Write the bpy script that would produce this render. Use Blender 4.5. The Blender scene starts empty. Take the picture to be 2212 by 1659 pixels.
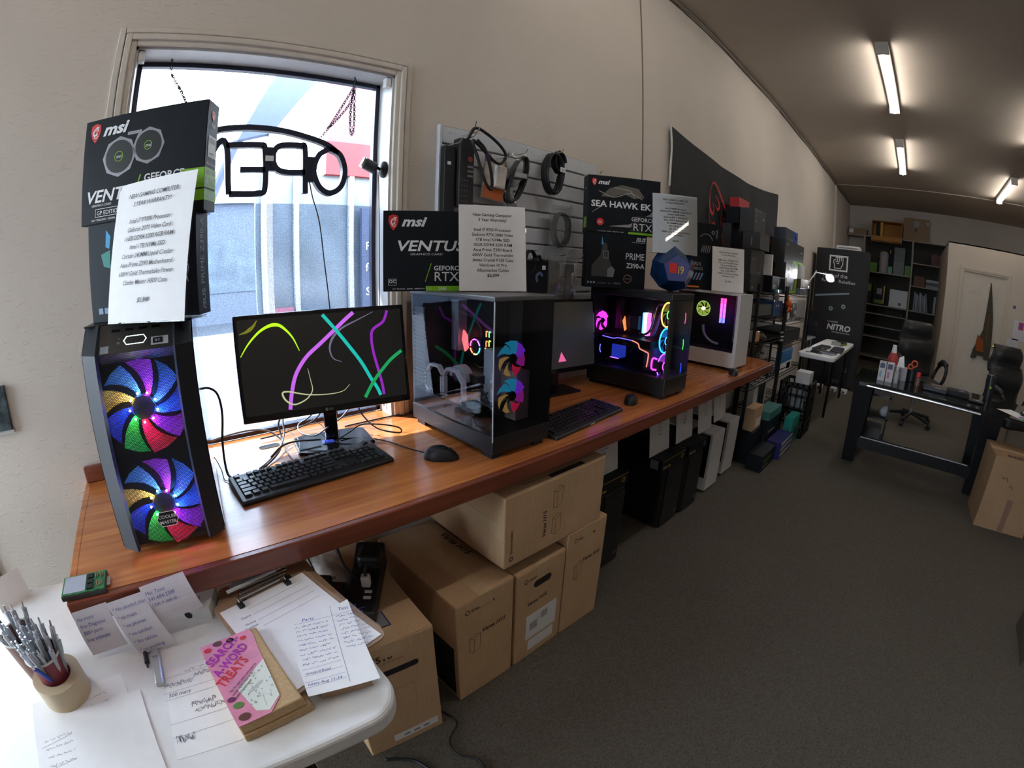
import bpy, math, random
from mathutils import Matrix, Vector
random.seed(7)
SC = bpy.context.scene
COL = SC.collection
R = random.uniform
PI = math.pi

# ------------------------------------------------------------------ camera (wide action-camera lens)
cam_data = bpy.data.cameras.new('camera')
cam = bpy.data.objects.new('camera', cam_data)
COL.objects.link(cam)
SC.camera = cam
cam_data.type = 'PANO'
cam_data.panorama_type = 'FISHEYE_LENS_POLYNOMIAL'
cam_data.sensor_fit = 'HORIZONTAL'
cam_data.sensor_width = 36.0
cam_data.sensor_height = 27.0
cam_data.fisheye_fov = 3.1
cam_data.fisheye_polynomial_k0 = 0.0
cam_data.fisheye_polynomial_k1 = -0.06144029
cam_data.fisheye_polynomial_k2 = -0.00012383657
cam_data.fisheye_polynomial_k3 = 2.6601463e-05
cam_data.fisheye_polynomial_k4 = -8.129142e-07
cam_data.clip_start = 0.01
_cr = (0.73762143, -0.67472085, 0.02581458)
_cu = (0.15371956, 0.20503211, 0.96660857)
_cf = (0.65748378, 0.70902299, -0.25495387)
_m = Matrix.Identity(4)
for i in range(3):
    _m[i][0], _m[i][1], _m[i][2] = _cr[i], _cu[i], -_cf[i]
_m.translation = (0.3292, -1.4951, 1.3671)
cam.matrix_world = _m

# ------------------------------------------------------------------ world, exposure
world = bpy.data.worlds.new('sky'); SC.world = world; world.use_nodes = True
_bg = world.node_tree.nodes['Background']
_bg.inputs[0].default_value = (0.80, 0.90, 1.0, 1)
_bg.inputs[1].default_value = 13.0
SC.view_settings.view_transform = 'Standard'
SC.view_settings.look = 'None'
SC.view_settings.gamma = 1.0
SC.view_settings.use_curve_mapping = False
SC.view_settings.exposure = 0.82
SC.cycles.use_denoising = True
SC.cycles.max_bounces = 10
SC.cycles.diffuse_bounces = 5
SC.cycles.transparent_max_bounces = 16
SC.cycles.sample_clamp_indirect = 6.0
SC.cycles.caustics_reflective = False
SC.cycles.caustics_refractive = False
TUBE_POWER = 16.0          # emission of the fluorescent tubes

def portal(name, loc, sx, sz):
    l = bpy.data.lights.new(name, 'AREA'); l.shape = 'RECTANGLE'; l.size = sx; l.size_y = sz
    l.cycles.is_portal = True
    o = bpy.data.objects.new(name, l); COL.objects.link(o); o.location = loc
    o.rotation_euler = (-PI/2, 0, 0)      # shines towards -Y, into the room
    return o
sun_l = bpy.data.lights.new('sun', 'SUN'); sun_l.energy = 60.0; sun_l.angle = 0.009; sun_l.color = (1.0, 0.95, 0.88)
sun = bpy.data.objects.new('sun', sun_l); COL.objects.link(sun)
sun.rotation_euler = Vector((0.45, -0.60, -1.0)).to_track_quat('-Z', 'Y').to_euler()
portal('portal_window', (0.66, 0.16, 1.42), 0.95, 1.35)
portal('portal_door', (-0.93, 0.16, 1.0), 1.0, 2.2)
_p = portal('portal_side', (-2.56, -.65, 1.25), 1.1, 2.2); _p.rotation_euler = (PI/2, 0, -PI/2)   # faces +X

# ------------------------------------------------------------------ materials
MATS = {}
def mat(name, col, rough=0.5, metal=0.0, spec=0.5, coat=0.0, emit=None, estr=1.0, var=0.06, scale=30.0, bump=0.0, bscale=60.0, alpha=None, trans=0.0, ior=1.45, sheen=0.0):
    if name in MATS: return MATS[name]
    m = bpy.data.materials.new(name); m.use_nodes = True
    nt = m.node_tree; b = nt.nodes['Principled BSDF']
    b.inputs['Roughness'].default_value = rough
    b.inputs['Metallic'].default_value = metal
    b.inputs['Specular IOR Level'].default_value = spec
    b.inputs['Coat Weight'].default_value = coat
    b.inputs['IOR'].default_value = ior
    b.inputs['Transmission Weight'].default_value = trans
    tc = nt.nodes.new('ShaderNodeTexCoord')
    nz = nt.nodes.new('ShaderNodeTexNoise'); nz.inputs['Scale'].default_value = scale; nz.inputs['Detail'].default_value = 3
    nt.links.new(tc.outputs['Object'], nz.inputs['Vector'])
    rp = nt.nodes.new('ShaderNodeValToRGB')
    lo = [max(0, c*(1-var)) for c in col[:3]]; hi = [min(1, c*(1+var)) for c in col[:3]]
    rp.color_ramp.elements[0].position = 0.3; rp.color_ramp.elements[1].position = 0.7
    rp.color_ramp.elements[0].color = (*lo, 1); rp.color_ramp.elements[1].color = (*hi, 1)
    nt.links.new(nz.outputs['Fac'], rp.inputs['Fac'])
    nt.links.new(rp.outputs['Color'], b.inputs['Base Color'])
    if emit:
        b.inputs['Emission Color'].default_value = (*emit, 1); b.inputs['Emission Strength'].default_value = estr
    if bump:
        n2 = nt.nodes.new('ShaderNodeTexNoise'); n2.inputs['Scale'].default_value = bscale; n2.inputs['Detail'].default_value = 4
        nt.links.new(tc.outputs['Object'], n2.inputs['Vector'])
        bp = nt.nodes.new('ShaderNodeBump'); bp.inputs['Strength'].default_value = bump; bp.inputs['Distance'].default_value = 0.004
        nt.links.new(n2.outputs['Fac'], bp.inputs['Height']); nt.links.new(bp.outputs['Normal'], b.inputs['Normal'])
    if alpha is not None: b.inputs['Alpha'].default_value = alpha
    MATS[name] = m
    return m

def ink(name, col, **k):                      # flat print
    return mat('ink_'+name, col, k.pop('rough', 0.45), var=0.02, **k)

def glow(name, col, s):
    return mat('glow_'+name, [c*0.4 for c in col], 0.4, emit=col, estr=s, var=0.02)

def clear_mat(name, tint=(1, 1, 1), rough=0.02, refl=0.10, haze=0.0, hcol=(.8, .8, .8)):
    """thin clear sheet: mostly see-through, a Fresnel reflection, optional haze"""
    if name in MATS: return MATS[name]
    m = bpy.data.materials.new(name); m.use_nodes = True; nt = m.node_tree; nt.nodes.clear()
    out = nt.nodes.new('ShaderNodeOutputMaterial')
    tr = nt.nodes.new('ShaderNodeBsdfTransparent'); tr.inputs[0].default_value = (*tint, 1)
    gl = nt.nodes.new('ShaderNodeBsdfGlossy'); gl.inputs['Roughness'].default_value = rough
    lw = nt.nodes.new('ShaderNodeFresnel'); lw.inputs[0].default_value = 1.45
    mx = nt.nodes.new('ShaderNodeMixShader')
    if refl != 0.10:
        mm = nt.nodes.new('ShaderNodeMath'); mm.operation = 'MULTIPLY'; mm.inputs[1].default_value = refl/0.10
        nt.links.new(lw.outputs[0], mm.inputs[0]); nt.links.new(mm.outputs[0], mx.inputs[0])
    else:
        nt.links.new(lw.outputs[0], mx.inputs[0])
    nt.links.new(tr.outputs[0], mx.inputs[1]); nt.links.new(gl.outputs[0], mx.inputs[2])
    last = mx
    if haze:
        df = nt.nodes.new('ShaderNodeBsdfDiffuse'); df.inputs[0].default_value = (*hcol, 1)
        m2 = nt.nodes.new('ShaderNodeMixShader'); m2.inputs[0].default_value = haze
        nt.links.new(mx.outputs[0], m2.inputs[1]); nt.links.new(df.outputs[0], m2.inputs[2]); last = m2
    nt.links.new(last.outputs[0], out.inputs[0])
    MATS[name] = m
    return m

def mesh_mat(name, pitch, hole, col=(0.01, 0.01, 0.012), back=None, trl=0.0):
    """perforated sheet: round holes in staggered rows, laid out in object space on the X/Z plane"""
    if name in MATS: return MATS[name]
    m = bpy.data.materials.new(name); m.use_nodes = True; nt = m.node_tree; N = nt.nodes; Lk = nt.links
    b = N['Principled BSDF']; b.inputs['Base Color'].default_value = (*col, 1); b.inputs['Roughness'].default_value = 0.5
    out = N['Material Output']
    tc = N.new('ShaderNodeTexCoord'); mp = N.new('ShaderNodeMapping'); mp.inputs['Scale'].default_value = (1/pitch, 1/pitch, 1/pitch)
    Lk.new(tc.outputs['Object'], mp.inputs['Vector'])
    sx = N.new('ShaderNodeSeparateXYZ'); Lk.new(mp.outputs[0], sx.inputs[0])
    def mth(op, a, bb=None):
        n = N.new('ShaderNodeMath'); n.operation = op
        for i, q in enumerate((a, bb)):
            if q is None: continue
            if isinstance(q, (int, float)): n.inputs[i].default_value = q
            else: Lk.new(q, n.inputs[i])
        return n.outputs[0]
    zz = mth('DIVIDE', sx.outputs[2], 0.866); row = mth('FLOOR', zz); odd = mth('MULTIPLY', mth('MODULO', row, 2.0), 0.5)
    fx = mth('SUBTRACT', mth('FRACT', mth('ADD', sx.outputs[0], odd)), 0.5)
    fz = mth('MULTIPLY', mth('SUBTRACT', mth('FRACT', zz), 0.5), 0.866)
    d = mth('SQRT', mth('ADD', mth('MULTIPLY', fx, fx), mth('MULTIPLY', fz, fz)))
    h = mth('LESS_THAN', d, hole*0.5)
    tr = N.new('ShaderNodeBsdfTransparent'); mx = N.new('ShaderNodeMixShader')
    Lk.new(h, mx.inputs[0])
    src = b.outputs[0]
    if trl:
        t2 = N.new('ShaderNodeBsdfTranslucent'); t2.inputs[0].default_value = (*(back or col), 1)
        m2 = N.new('ShaderNodeMixShader'); m2.inputs[0].default_value = trl
        Lk.new(b.outputs[0], m2.inputs[1]); Lk.new(t2.outputs[0], m2.inputs[2]); src = m2.outputs[0]
    Lk.new(src, mx.inputs[1]); Lk.new(tr.outputs[0], mx.inputs[2]); Lk.new(mx.outputs[0], out.inputs[0])
    MATS[name] = m
    return m

# ------------------------------------------------------------------ mesh helpers
def cr_spline(pts, sub=6):
    P = [Vector(p) for p in pts]
    if len(P) < 3: return P
    out = []
    for i in range(len(P)-1):
        p0 = P[i-1] if i else P[0]*2-P[1]; p1 = P[i]; p2 = P[i+1]; p3 = P[i+2] if i+2 < len(P) else P[-1]*2-P[-2]
        for k in range(sub):
            t = k/sub
            out.append(0.5*((2*p1)+(p2-p0)*t+(2*p0-5*p1+4*p2-p3)*t*t+(3*p1-p0-3*p2+p3)*t**3))
    out.append(P[-1])
    return out

TXT = {}
def text2d(s, size=1.0, align='CENTER', bold=0.0, shear=0.0, sx=1.0, res=2):
    key = (s, align, bold, shear, res)
    if key not in TXT:
        c = bpy.data.curves.new('t', 'FONT'); c.body = s; c.size = 1.0; c.align_x = align; c.offset = bold; c.shear = shear
        c.resolution_u = res; c.space_line = 1.0
        o = bpy.data.objects.new('t', c)
        me = o.to_mesh()
        TXT[key] = ([(v.co.x, v.co.y) for v in me.vertices], [tuple(p.vertices) for p in me.polygons])
        o.to_mesh_clear(); bpy.data.objects.remove(o); bpy.data.curves.remove(c)
    vs, fs = TXT[key]
    return [(x*size*sx, y*size) for x, y in vs], fs

class MB:
    def __init__(s): s.v = []; s.f = []; s.mi = []; s.cur = 0
    def add(s, vs, fs):
        n = len(s.v); s.v += [tuple(v) for v in vs]
        for f in fs: s.f.append(tuple(i+n for i in f)); s.mi.append(s.cur)
        return s
    def box(s, x0, x1, y0, y1, z0, z1):
        return s.add([(x0, y0, z0), (x1, y0, z0), (x1, y1, z0), (x0, y1, z0), (x0, y0, z1), (x1, y0, z1), (x1, y1, z1), (x0, y1, z1)],
                     [(0, 3, 2, 1), (4, 5, 6, 7), (0, 1, 5, 4), (1, 2, 6, 5), (2, 3, 7, 6), (3, 0, 4, 7)])
    def cbox(s, c, d): return s.box(c[0]-d[0]/2, c[0]+d[0]/2, c[1]-d[1]/2, c[1]+d[1]/2, c[2]-d[2]/2, c[2]+d[2]/2)
    def quad(s, a, b, c, d): return s.add([a, b, c, d], [(0, 1, 2, 3)])
    def poly(s, pts): return s.add(pts, [tuple(range(len(pts)))])
    def prism(s, pts, axis, a, b):
        n = len(pts)
        mk = {'x': lambda p, t: (t, p[0], p[1]), 'y': lambda p, t: (p[0], t, p[1]), 'z': lambda p, t: (p[0], p[1], t)}[axis]
        vs = [mk(p, a) for p in pts]+[mk(p, b) for p in pts]
        fs = [tuple(range(n))[::-1], tuple(range(n, 2*n))]+[(i, (i+1) % n, n+(i+1) % n, n+i) for i in range(n)]
        return s.add(vs, fs)
    def cyl(s, p0, p1, r, n=12, r1=None, caps=True):
        p0, p1 = Vector(p0), Vector(p1); d = (p1-p0).normalized(); r1 = r if r1 is None else r1
        a = d.orthogonal().normalized(); b = d.cross(a)
        vs = []
        for p, q in ((p0, r), (p1, r1)):
            for i in range(n): t = 2*PI*i/n; vs.append(p+(a*math.cos(t)+b*math.sin(t))*q)
        fs = [(i, (i+1) % n, n+(i+1) % n, n+i) for i in range(n)]
        if caps: fs += [tuple(range(n))[::-1], tuple(range(n, 2*n))]
        return s.add(vs, fs)
    def tube(s, pts, r, n=6, sub=6, closed=False):
        P = cr_spline(pts, sub) if sub else [Vector(p) for p in pts]
        m = len(P); vs = []; up = None
        for i, p in enumerate(P):
            d = (P[min(i+1, m-1)]-P[max(i-1, 0)])
            d = d.normalized() if d.length > 1e-9 else Vector((0, 0, 1))
            if up is None: up = d.orthogonal().normalized()
            up = (up-d*up.dot(d)); up = up.normalized() if up.length > 1e-6 else d.orthogonal().normalized()
            b = d.cross(up)
            for k in range(n): t = 2*PI*k/n; vs.append(p+(up*math.cos(t)+b*math.sin(t))*r)
        fs = [(i*n+k, i*n+(k+1) % n, (i+1)*n+(k+1) % n, (i+1)*n+k) for i in range(m-1) for k in range(n)]
        fs += [tuple(range(n))[::-1], tuple(range((m-1)*n, m*n))]
        return s.add(vs, fs)
    def lathe(s, prof, c=(0, 0, 0), n=24, axis='z', a0=0.0, a1=2*PI):
        full = abs(a1-a0-2*PI) < 1e-6; k = n if full else n+1; vs = []
        for r, h in prof:
            for i in range(k):
                t = a0+(a1-a0)*i/n; x, y = r*math.cos(t), r*math.sin(t)
                vs.append({'z': (c[0]+x, c[1]+y, c[2]+h), 'y': (c[0]+x, c[1]+h, c[2]+y), 'x': (c[0]+h, c[1]+x, c[2]+y)}[axis])
        fs = []
        for j in range(len(prof)-1):
            for i in range(n):
                fs.append((j*k+i, j*k+(i+1) % k, (j+1)*k+(i+1) % k, (j+1)*k+i))
        return s.add(vs, fs)
    def ring(s, c, R_, r, axis='y', n=32, m=8, flat=None):
        prof = []
        for i in range(m+1):
            t = 2*PI*i/m; prof.append((R_+r*math.cos(t), (flat or r)*math.sin(t)))
        return s.lathe(prof, c, n, axis)
    def sphere(s, c, r, n=12, sz=1.0):
        prof = [(max(1e-5, r*math.sin(PI*i/(n//2+2))), -r*sz*math.cos(PI*i/(n//2+2))) for i in range(n//2+3)]
        return s.lathe(prof, c, n)
    def xf(s, M):
        s.v = [tuple(M @ Vector(v)) for v in s.v]; return s
    def merge(s, o): 
        c = s.cur; n = len(s.v); s.v += o.v; s.f += [tuple(i+n for i in f) for f in o.f]; s.mi += o.mi; return s
    def mesh(s, name, mats):
        me = bpy.data.meshes.new(name); me.from_pydata(s.v, [], s.f)
        for q in (mats if isinstance(mats, (list, tuple)) else [mats]): me.materials.append(q)
        if any(s.mi): me.polygons.foreach_set('material_index', s.mi)
        return me
    def build(s, name, mats, parent=None, loc=None, rotz=None, bevel=0.0, smooth=False, seg=2, rot=None):
        me = s.mesh(name, mats)
        o = bpy.data.objects.new(name, me); COL.objects.link(o)
        if parent is not None: o.parent = parent
        if loc is not None: o.location = loc
        if rotz is not None: o.rotation_euler = (0, 0, rotz)
        if rot is not None: o.rotation_euler = rot
        if smooth: me.polygons.foreach_set('use_smooth', [True]*len(me.polygons)); 
        if smooth and smooth != 'all': me.set_sharp_from_angle(angle=math.radians(40))
        if bevel:
            b = o.modifiers.new('bevel', 'BEVEL'); b.width = bevel; b.segments = seg; b.limit_method = 'ANGLE'; b.angle_limit = math.radians(35)
        return o

class Face:
    """2-D drawing plane on a surface: origin, u (right), v (up); prints sit just proud of it"""
    def __init__(s, o, u, v, off=0.0006):
        s.o = Vector(o); s.u = Vector(u).normalized(); s.v = Vector(v).normalized(); s.n = s.u.cross(s.v); s.off = off
    def p(s, x, y, k=1.0): return tuple(s.o+s.u*x+s.v*y+s.n*s.off*k)
class Pr:
    def __init__(s, face, k=1.0): s.f = face; s.m = MB(); s.k = k; s.cuts = []
    def text(s, t, x, y, size, align='CENTER', bold=0.0, shear=0.0, sx=1.0, res=2, rot=0.0):
        vs, fs = text2d(t, size, align, bold, shear, sx, res); c, n = math.cos(rot), math.sin(rot)
        i0 = (len(s.m.v), len(s.m.f)); s.m.add([s.f.p(x+a*c-b*n, y+a*n+b*c, s.k) for a, b in vs], fs); s.cuts.append((i0, (len(s.m.v), len(s.m.f)))); return s
    def rect(s, x, y, w, h): s.m.quad(s.f.p(x, y, s.k), s.f.p(x+w, y, s.k), s.f.p(x+w, y+h, s.k), s.f.p(x, y+h, s.k)); return s
    def poly(s, pts): s.m.poly([s.f.p(a, b, s.k) for a, b in pts]); return s
    def disc(s, x, y, r, n=24, ry=None): return s.poly([(x+r*math.cos(2*PI*i/n), y+(ry or r)*math.sin(2*PI*i/n)) for i in range(n)])
    def annulus(s, x, y, r, r2, n=28, a0=0, a1=2*PI):
        vs = []
        for i in range(n+1):
            t = a0+(a1-a0)*i/n; vs += [s.f.p(x+r*math.cos(t), y+r*math.sin(t), s.k), s.f.p(x+r2*math.cos(t), y+r2*math.sin(t), s.k)]
        s.m.add(vs, [(2*i, 2*i+2, 2*i+3, 2*i+1) for i in range(n)]); return s
    def stroke(s, pts, w, sub=0, taper=False):
        P = [Vector((a, b, 0)) for a, b in pts]
        if sub: P = cr_spline(P, sub)
        vs = []; m = len(P)
        for i, p in enumerate(P):
            d = P[min(i+1, m-1)]-P[max(i-1, 0)]; d = d.normalized() if d.length > 1e-9 else Vector((1, 0, 0))
            q = Vector((-d.y, d.x, 0))*w*0.5*((1-abs(2*i/(m-1)-1)*0.8) if taper else 1)
            vs += [s.f.p(p.x+q.x, p.y+q.y, s.k), s.f.p(p.x-q.x, p.y-q.y, s.k)]
        s.m.add(vs, [(2*i, 2*i+1, 2*i+3, 2*i+2) for i in range(m-1)]); return s
    def frame(s, x, y, w, h, t):
        s.rect(x, y, w, t); s.rect(x, y+h-t, w, t); s.rect(x, y+t, t, h-2*t); s.rect(x+w-t, y+t, t, h-2*t); return s
    def build(s, name, m, parent):
        if name in ('front_lettering', 'side_lettering', 'printed_text', 'lower_lettering', 'slogan', 'product_lettering') and len(s.cuts) > 1:
            # every printed line is a piece of its own
            rest = MB(); used = set()
            for (v0, f0), (v1, f1) in s.cuts:
                q = MB(); q.add(s.m.v[v0:v1], [tuple(i-v0 for i in f) for f in s.m.f[f0:f1]]); q.build(name, m, parent); used.update(range(f0, f1))
            left = [f for i, f in enumerate(s.m.f) if i not in used]
            if left:
                ids = sorted({i for f in left for i in f}); mp = {a: k for k, a in enumerate(ids)}
                rest.add([s.m.v[i] for i in ids], [tuple(mp[i] for i in f) for f in left]).build('printed_frame', m, parent)
            return None
        return s.m.build(name, m, parent)

def faces_of(w, d, h, x0=0.0, y0=0.0, z0=0.0):
    """faces of a box [x0,x0+w]x[y0,y0+d]x[z0,z0+h]"""
    return dict(F=Face((x0, y0, z0), (1, 0, 0), (0, 0, 1)), L=Face((x0, y0+d, z0), (0, -1, 0), (0, 0, 1)),
                Rr=Face((x0+w, y0, z0), (0, 1, 0), (0, 0, 1)), T=Face((x0, y0, z0+h), (1, 0, 0), (0, 1, 0)), B=Face((x0+w, y0+d, z0), (-1, 0, 0), (0, 0, 1)))

def tag(o, label, cat, group=None):
    o['label'] = label; o['category'] = cat
    if group: o['group'] = group
    return o
def thing(name, label, cat, loc=(0, 0, 0), rotz=0.0, group=None):
    o = bpy.data.objects.new(name, None); COL.objects.link(o); o.empty_display_size = 0.05
    o.location = loc; o.rotation_euler = (0, 0, rotz)
    return tag(o, label, cat, group)
def struct(o, label=None, cat=None):
    o['kind'] = 'structure'
    if label: o['label'] = label
    if cat: o['category'] = cat
    return o
def copy_tree(o, parent=None):
    c = o.copy(); COL.objects.link(c); c.parent = parent
    for ch in list(o.children): copy_tree(ch, c)
    return c

ZF, T, H = -0.05, 0.69, 0.802          # floor, near folding table, counter top
# ------------------------------------------------------------------ setting
def nodes_of(name):
    m = bpy.data.materials.new(name); m.use_nodes = True; MATS[name] = m
    nt = m.node_tree; return m, nt, nt.nodes, nt.links, nt.nodes['Principled BSDF']

def plaster(name, col, rough=0.85, strokes=True):
    m, nt, N, L, b = nodes_of(name)
    tc = N.new('ShaderNodeTexCoord')
    n1 = N.new('ShaderNodeTexNoise'); n1.inputs['Scale'].default_value = 1.3; n1.inputs['Detail'].default_value = 3
    L.new(tc.outputs['Object'], n1.inputs['Vector'])
    rp = N.new('ShaderNodeValToRGB'); rp.color_ramp.elements[0].position = 0.3; rp.color_ramp.elements[1].position = 0.75
    rp.color_ramp.elements[0].color = (*[c*0.93 for c in col], 1); rp.color_ramp.elements[1].color = (*[min(1, c*1.05) for c in col], 1)
    L.new(n1.outputs['Fac'], rp.inputs['Fac']); L.new(rp.outputs[0], b.inputs['Base Color'])
    b.inputs['Roughness'].default_value = rough; b.inputs['Specular IOR Level'].default_value = 0.25
    n2 = N.new('ShaderNodeTexNoise'); n2.inputs['Scale'].default_value = 130; n2.inputs['Detail'].default_value = 4
    mp = N.new('ShaderNodeMapping'); mp.inputs['Rotation'].default_value = (0, 0.7, 0); mp.inputs['Scale'].default_value = (26, 26, 90)
    n3 = N.new('ShaderNodeTexNoise'); n3.inputs['Scale'].default_value = 1.0; n3.inputs['Detail'].default_value = 2
    L.new(tc.outputs['Object'], n2.inputs['Vector']); L.new(tc.outputs['Object'], mp.inputs[0]); L.new(mp.outputs[0], n3.inputs['Vector'])
    r3 = N.new('ShaderNodeValToRGB'); r3.color_ramp.elements[0].position = 0.60; r3.color_ramp.elements[1].position = 0.68
    L.new(n3.outputs['Fac'], r3.inputs['Fac'])
    ad = N.new('ShaderNodeMath'); ad.operation = 'ADD'
    ml = N.new('ShaderNodeMath'); ml.operation = 'MULTIPLY'; ml.inputs[1].default_value = 0.9 if strokes else 0.25
    L.new(r3.outputs[0], ml.inputs[0]); L.new(n2.outputs['Fac'], ad.inputs[0]); L.new(ml.outputs[0], ad.inputs[1])
    bp = N.new('ShaderNodeBump'); bp.inputs['Strength'].default_value = 0.35; bp.inputs['Distance'].default_value = 0.003
    L.new(ad.outputs[0], bp.inputs['Height']); L.new(bp.outputs[0], b.inputs['Normal'])
    return m
WALL = plaster('wall_plaster', (0.62, 0.56, 0.50))
WALL2 = plaster('partition_paint', (0.56, 0.49, 0.42), strokes=False)
CEIL = plaster('ceiling_texture', (0.50, 0.43, 0.36), strokes=False)

def carpet():
    m, nt, N, L, b = nodes_of('carpet_weave')
    tc = N.new('ShaderNodeTexCoord')
    n1 = N.new('ShaderNodeTexNoise'); n1.inputs['Scale'].default_value = 190; n1.inputs['Detail'].default_value = 5; n1.inputs['Roughness'].default_value = 0.7
    n2 = N.new('ShaderNodeTexNoise'); n2.inputs['Scale'].default_value = 1.1; n2.inputs['Detail'].default_value = 3
    L.new(tc.outputs['Object'], n1.inputs['Vector']); L.new(tc.outputs['Object'], n2.inputs['Vector'])
    rp = N.new('ShaderNodeValToRGB'); rp.color_ramp.elements[0].position = 0.3; rp.color_ramp.elements[1].position = 0.75
    rp.color_ramp.elements[0].color = (0.062, 0.055, 0.047, 1); rp.color_ramp.elements[1].color = (0.20, 0.178, 0.150, 1)
    L.new(n1.outputs['Fac'], rp.inputs['Fac'])
    mx = N.new('ShaderNodeMix'); mx.data_type = 'RGBA'; mx.blend_type = 'MULTIPLY'; mx.inputs[0].default_value = 0.5
    L.new(rp.outputs[0], mx.inputs[6]); L.new(n2.outputs['Color'], mx.inputs[7]); 
    r2 = N.new('ShaderNodeValToRGB'); r2.color_ramp.elements[0].color = (0.62, 0.60, 0.57, 1); r2.color_ramp.elements[1].color = (1, 1, 1, 1)
    L.new(n2.outputs['Fac'], r2.inputs['Fac']); L.new(r2.outputs[0], mx.inputs[7])
    L.new(mx.outputs[2], b.inputs['Base Color']); b.inputs['Roughness'].default_value = 0.95; b.inputs['Specular IOR Level'].default_value = 0.15
    bp = N.new('ShaderNodeBump'); bp.inputs['Strength'].default_value = 0.7; bp.inputs['Distance'].default_value = 0.004
    L.new(n1.outputs['Fac'], bp.inputs['Height']); L.new(bp.outputs[0], b.inputs['Normal'])
    return m
CARPET = carpet()
TRIM = mat('trim_paint', (0.60, 0.55, 0.49), 0.5, var=0.04)
REVEAL = mat('reveal_paint', (0.52, 0.52, 0.52), 0.45, var=0.03)
BLK = mat('black_plastic', (0.012, 0.013, 0.016), 0.42, var=0.15)
BLKG = mat('black_gloss', (0.008, 0.008, 0.010), 0.12, var=0.1)
BLKM = mat('black_matte', (0.016, 0.016, 0.018), 0.75, var=0.2)
DARKM = mat('dark_metal', (0.05, 0.055, 0.065), 0.38, metal=0.6, var=0.1)
CHROME = mat('chrome', (0.75, 0.75, 0.76), 0.18, metal=1.0, var=0.05)
STEEL = mat('steel', (0.45, 0.45, 0.46), 0.35, metal=1.0, var=0.08)
WHITE = mat('white_plastic', (0.72, 0.72, 0.73), 0.45, var=0.03)
PAPER = mat('paper', (0.86, 0.86, 0.88), 0.8, var=0.02, spec=0.2)
INK = ink('black', (0.02, 0.02, 0.03)); INKW = ink('white', (0.75, 0.76, 0.78)); INKG = ink('grey', (0.25, 0.25, 0.27))
INKGREEN = ink('green', (0.22, 0.50, 0.02)); INKRED = ink('red', (0.62, 0.03, 0.03)); INKORANGE = ink('orange', (0.8, 0.22, 0.03))
GLASS = clear_mat('window_glass', (0.97, 0.99, 1.0), refl=0.07)
ACRYL = clear_mat('acrylic', (0.98, 0.99, 0.99), refl=0.12)
SMOKE = clear_mat('smoked_glass', (0.88, 0.90, 0.93), refl=0.012)
BAGM = clear_mat('clear_bag', (0.93, 0.94, 0.95), rough=0.12, refl=0.22, haze=0.10)

X0, X1, Y0, Y1, ZC = -2.4, 12.0, -6.6, 0.0, 3.377
WX0, WX1, WZ0, WZ1 = 0.217, 1.106, 0.802, 2.065            # window opening
DX0, DX1, DZ1 = -1.45, -0.44, 2.12                          # glazed shop door opening at the left
w = MB()
w.box(X0-.15, DX0, 0, .15, ZF, ZC); w.box(DX0, DX1, 0, .15, DZ1, ZC); w.box(DX1, WX0, 0, .15, ZF, ZC)
w.box(WX0, WX1, 0, .15, ZF, WZ0-.04); w.box(WX0, WX1, 0, .15, WZ1, ZC); w.box(WX1, X1, 0, .15, ZF, ZC)
struct(w.build('wall_back', WALL), 'long cream plaster wall with the shop window', 'wall')
struct(MB().box(X1, X1+.15, Y0, .15, ZF, ZC).build('wall_far', WALL), 'far end wall behind the shelving', 'wall')
struct(MB().box(X0-.15, X1+.15, Y0-.15, Y0, ZF, ZC).build('wall_front', WALL), 'wall across the room from the window', 'wall')
SY0, SY1, SZ0, SZ1 = -1.20, -.10, .15, 2.35  # added side window out of view, sized for the daylight it lets in
w = MB(); w.box(X0-.15, X0, Y0, SY0, ZF, ZC); w.box(X0-.15, X0, SY1, 0, ZF, ZC); w.box(X0-.15, X0, SY0, SY1, SZ1, ZC); w.box(X0-.15, X0, SY0, SY1, ZF, SZ0)
struct(w.build('wall_left', WALL), 'end wall of the shop with an added unseen window, beside the glazed door', 'wall')
win2 = thing('added_window', 'added unseen window in the end wall, letting in daylight from the side', 'window'); struct(win2)
MB().box(X0-.08, X0-.074, SY0, SY1, SZ0, SZ1).build('pane', GLASS, win2)
f2 = MB(); f2.box(X0-.10, X0-.05, SY0, SY1, SZ0, SZ0+.05); f2.box(X0-.10, X0-.05, SY0, SY1, SZ1-.05, SZ1)
for yy in (SY0, -.67, SY1-.05): f2.box(X0-.10, X0-.05, yy, yy+.05, SZ0+.05, SZ1-.05)
f2.build('frame', mat('aluminium', (0.35, 0.33, 0.36), 0.4, metal=0.4), win2)
struct(MB().box(X0-.15, X1+.15, Y0-.15, .15, ZF-.1, ZF).build('floor', CARPET), 'brown grey low pile carpet', 'floor')
struct(MB().box(X0-.15, X1+.15, Y0-.15, .15, ZC, ZC+.1).build('ceiling', CEIL), 'brownish textured ceiling with tube lights', 'ceiling')

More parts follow.
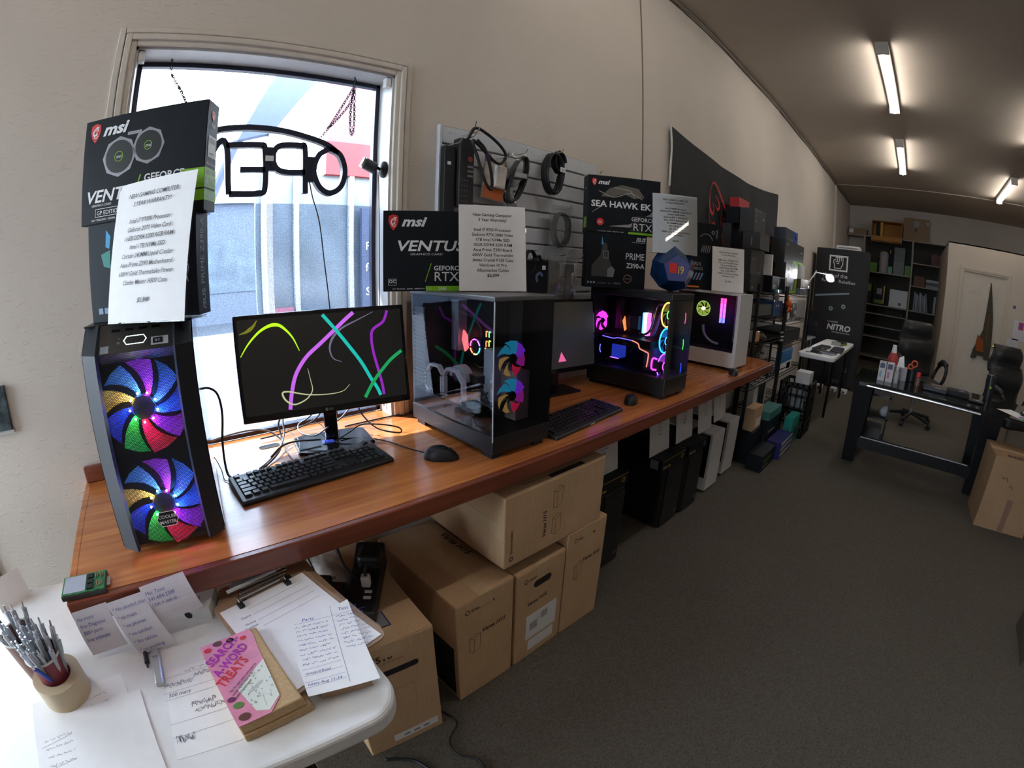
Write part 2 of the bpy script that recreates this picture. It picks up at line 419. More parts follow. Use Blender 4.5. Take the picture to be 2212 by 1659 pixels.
# window casing, reveal, frame, panes
def casing(name, x0, x1, z0, z1, wd, label):
    c = MB()
    for (a, t) in ((0.0, 0.014), (0.018, 0.022), (0.042, 0.016)):
        b_ = a+0.02 if a < 0.04 else wd
        xa, xb, za = x0-b_, x1+b_, z1+b_
        c.box(x0-b_, x0-a, -t, 0.0, z0, z1+b_); c.box(x1+a, x1+b_, -t, 0.0, z0, z1+b_); c.box(x0-a, x1+a, -t, 0.0, z1+a, z1+b_)
    return struct(c.build(name, TRIM, bevel=0.003), label, 'trim')
casing('trim_1', WX0, WX1, H+0.002, WZ1, 0.062, 'moulded cream casing around the shop window')
win = thing('window_1', 'tall shop window with dark frame and perforated film on its lower part', 'window'); struct(win)
rv = MB(); rv.box(WX0, WX0+.008, 0, .10, H, WZ1); rv.box(WX1-.008, WX1, 0, .10, H, WZ1); rv.box(WX0, WX1, 0, .10, WZ1-.008, WZ1)
rv.build('reveal', REVEAL, win)
fr = MB(); GY0, GY1 = .098, .125; ft = .016
fr.box(WX0+.008, WX0+.008+ft, GY0, GY1, H, WZ1-.008); fr.box(WX1-.008-ft, WX1-.008, GY0, GY1, H, WZ1-.008)
fr.box(WX0+.008, WX1-.008, GY0, GY1, WZ1-.008-ft, WZ1-.008); fr.box(WX0+.008, WX1-.008, GY0, GY1, H, H+ft)
fr.build('frame', mat('bronze_frame', (0.035, 0.035, 0.06), 0.35, metal=0.5), win, bevel=0.002)
MB().box(WX0+.024, WX1-.024, .112, .117, H+.012, WZ1-.022).build('pane', GLASS, win)
def film_mat():
    m, nt, N, L, b = nodes_of('perforated_film'); N.remove(b); out = N['Material Output']
    tc = N.new('ShaderNodeTexCoord'); vo = N.new('ShaderNodeTexVoronoi'); vo.inputs['Scale'].default_value = 420; vo.inputs['Randomness'].default_value = 0.35
    L.new(tc.outputs['Object'], vo.inputs['Vector'])
    rp = N.new('ShaderNodeValToRGB'); rp.color_ramp.elements[0].position = 0.15; rp.color_ramp.elements[1].position = 0.5
    rp.color_ramp.elements[0].color = (0.85,)*3+(1,); rp.color_ramp.elements[1].color = (0.36,)*3+(1,)
    L.new(vo.outputs['Distance'], rp.inputs['Fac'])
    tr = N.new('ShaderNodeBsdfTransparent'); tr.inputs[0].default_value = (0.80, 0.88, 1.0, 1)
    tl = N.new('ShaderNodeBsdfTranslucent'); tl.inputs[0].default_value = (0.012, 0.017, 0.027, 1)
    mx = N.new('ShaderNodeMixShader'); L.new(rp.outputs[0], mx.inputs[0]); L.new(tl.outputs[0], mx.inputs[1]); L.new(tr.outputs[0], mx.inputs[2])
    L.new(mx.outputs[0], out.inputs[0]); return m
MB().poly([(.405, .108, H+.012), (WX1-.024, .108, H+.012), (WX1-.024, .108, 1.585), (WX0+.024, .108, 1.585), (WX0+.024, .108, 1.30), (.33, .108, 1.05)]).build('perforated_film', film_mat(), win)
def sensor(x):
    MB().box(x, x+.022, .004, .030, WZ1-.046, WZ1-.010).build('blind_bracket', WHITE, win, bevel=0.003)
sensor(WX0+.009); sensor(WX1-.032)

# glazed shop door opening at the left, only its jamb shows
door2 = thing('door_2', 'glazed shop door with grey aluminium frame', 'door'); struct(door2)
d_ = MB(); alu = mat('aluminium', (0.35, 0.33, 0.36), 0.4, metal=0.4)
d_.box(DX0, DX0+.05, .02, .11, ZF, DZ1); d_.box(DX1-.05, DX1+.012, -.012, .11, ZF, DZ1); d_.box(DX0, DX1, .02, .11, DZ1-.05, DZ1); d_.box(DX0+.05, DX1-.05, .03, .10, ZF, ZF+.10)
d_.build('frame', alu, door2, bevel=0.003)
MB().box(DX0+.05, DX1-.05, .06, .067, ZF+.10, DZ1-.05).build('pane', GLASS, door2)
# small seams and conduits
struct(MB().box(2.707, 2.717, -.004, 0, H-.4, ZC).build('trim_2', mat('seam', (0.20, 0.17, 0.145), 0.7)), 'narrow dark vertical panel seam on the wall above the cable display', 'trim')
tb = MB(); tb.tube([(2.2+i*.62, -.022+.006*math.sin(i*2.1), ZC-.022-.010*(i % 3 == 1)) for i in range(16)], .011, 6, 3)
struct(tb.build('trim_3', mat('cable_tan', (0.20, 0.165, 0.13), 0.6)), 'thin tan cable run along the wall and ceiling corner', 'cable')
struct(MB().box(9.62, 9.66, -.035, 0, 1.0, ZC-.05).build('trim_4', TRIM), 'slim painted conduit near the far corner', 'trim')
struct(MB().box(9.74, 9.78, Y0, 0, ZC-.012, ZC).build('trim_5', mat('batten', (0.50, 0.44, 0.38), 0.6)), 'thin batten across the ceiling near the far end', 'trim')

# partition room with door at the far right
PX, PY, PZ = 9.37, -2.174, 2.494; DY0, DY1, DZ = -2.492, -3.303, 2.046
p = MB(); p.box(PX, PX+.12, DY0, PY, ZF, PZ); p.box(PX, PX+.12, Y0, DY1, ZF, PZ); p.box(PX, PX+.12, DY1, DY0, DZ, PZ); p.box(PX+.12, X1, PY-.12, PY, ZF, PZ)
p.box(PX, X1, Y0, PY, PZ-.02, PZ)
struct(p.build('wall_partition', WALL2), 'painted partition wall of the back room with a door in it', 'wall')
c = MB(); 
for a, t in ((0.0, .012), (.03, .020)):
    b_ = .03 if a == 0 else .075
    c.box(PX-t, PX, DY0+a, DY0+b_, ZF, DZ+b_); c.box(PX-t, PX, DY1-b_, DY1-a, ZF, DZ+b_); c.box(PX-t, PX, DY1-a, DY0+a, DZ+a, DZ+b_)
struct(c.build('trim_6', WALL2, bevel=.003), 'door casing on the partition wall', 'trim')
door1 = thing('door_1', 'cream six panel door with brass knob in the partition wall', 'door'); struct(door1)
DP = mat('door_paint', (0.55, 0.50, 0.43), 0.45, var=0.03)
MB().box(PX+.012, PX+.05, DY1, DY0, ZF, DZ).build('door_leaf', DP, door1)
dw = DY0-DY1
for cx in (0.27, 0.73):
    for za, zb in ((1.70, 1.90), (0.98, 1.58), (0.12, 0.80)):
        pm = MB(); y0_, y1_ = DY0-dw*cx-.125, DY0-dw*cx+.125
        for q in (0, .03):
            pm.box(PX+.012-.004-q*.1, PX+.014, y0_+q, y1_-q, za+q, zb-q)
        pm.build('panel', DP, door1, bevel=.004)
kb = MB(); kb.lathe([(.001, -.062), (.022, -.058), (.028, -.045), (.022, -.030), (.011, -.022), (.011, -.008), (.03, -.006), (.03, 0.0)], (PX+.012, -3.191, .922), 16, 'x')
kb.build('knob', mat('brass', (0.75, 0.55, 0.22), 0.22, metal=1.0), door1, smooth=True)

# fluorescent fixtures
LAMPW = mat('fixture_white', (0.70, 0.69, 0.66), 0.5)
TUBE = mat('tube_glow', (0.9, 0.9, 0.9), 0.4, emit=(1.0, 0.95, 0.88), estr=TUBE_POWER)
def fixture(x, y, ln, label, tilt=0.0):
    t = thing('tube_light', label, 'light', (x, y, ZC), tilt, 'ceiling tube lights')
    b = MB(); b.box(-ln/2, ln/2, -.055, .055, -.035, 0); b.prism([(-.055, -.035), (.055, -.035), (.03, -.055), (-.03, -.055)], 'x', -ln/2+.01, ln/2-.01)
    b.build('housing', LAMPW, t)
    for s in (-1, 1):
        e = MB(); e.box(s*(ln/2)-(.03 if s > 0 else 0), s*(ln/2)+(.03 if s < 0 else 0), -.055, .055, -.105, -.035); e.build('end_cap', LAMPW, t, bevel=.004)
    MB().cyl((-ln/2+.03, 0, -.085), (ln/2-.03, 0, -.085), .024, 12).build('tube', TUBE, t, smooth=True)
    return t
fixture(4.87, -1.33, 1.42, 'fluorescent tube light on the ceiling high over the wire rack')
fixture(7.52, -1.33, 1.50, 'fluorescent tube light on the ceiling beyond the first one, towards the far shelving')
fixture(8.72, -3.12, 1.50, 'fluorescent tube light on the ceiling in front of the partition door')
fixture(5.70, -3.05, 1.42, 'fluorescent tube light on the ceiling over the glass desk')
fixture(2.2, -1.33, 1.42, 'fluorescent tube light on the ceiling over the counter towers')
fixture(-.5, -1.33, 1.42, 'fluorescent tube light on the ceiling over the white folding table with papers')
fixture(.35, -4.75, 1.42, 'fluorescent tube light on the ceiling across the room from the window')

# outside the window
CONC = mat('asphalt', (0.050, 0.054, 0.064), 0.9, bump=.3)
struct(MB().box(-14, 14, -9, 22, ZF-.25, ZF-.12).build('ground', CONC), 'dark asphalt outside the shop window', 'ground')
nb = thing('storefront', 'neighbouring storefront with white posts and red fascia across the walk outside the window', 'building', (0, 0, 0))
REDP = mat('red_panel', (0.16, 0.006, 0.014), 0.6); PINK = mat('faded_red_panel', (0.13, 0.045, 0.075), 0.6); NW = mat('building_wall', (0.10, 0.115, 0.15), 0.7)
MB().box(1.93, 2.75, 3.0, 3.10, 2.62, 3.5).build('fascia_panel', PINK, nb)
MB().box(1.93, 2.75, 2.98, 3.08, 2.28, 2.62).build('fascia_panel', REDP, nb)
for x in (1.30, 1.62, 2.20, 2.75): MB().box(x, x+.05, 3.0, 3.05, ZF-.02, 2.28).build('post', mat('post_white', (0.30, 0.31, 0.33), 0.5), nb)
MB().box(1.25, 2.85, 3.06, 3.12, ZF-.02, 2.28).build('shop_glass', mat('shop_glass', (0.085, 0.11, 0.14), 0.3, var=.25, scale=3), nb)
MB().box(1.36, 1.60, 3.0, 3.05, 0.70, 0.98).build('poster', mat('poster_pink', (0.24, 0.07, 0.11), 0.6), nb)
MB().box(1.68, 2.18, 2.2, 2.7, 0.55, 0.95).build('bench', mat('bench_blue', (0.06, 0.07, 0.11), 0.6), nb)
MB().box(1.70, 2.18, 2.22, 2.68, ZF-.02, 0.55).build('bench_base', mat('bench_blue', (0.06, 0.07, 0.11), 0.6), nb)
MB().box(2.32, 2.72, 2.95, 3.0, 0.4, 1.95).build('window_sign', mat('sign_navy', (0.035, 0.05, 0.10), 0.6), nb)
pr = Pr(Face((2.34, 2.95, 0.0), (1, 0, 0), (0, 0, 1)))
for i, (s_, z_) in enumerate((('Pet', 1.52), ('food', 1.30), ('Sal', 1.05), ('Sale', 0.8))): Pr(Face((2.34, 2.95, 0.0), (1, 0, 0), (0, 0, 1))).text(s_, 0.02, z_, .12, 'LEFT').build('printed_word', INKW, nb)
fbd = thing('building', 'low grey building added across the street to cut the sky behind the film', 'building', (0, 13, ZF-.12))  # added to hide the bright sky behind the perforated film
MB().box(-14, 16, 0, 1.0, 0, 3.5).build('wall', NW, fbd); MB().box(-14, 16, -.15, 1.1, 3.5, 3.65).build('roof_edge', NW, fbd)
for k in range(8): MB().box(-11+k*3.2, -9.2+k*3.2, -.03, 0, .9, 2.4).build('window', mat('shop_glass', (0.085, 0.11, 0.14), 0.3), fbd)
cn = thing('added_canopy', 'added white canopy outside, keeping the sun off the upper window pane', 'canopy', (0, 0, 2.58))  # added slab that keeps direct sun off the upper pane
MB().box(-3.5, 5.5, .16, .82, 0, .05).build('sun_block_slab', mat('canopy_white', (0.75, 0.76, 0.78), 0.7), cn); MB().box(-3.5, 5.5, .80, .84, -.03, .08).build('fascia', mat('canopy_white', (0.75, 0.76, 0.78), 0.7), cn)
aw = thing('awning', 'pale blue sloping awning edge outside above the window', 'awning')
a_ = MB(); a_.prism([(0.80, 2.16), (1.02, 2.62), (1.33, 2.66), (1.02, 2.22)], 'y', 1.46, 1.54); a_.build('valance', mat('awning_blue', (0.05, 0.075, 0.15), 0.8), aw)
MB().cyl((.80, 1.50, 2.16), (0.62, 1.5, 1.72), .03, 10).build('strut', mat('awning_blue', (0.05, 0.075, 0.15), 0.8), aw)
MB().box(1.0, 1.04, 1.47, 1.53, ZF-.02, 2.24).build('post', mat('post_white', (0.85, 0.87, 0.9), 0.5), aw)
# ------------------------------------------------------------------ counter
def wood(name, dark, light, rough=0.3, coat=0.25):
    m, nt, N, L, b = nodes_of(name)
    tc = N.new('ShaderNodeTexCoord'); mp = N.new('ShaderNodeMapping'); mp.inputs['Scale'].default_value = (1.2, 16, 16)
    L.new(tc.outputs['Object'], mp.inputs[0])
    n1 = N.new('ShaderNodeTexNoise'); n1.inputs['Scale'].default_value = 2.2; n1.inputs['Detail'].default_value = 6; n1.inputs['Distortion'].default_value = 0.6
    L.new(mp.outputs[0], n1.inputs['Vector'])
    n2 = N.new('ShaderNodeTexNoise'); n2.inputs['Scale'].default_value = 2.0; L.new(tc.outputs['Object'], n2.inputs['Vector'])
    ad = N.new('ShaderNodeMath'); ad.operation = 'MULTIPLY_ADD'; ad.inputs[1].default_value = 0.6; L.new(n1.outputs['Fac'], ad.inputs[0])
    ml = N.new('ShaderNodeMath'); ml.operation = 'MULTIPLY'; ml.inputs[1].default_value = 0.4; L.new(n2.outputs['Fac'], ml.inputs[0]); L.new(ml.outputs[0], ad.inputs[2])
    rp = N.new('ShaderNodeValToRGB'); rp.color_ramp.elements[0].position = 0.38; rp.color_ramp.elements[1].position = 0.64
    rp.color_ramp.elements[0].color = (*dark, 1); rp.color_ramp.elements[1].color = (*light, 1)
    L.new(ad.outputs[0], rp.inputs['Fac']); L.new(rp.outputs[0], b.inputs['Base Color'])
    b.inputs['Roughness'].default_value = rough; b.inputs['Coat Weight'].default_value = coat; b.inputs['Coat Roughness'].default_value = 0.13
    return m
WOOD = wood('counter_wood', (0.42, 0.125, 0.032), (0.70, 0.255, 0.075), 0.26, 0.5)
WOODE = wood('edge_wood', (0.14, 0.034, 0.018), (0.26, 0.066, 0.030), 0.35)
CX1, CY = 3.75, -0.605
ct = thing('counter', 'long reddish brown varnished wooden counter along the window wall', 'counter', (0, 0, 0))
MB().prism([(0.02, CY), (CX1-.10, CY), (CX1-.02, CY+.10), (CX1-.02, -.001), (0.02, -.001)], 'z', H-.03, H).build('counter_top', WOOD, ct)
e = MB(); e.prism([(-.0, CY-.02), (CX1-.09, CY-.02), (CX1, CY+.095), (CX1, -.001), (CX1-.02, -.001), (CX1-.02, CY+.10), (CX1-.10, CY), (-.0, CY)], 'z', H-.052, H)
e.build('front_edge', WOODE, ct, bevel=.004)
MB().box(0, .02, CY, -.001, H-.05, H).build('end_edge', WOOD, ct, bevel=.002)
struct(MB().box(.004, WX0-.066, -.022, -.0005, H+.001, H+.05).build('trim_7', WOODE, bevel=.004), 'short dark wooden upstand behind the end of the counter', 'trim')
MB().box(WX0, WX1, 0, .098, H-.04, H).build('window_sill', WOOD, win)
for x in (.86, 1.75, 3.66):
    b = MB(); b.box(x, x+.03, -.55, -.002, H-.085, H-.052); b.box(x, x+.03, -.035, -.002, ZF+.02, H-.085); b.cyl((x+.015, -.48, H-.08), (x+.015, -.03, .35), .012, 8)
    b.build('bracket', BLK, ct)

# ------------------------------------------------------------------ fan builder
def fan(parent, c, R_, cols, nb=9, hub=0.24, ax='y', s=1.0, ring=None, rings=2.0, name='fan', sweep=0.75, leds=None, deep=.012, hubm=None, gap=.16, depth=.010):
    """a case fan in the local frame of its thing; its axis is ax; the parts are blades, hub, ring"""
    f = bpy.data.objects.new(name, None); COL.objects.link(f); f.parent = parent; f.location = c
    if ax == 'x': f.rotation_euler = (0, 0, -PI/2)
    r0 = R_*hub
    for k in range(nb):
        t0 = 2*PI*k/nb; b = MB(); vs = []; n = 7
        wdt = 2*PI/nb*(1-gap)
        for i in range(n):
            q = i/(n-1); r = r0*0.95+(R_*0.97-r0*0.95)*q; tt = t0+sweep*q*0.5
            for j, (da, dy) in enumerate(((0, 0), (wdt*(.62+.38*q)*.5, depth*.5), (wdt*(.62+.38*q), depth))):
                vs.append((r*math.cos(tt+da), dy, r*math.sin(tt+da)))
        fs = [(i*3+j, i*3+j+1, i*3+j+4, i*3+j+3) for i in range(n-1) for j in range(2)]
        b.add(vs, fs); b.build('fan_blade', cols[k % len(cols)], f, smooth='all')
    h_ = MB(); h_.lathe([(1e-4, -.004), (r0*.9, -.004), (r0, -.001), (r0, deep)], (0, 0, 0), 20, 'y'); h_.build('hub', hubm or BLKM, f)
    if ring: MB().ring((0, .004, 0), R_*1.03, R_*.055, 'y', 40, 8).build('light_ring', ring, f, smooth='all')
    if leds:
        for k, m_ in enumerate(leds):
            a = 2*PI*(k+.35)/len(leds); MB().sphere((r0*1.12*math.cos(a), -.005, r0*1.12*math.sin(a)), R_*.026, 8).build('led', m_, f)
    return f

# ------------------------------------------------------------------ tower with two big lit fans
CASEF = mat('case_frame_grey', (0.020, 0.025, 0.033), 0.42, spec=.35, var=.08)
CASET = mat('case_top_grey', (0.055, 0.052, 0.050), 0.42, var=.08)
ta = thing('desktop_tower', 'black desktop tower with two large rainbow lit fans behind a mesh front', 'computer', (.264, -.548, H), -.09)
prof = [(0.0, .028), (.030, .432), (.100, .482)]        # (y, z) of the front, leaning back, then sloping to the top
def front_strip(xo, xi, yo, yi):
    m_ = MB(); vs = []
    for k, (y, z) in enumerate(prof): vs += [(xo, y+yo, z), (xi, y+yi, z)]
    m_.add(vs, [(0, 1, 3, 2), (2, 3, 5, 4)]); return m_
for s in (-1, 1):
    m_ = MB(); X = [(s*.117, .030), (s*.083, .000), (s*.078, .010)]
    for a in range(2):
        vs = []
        for (y, z) in prof: vs += [(X[a][0], y+X[a][1], z), (X[a+1][0], y+X[a+1][1], z)]
        m_.add(vs, [(0, 1, 3, 2), (2, 3, 5, 4)])
    m_.add([(s*.117, .03, .028), (s*.083, 0, .028), (s*.083, .03, 0.012), (s*.117, .05, 0.012)], [(0, 1, 2, 3)])
    m_.build('corner_frame', CASEF, ta)
b = MB(); b.prism([(.045, .022), (.075, .432), (.13, .48), (.515, .48), (.515, .022)], 'x', -.117, .117); b.build('chassis', BLK, ta)
for s in (-1, 1): MB().prism([(.034, .03), (.066, .432), (.128, .479), (.512, .479), (.512, .03)], 'x', s*.1172, s*.1195).build('side_panel', BLKG if s > 0 else CASEF, ta)
ff = MB(); ff.add([(-.079, .012, .03), (.079, .012, .03), (.079, .041, .430), (-.079, .041, .430)], [(0, 1, 2, 3)])
# sloped I/O panel on top
io = MB(); io.add([(-.079, .041, .430), (.079, .041, .430), (.079, .108, .4825), (-.079, .108, .4825), (-.079, .06, .41), (.079, .06, .41)], [(0, 1, 2, 3), (0, 4, 5, 1)]); io.build('top_control_panel', CASET, ta)
MB().box(-.117, .117, .105, .515, .480, .4825).build('top_panel', BLK, ta)
iof = Face((-.079, .041, .430), (1, 0, 0), (0, .067, .0525))
for x in (.035, .065, .094, .122):
    Pr(iof).rect(x-.009, .058, .018, .007).build('usb_port', BLKG, ta)
q = Pr(iof); hexa = [(.078-.024, .031), (.078-.018, .042), (.078+.018, .042), (.078+.024, .031), (.078+.018, .020), (.078-.018, .020)]
q.stroke(hexa+hexa[:2], .0022); q.build('power_button', mat('button_light', (.8, .9, .9), .3, emit=(.75, .95, .95), estr=1.2), ta)
q = Pr(iof); q.annulus(.043, .040, .0032, .0018, 12); q.annulus(.042, .026, .0032, .0018, 12); q.build('audio_jack', CHROME, ta)
Pr(iof, 1).rect(.112, .010, .036, .022).build('shop_sticker', INKW, ta)
q = Pr(iof, 2); q.rect(.116, .014, .020, .015); q.build('sticker_print', INK, ta)
q = Pr(iof, 3); q.text('ac', .126, .018, .014); q.build('sticker_letters', INKW, ta)
Pr(iof, 1).rect(.004, .003, .018, .019).build('processor_sticker', ink('pale_blue', (.35, .42, .52)), ta)
C9 = [(.55, .05, .95), (.08, .35, 1.0), (.05, .16, .95), (.85, .6, .12), (.05, .05, 1.0), (.02, .7, .12), (.95, .03, .10), (.45, .04, .8), (.05, .30, .95)]
order = [8, 0, 1, 3, 4, 5, 6, 7, 7]      # counter-clockwise starting at the right
bl = [mat('blade_%d' % k, [.04+.75*c for c in C9[k]], .5, emit=C9[k], estr=.10) for k in range(9)]
ld = [glow('led_%d' % k, C9[k], 320) for k in range(9)]
rad_c = {8: 'cyan'}
FA = math.atan2(.029, .40)
for z in (.318, .115):
    f = fan(ta, (0, .012+.0725*z+.010, z), .098, [bl[i] for i in (8, 0, 1, 3, 4, 5, 6, 7, 2)], 9, .27, s=1, leds=[ld[i] for i in (8, 0, 1, 3, 4, 5, 6, 7, 2)], gap=.12, deep=.02, depth=.014)
    f.rotation_euler = (-FA, -.20, 0)
ff.build('mesh_front', mesh_mat('front_mesh', .0034, .70), ta)
lp = Face((-.024, .012+.0725*.075-.001, .068), (1, 0, 0), (0, .0725, 1), .001)
q = Pr(lp); hx = [(0, .016), (.008, .032), (.040, .032), (.048, .016), (.040, 0), (.008, 0)]; q.poly([(a-.0, b_) for a, b_ in hx]); q.build('badge', BLK, ta)
q = Pr(lp, 2); q.stroke(hx+hx[:2], .0015); q.text('COOLER', .024, .0175, .0105, bold=.01); q.text('MASTER', .024, .0055, .0105, bold=.01); q.build('badge_lettering', INKW, ta)
for x in (-.09, .09):
    for y in (.10, .46): MB().box(x-.02, x+.02, y-.02, y+.02, 0, .022).build('foot', BLK, ta)

# ------------------------------------------------------------------ retail cartons
def carton(name, label, w_, d_, h_, loc, rotz, mt, cat='box', group=None, bevel=.0015):
    t = thing(name, label, cat, loc, rotz, group)
    MB().box(0, w_, 0, d_, 0, h_).build('carton', mt, t, bevel=bevel)
    return t, faces_of(w_, d_, h_)
BOXB = mat('carton_black', (0.008, 0.010, 0.014), 0.50, spec=.22, var=.1); BOXG = mat('carton_charcoal', (0.018, 0.023, 0.031), 0.5, spec=.25, var=.1)
def msi_logo(t, f, x, y, s, dragon=True):
    """shield with a curl, then the word"""
    sh = [(-.36, .5), (0, .62), (.36, .5), (.40, .05), (.25, -.35), (0, -.65), (-.25, -.35), (-.40, .05)]
    Pr(f).poly([(x+a*s, y+b_*s) for a, b_ in reversed(sh)]).build('logo_shield', INKRED, t)
    q = Pr(f, 2); q.stroke([(x+a*s, y+b_*s) for a, b_ in ((.24, .36), (.05, .30), (-.16, .10), (-.12, -.14), (.06, -.12), (.10, .02))], .10*s, 4); q.stroke([(x+a*s, y+b_*s) for a, b_ in ((.05, .42), (.18, .16), (.04, .14))], .07*s, 4)
    q.stroke([(x+a*s, y+b_*s) for a, b_ in ((-.14, -.22), (.06, -.34), (.20, -.18))], .06*s, 4)
    q.text('msi', x+.62*s, y-.30*s, 1.05*s, 'LEFT', .035, .30, 1.25); q.build('logo_lettering', INKW, t)
def gpu_art(t, f, cx, cy, s):
    SIL = mat('print_silver', (.30, .29, .31), .4, metal=.3); q = Pr(f)
    for dx, dy, r in ((-.52, -.08, .62), (.52, .10, .56)):
        q.annulus(cx+dx*s, cy+dy*s, r*s, r*.80*s, 8)
    q.rect(cx-.25*s, cy+.52*s, .5*s, .10*s); q.build('card_picture', SIL, t)
    q = Pr(f, 2)
    for dx, dy, r in ((-.52, -.08, .50), (.52, .10, .45)): q.disc(cx+dx*s, cy+dy*s, r*s)
    q.build('fan_picture', ink('dark', (.010, .012, .012)), t)
    q = Pr(f, 3)
    for dx, dy, r in ((-.52, -.08, .16), (.52, .10, .14)):
        Pr(f, 3).annulus(cx+dx*s, cy+dy*s, r*s, r*.88*s, 18).build('hub_ring', INKGREEN, t)
        Pr(f, 3).text('msi', cx+dx*s, cy+dy*s-.05*s, .15*s, shear=.3).build('hub_lettering', INKW, t)
# motherboard carton under the graphics card carton, both on the tower at the window
t, F = carton('motherboard_box', 'dark motherboard carton lettered on its spine, on the tower with two big fans', .268, .062, .205, (.171, -.377, 1.2850), -.5, BOXG)
q = Pr(F['Rr']); q.text('PRIME Z390-A', .037, .060, .026, 'LEFT', sx=.85, rot=PI/2); q.text('/SUS', .037, .010, .022, 'LEFT', .03, rot=PI/2); q.build('spine_lettering', INKG, t)
q = Pr(F['F']); q.text('PRIME', .25, .10, .026, 'RIGHT'); q.text('Z390-A', .25, .068, .024, 'RIGHT'); q.build('front_lettering', INKW, t)
Pr(F['F']).poly([(.05, .19), (.062, .175), (.058, .15), (.048, .155)]).build('blue_flame', ink('cyan', (.05, .35, .65)), t)
Pr(F['F']).poly([(.035, .14), (.06, .148), (.06, .11), (.042, .115)]).build('green_patch', ink('teal', (.03, .25, .22)), t)
q = Pr(F['F']); q.rect(.02, .018, .012, .012); q.rect(.036, .018, .012, .012); q.build('icons', ink('lightblue', (.25, .35, .5)), t)
t, F = carton('graphics_card_box', 'black graphics card carton showing two fans, highest box by the shop window', .305, .060, .226, (.1535, -.367, 1.4902), -.5, BOXB)
msi_logo(t, F['F'], .030, .196, .034); gpu_art(t, F['F'], .135, .140, .070)
q = Pr(F['F']); q.text('VENTUS', .012, .045, .036, 'LEFT', .02, .25, 1.12); q.text('GEFORCE', .165, .072, .022, 'LEFT', .02); q.text('RTX', .165, .040, .034, 'LEFT'); q.text('GRAPHICS CARD', .030, .036, .007, 'LEFT'); q.text('RAY TRACING / GDDR6', .030, .006, .006, 'LEFT'); q.frame(.040, .014, .060, .017, .001); q.text('GP EDITION', .044, .018, .012, 'LEFT'); q.build('front_lettering', INKW, t)
q = Pr(F['F']); q.poly([(.140, .045), (.143, .045), (.158, .088), (.155, .088)]); q.build('green_slash', INKGREEN, t); Pr(F['F']).poly([(.245, .045), (.305, .045), (.305, .085), (.256, .085)]).build('green_band', INKGREEN, t); Pr(F['F']).rect(.232, .02, .073, .022).build('green_band', INKGREEN, t)
Pr(F['Rr']).rect(0, .046, .06, .040).build('side_green_band', INKGREEN, t); Pr(F['Rr']).rect(0, .02, .06, .022).build('side_green_band', INKGREEN, t)
q = Pr(F['Rr'], 2); q.text('GEFORCE', .03, .073, .0105); q.text('RTX', .03, .050, .024); q.text('2070', .03, .025, .014); q.text('8GB GDDR6', .03, .092, .0085); q.text('msi', .03, .172, .016, shear=.3); q.build('side_lettering', INKW, t)
Pr(F['Rr']).rect(.012, .108, .040, .045).build('barcode_label', INKW, t)
q = Pr(F['Rr'], 2)
for k in range(9): q.rect(.016+k*.0035, .138, .0018, .011)
q.rect(.02, .115, .02, .003); q.build('barcode', INK, t)
Pr(F['Rr']).poly([(.021, .205), (.03, .209), (.039, .205), (.04, .195), (.03, .183), (.02, .195)][::-1]).build('logo_shield', INKRED, t)
q = Pr(F['Rr'], 2); q.stroke([(.036, .202), (.026, .198), (.026, .190), (.032, .190)], .002, 3); q.build('logo_curl', INKW, t)

# ------------------------------------------------------------------ price signs: paper in a clear leaning holder
def price_sign(label, loc, rotz, lean, lines, size, top, price=None, bulge=0.0, group='price signs in clear holders', step=None, shear=0.0, w_=.2159, h_=.2794, col=None, front=True):
    t = thing('price_sign', label, 'sign', loc, rotz, group)
    holder = bpy.data.objects.new('holder', None); COL.objects.link(holder); holder.parent = t; holder.rotation_euler = (-lean, 0, 0)
    n = 9
    def sheet(y, x0, x1, z0, z1):
        m_ = MB(); vs = []
        for j in range(n):
            for i in range(n):
                u, v = i/(n-1), j/(n-1); vs.append((x0+(x1-x0)*u, y-bulge*(1-(2*u-1)**2)*(1-v*.4), z0+(z1-z0)*v))
        return m_.add(vs, [(j*n+i, j*n+i+1, (j+1)*n+i+1, (j+1)*n+i) for j in range(n-1) for i in range(n-1)])
    sheet(0.0, 0, w_, .002, h_).build('paper_sheet', col or PAPER, holder)
    if front: sheet(-.003, -.003, w_+.003, 0, h_+.001).build('clear_front', ACRYL, holder, smooth='all')
    sheet(.002, -.003, w_+.003, 0, h_+.001).build('clear_back', ACRYL, holder, smooth='all')
    fc = Face((0, -.0004-bulge, 0), (1, 0, 0), (0, 0, 1), .0006); q = Pr(fc); z = top; st = step or size*1.5
    for ln in lines:
        if ln: q.text(ln, w_/2, z, size, bold=.006, shear=shear, sx=.92)
        z -= st
    if price: q.text(price, w_/2, z, size, bold=.012, shear=shear)
    q.build('printed_text', INK, holder)
    MB().box(0, w_, 0, .075, 0, .0025).build('clear_foot', ACRYL, t)
    return t
price_sign('price sign reading $1,849, leaning on boxes over the tower with two big fans', (.213, -.452, 1.2852), -.757, .18,
           ['NEW GAMING COMPUTER', '3 YEAR WARRANTY!', '', 'Intel i7 9700K Processor', 'Geforce 2070 Video Card', '16GB DDR4 3200 RGB RAM', 'Intel 1TB NVMe SSD', 'Corsair 240MM Liquid Cooler', 'Asus Prime Z390 Motherboard', '600W Gold Thermaltake Power', 'Cooler Master H500 Case', ''], .0125, .245, '$1,849', bulge=.004, shear=.25, step=.0172, front=False)

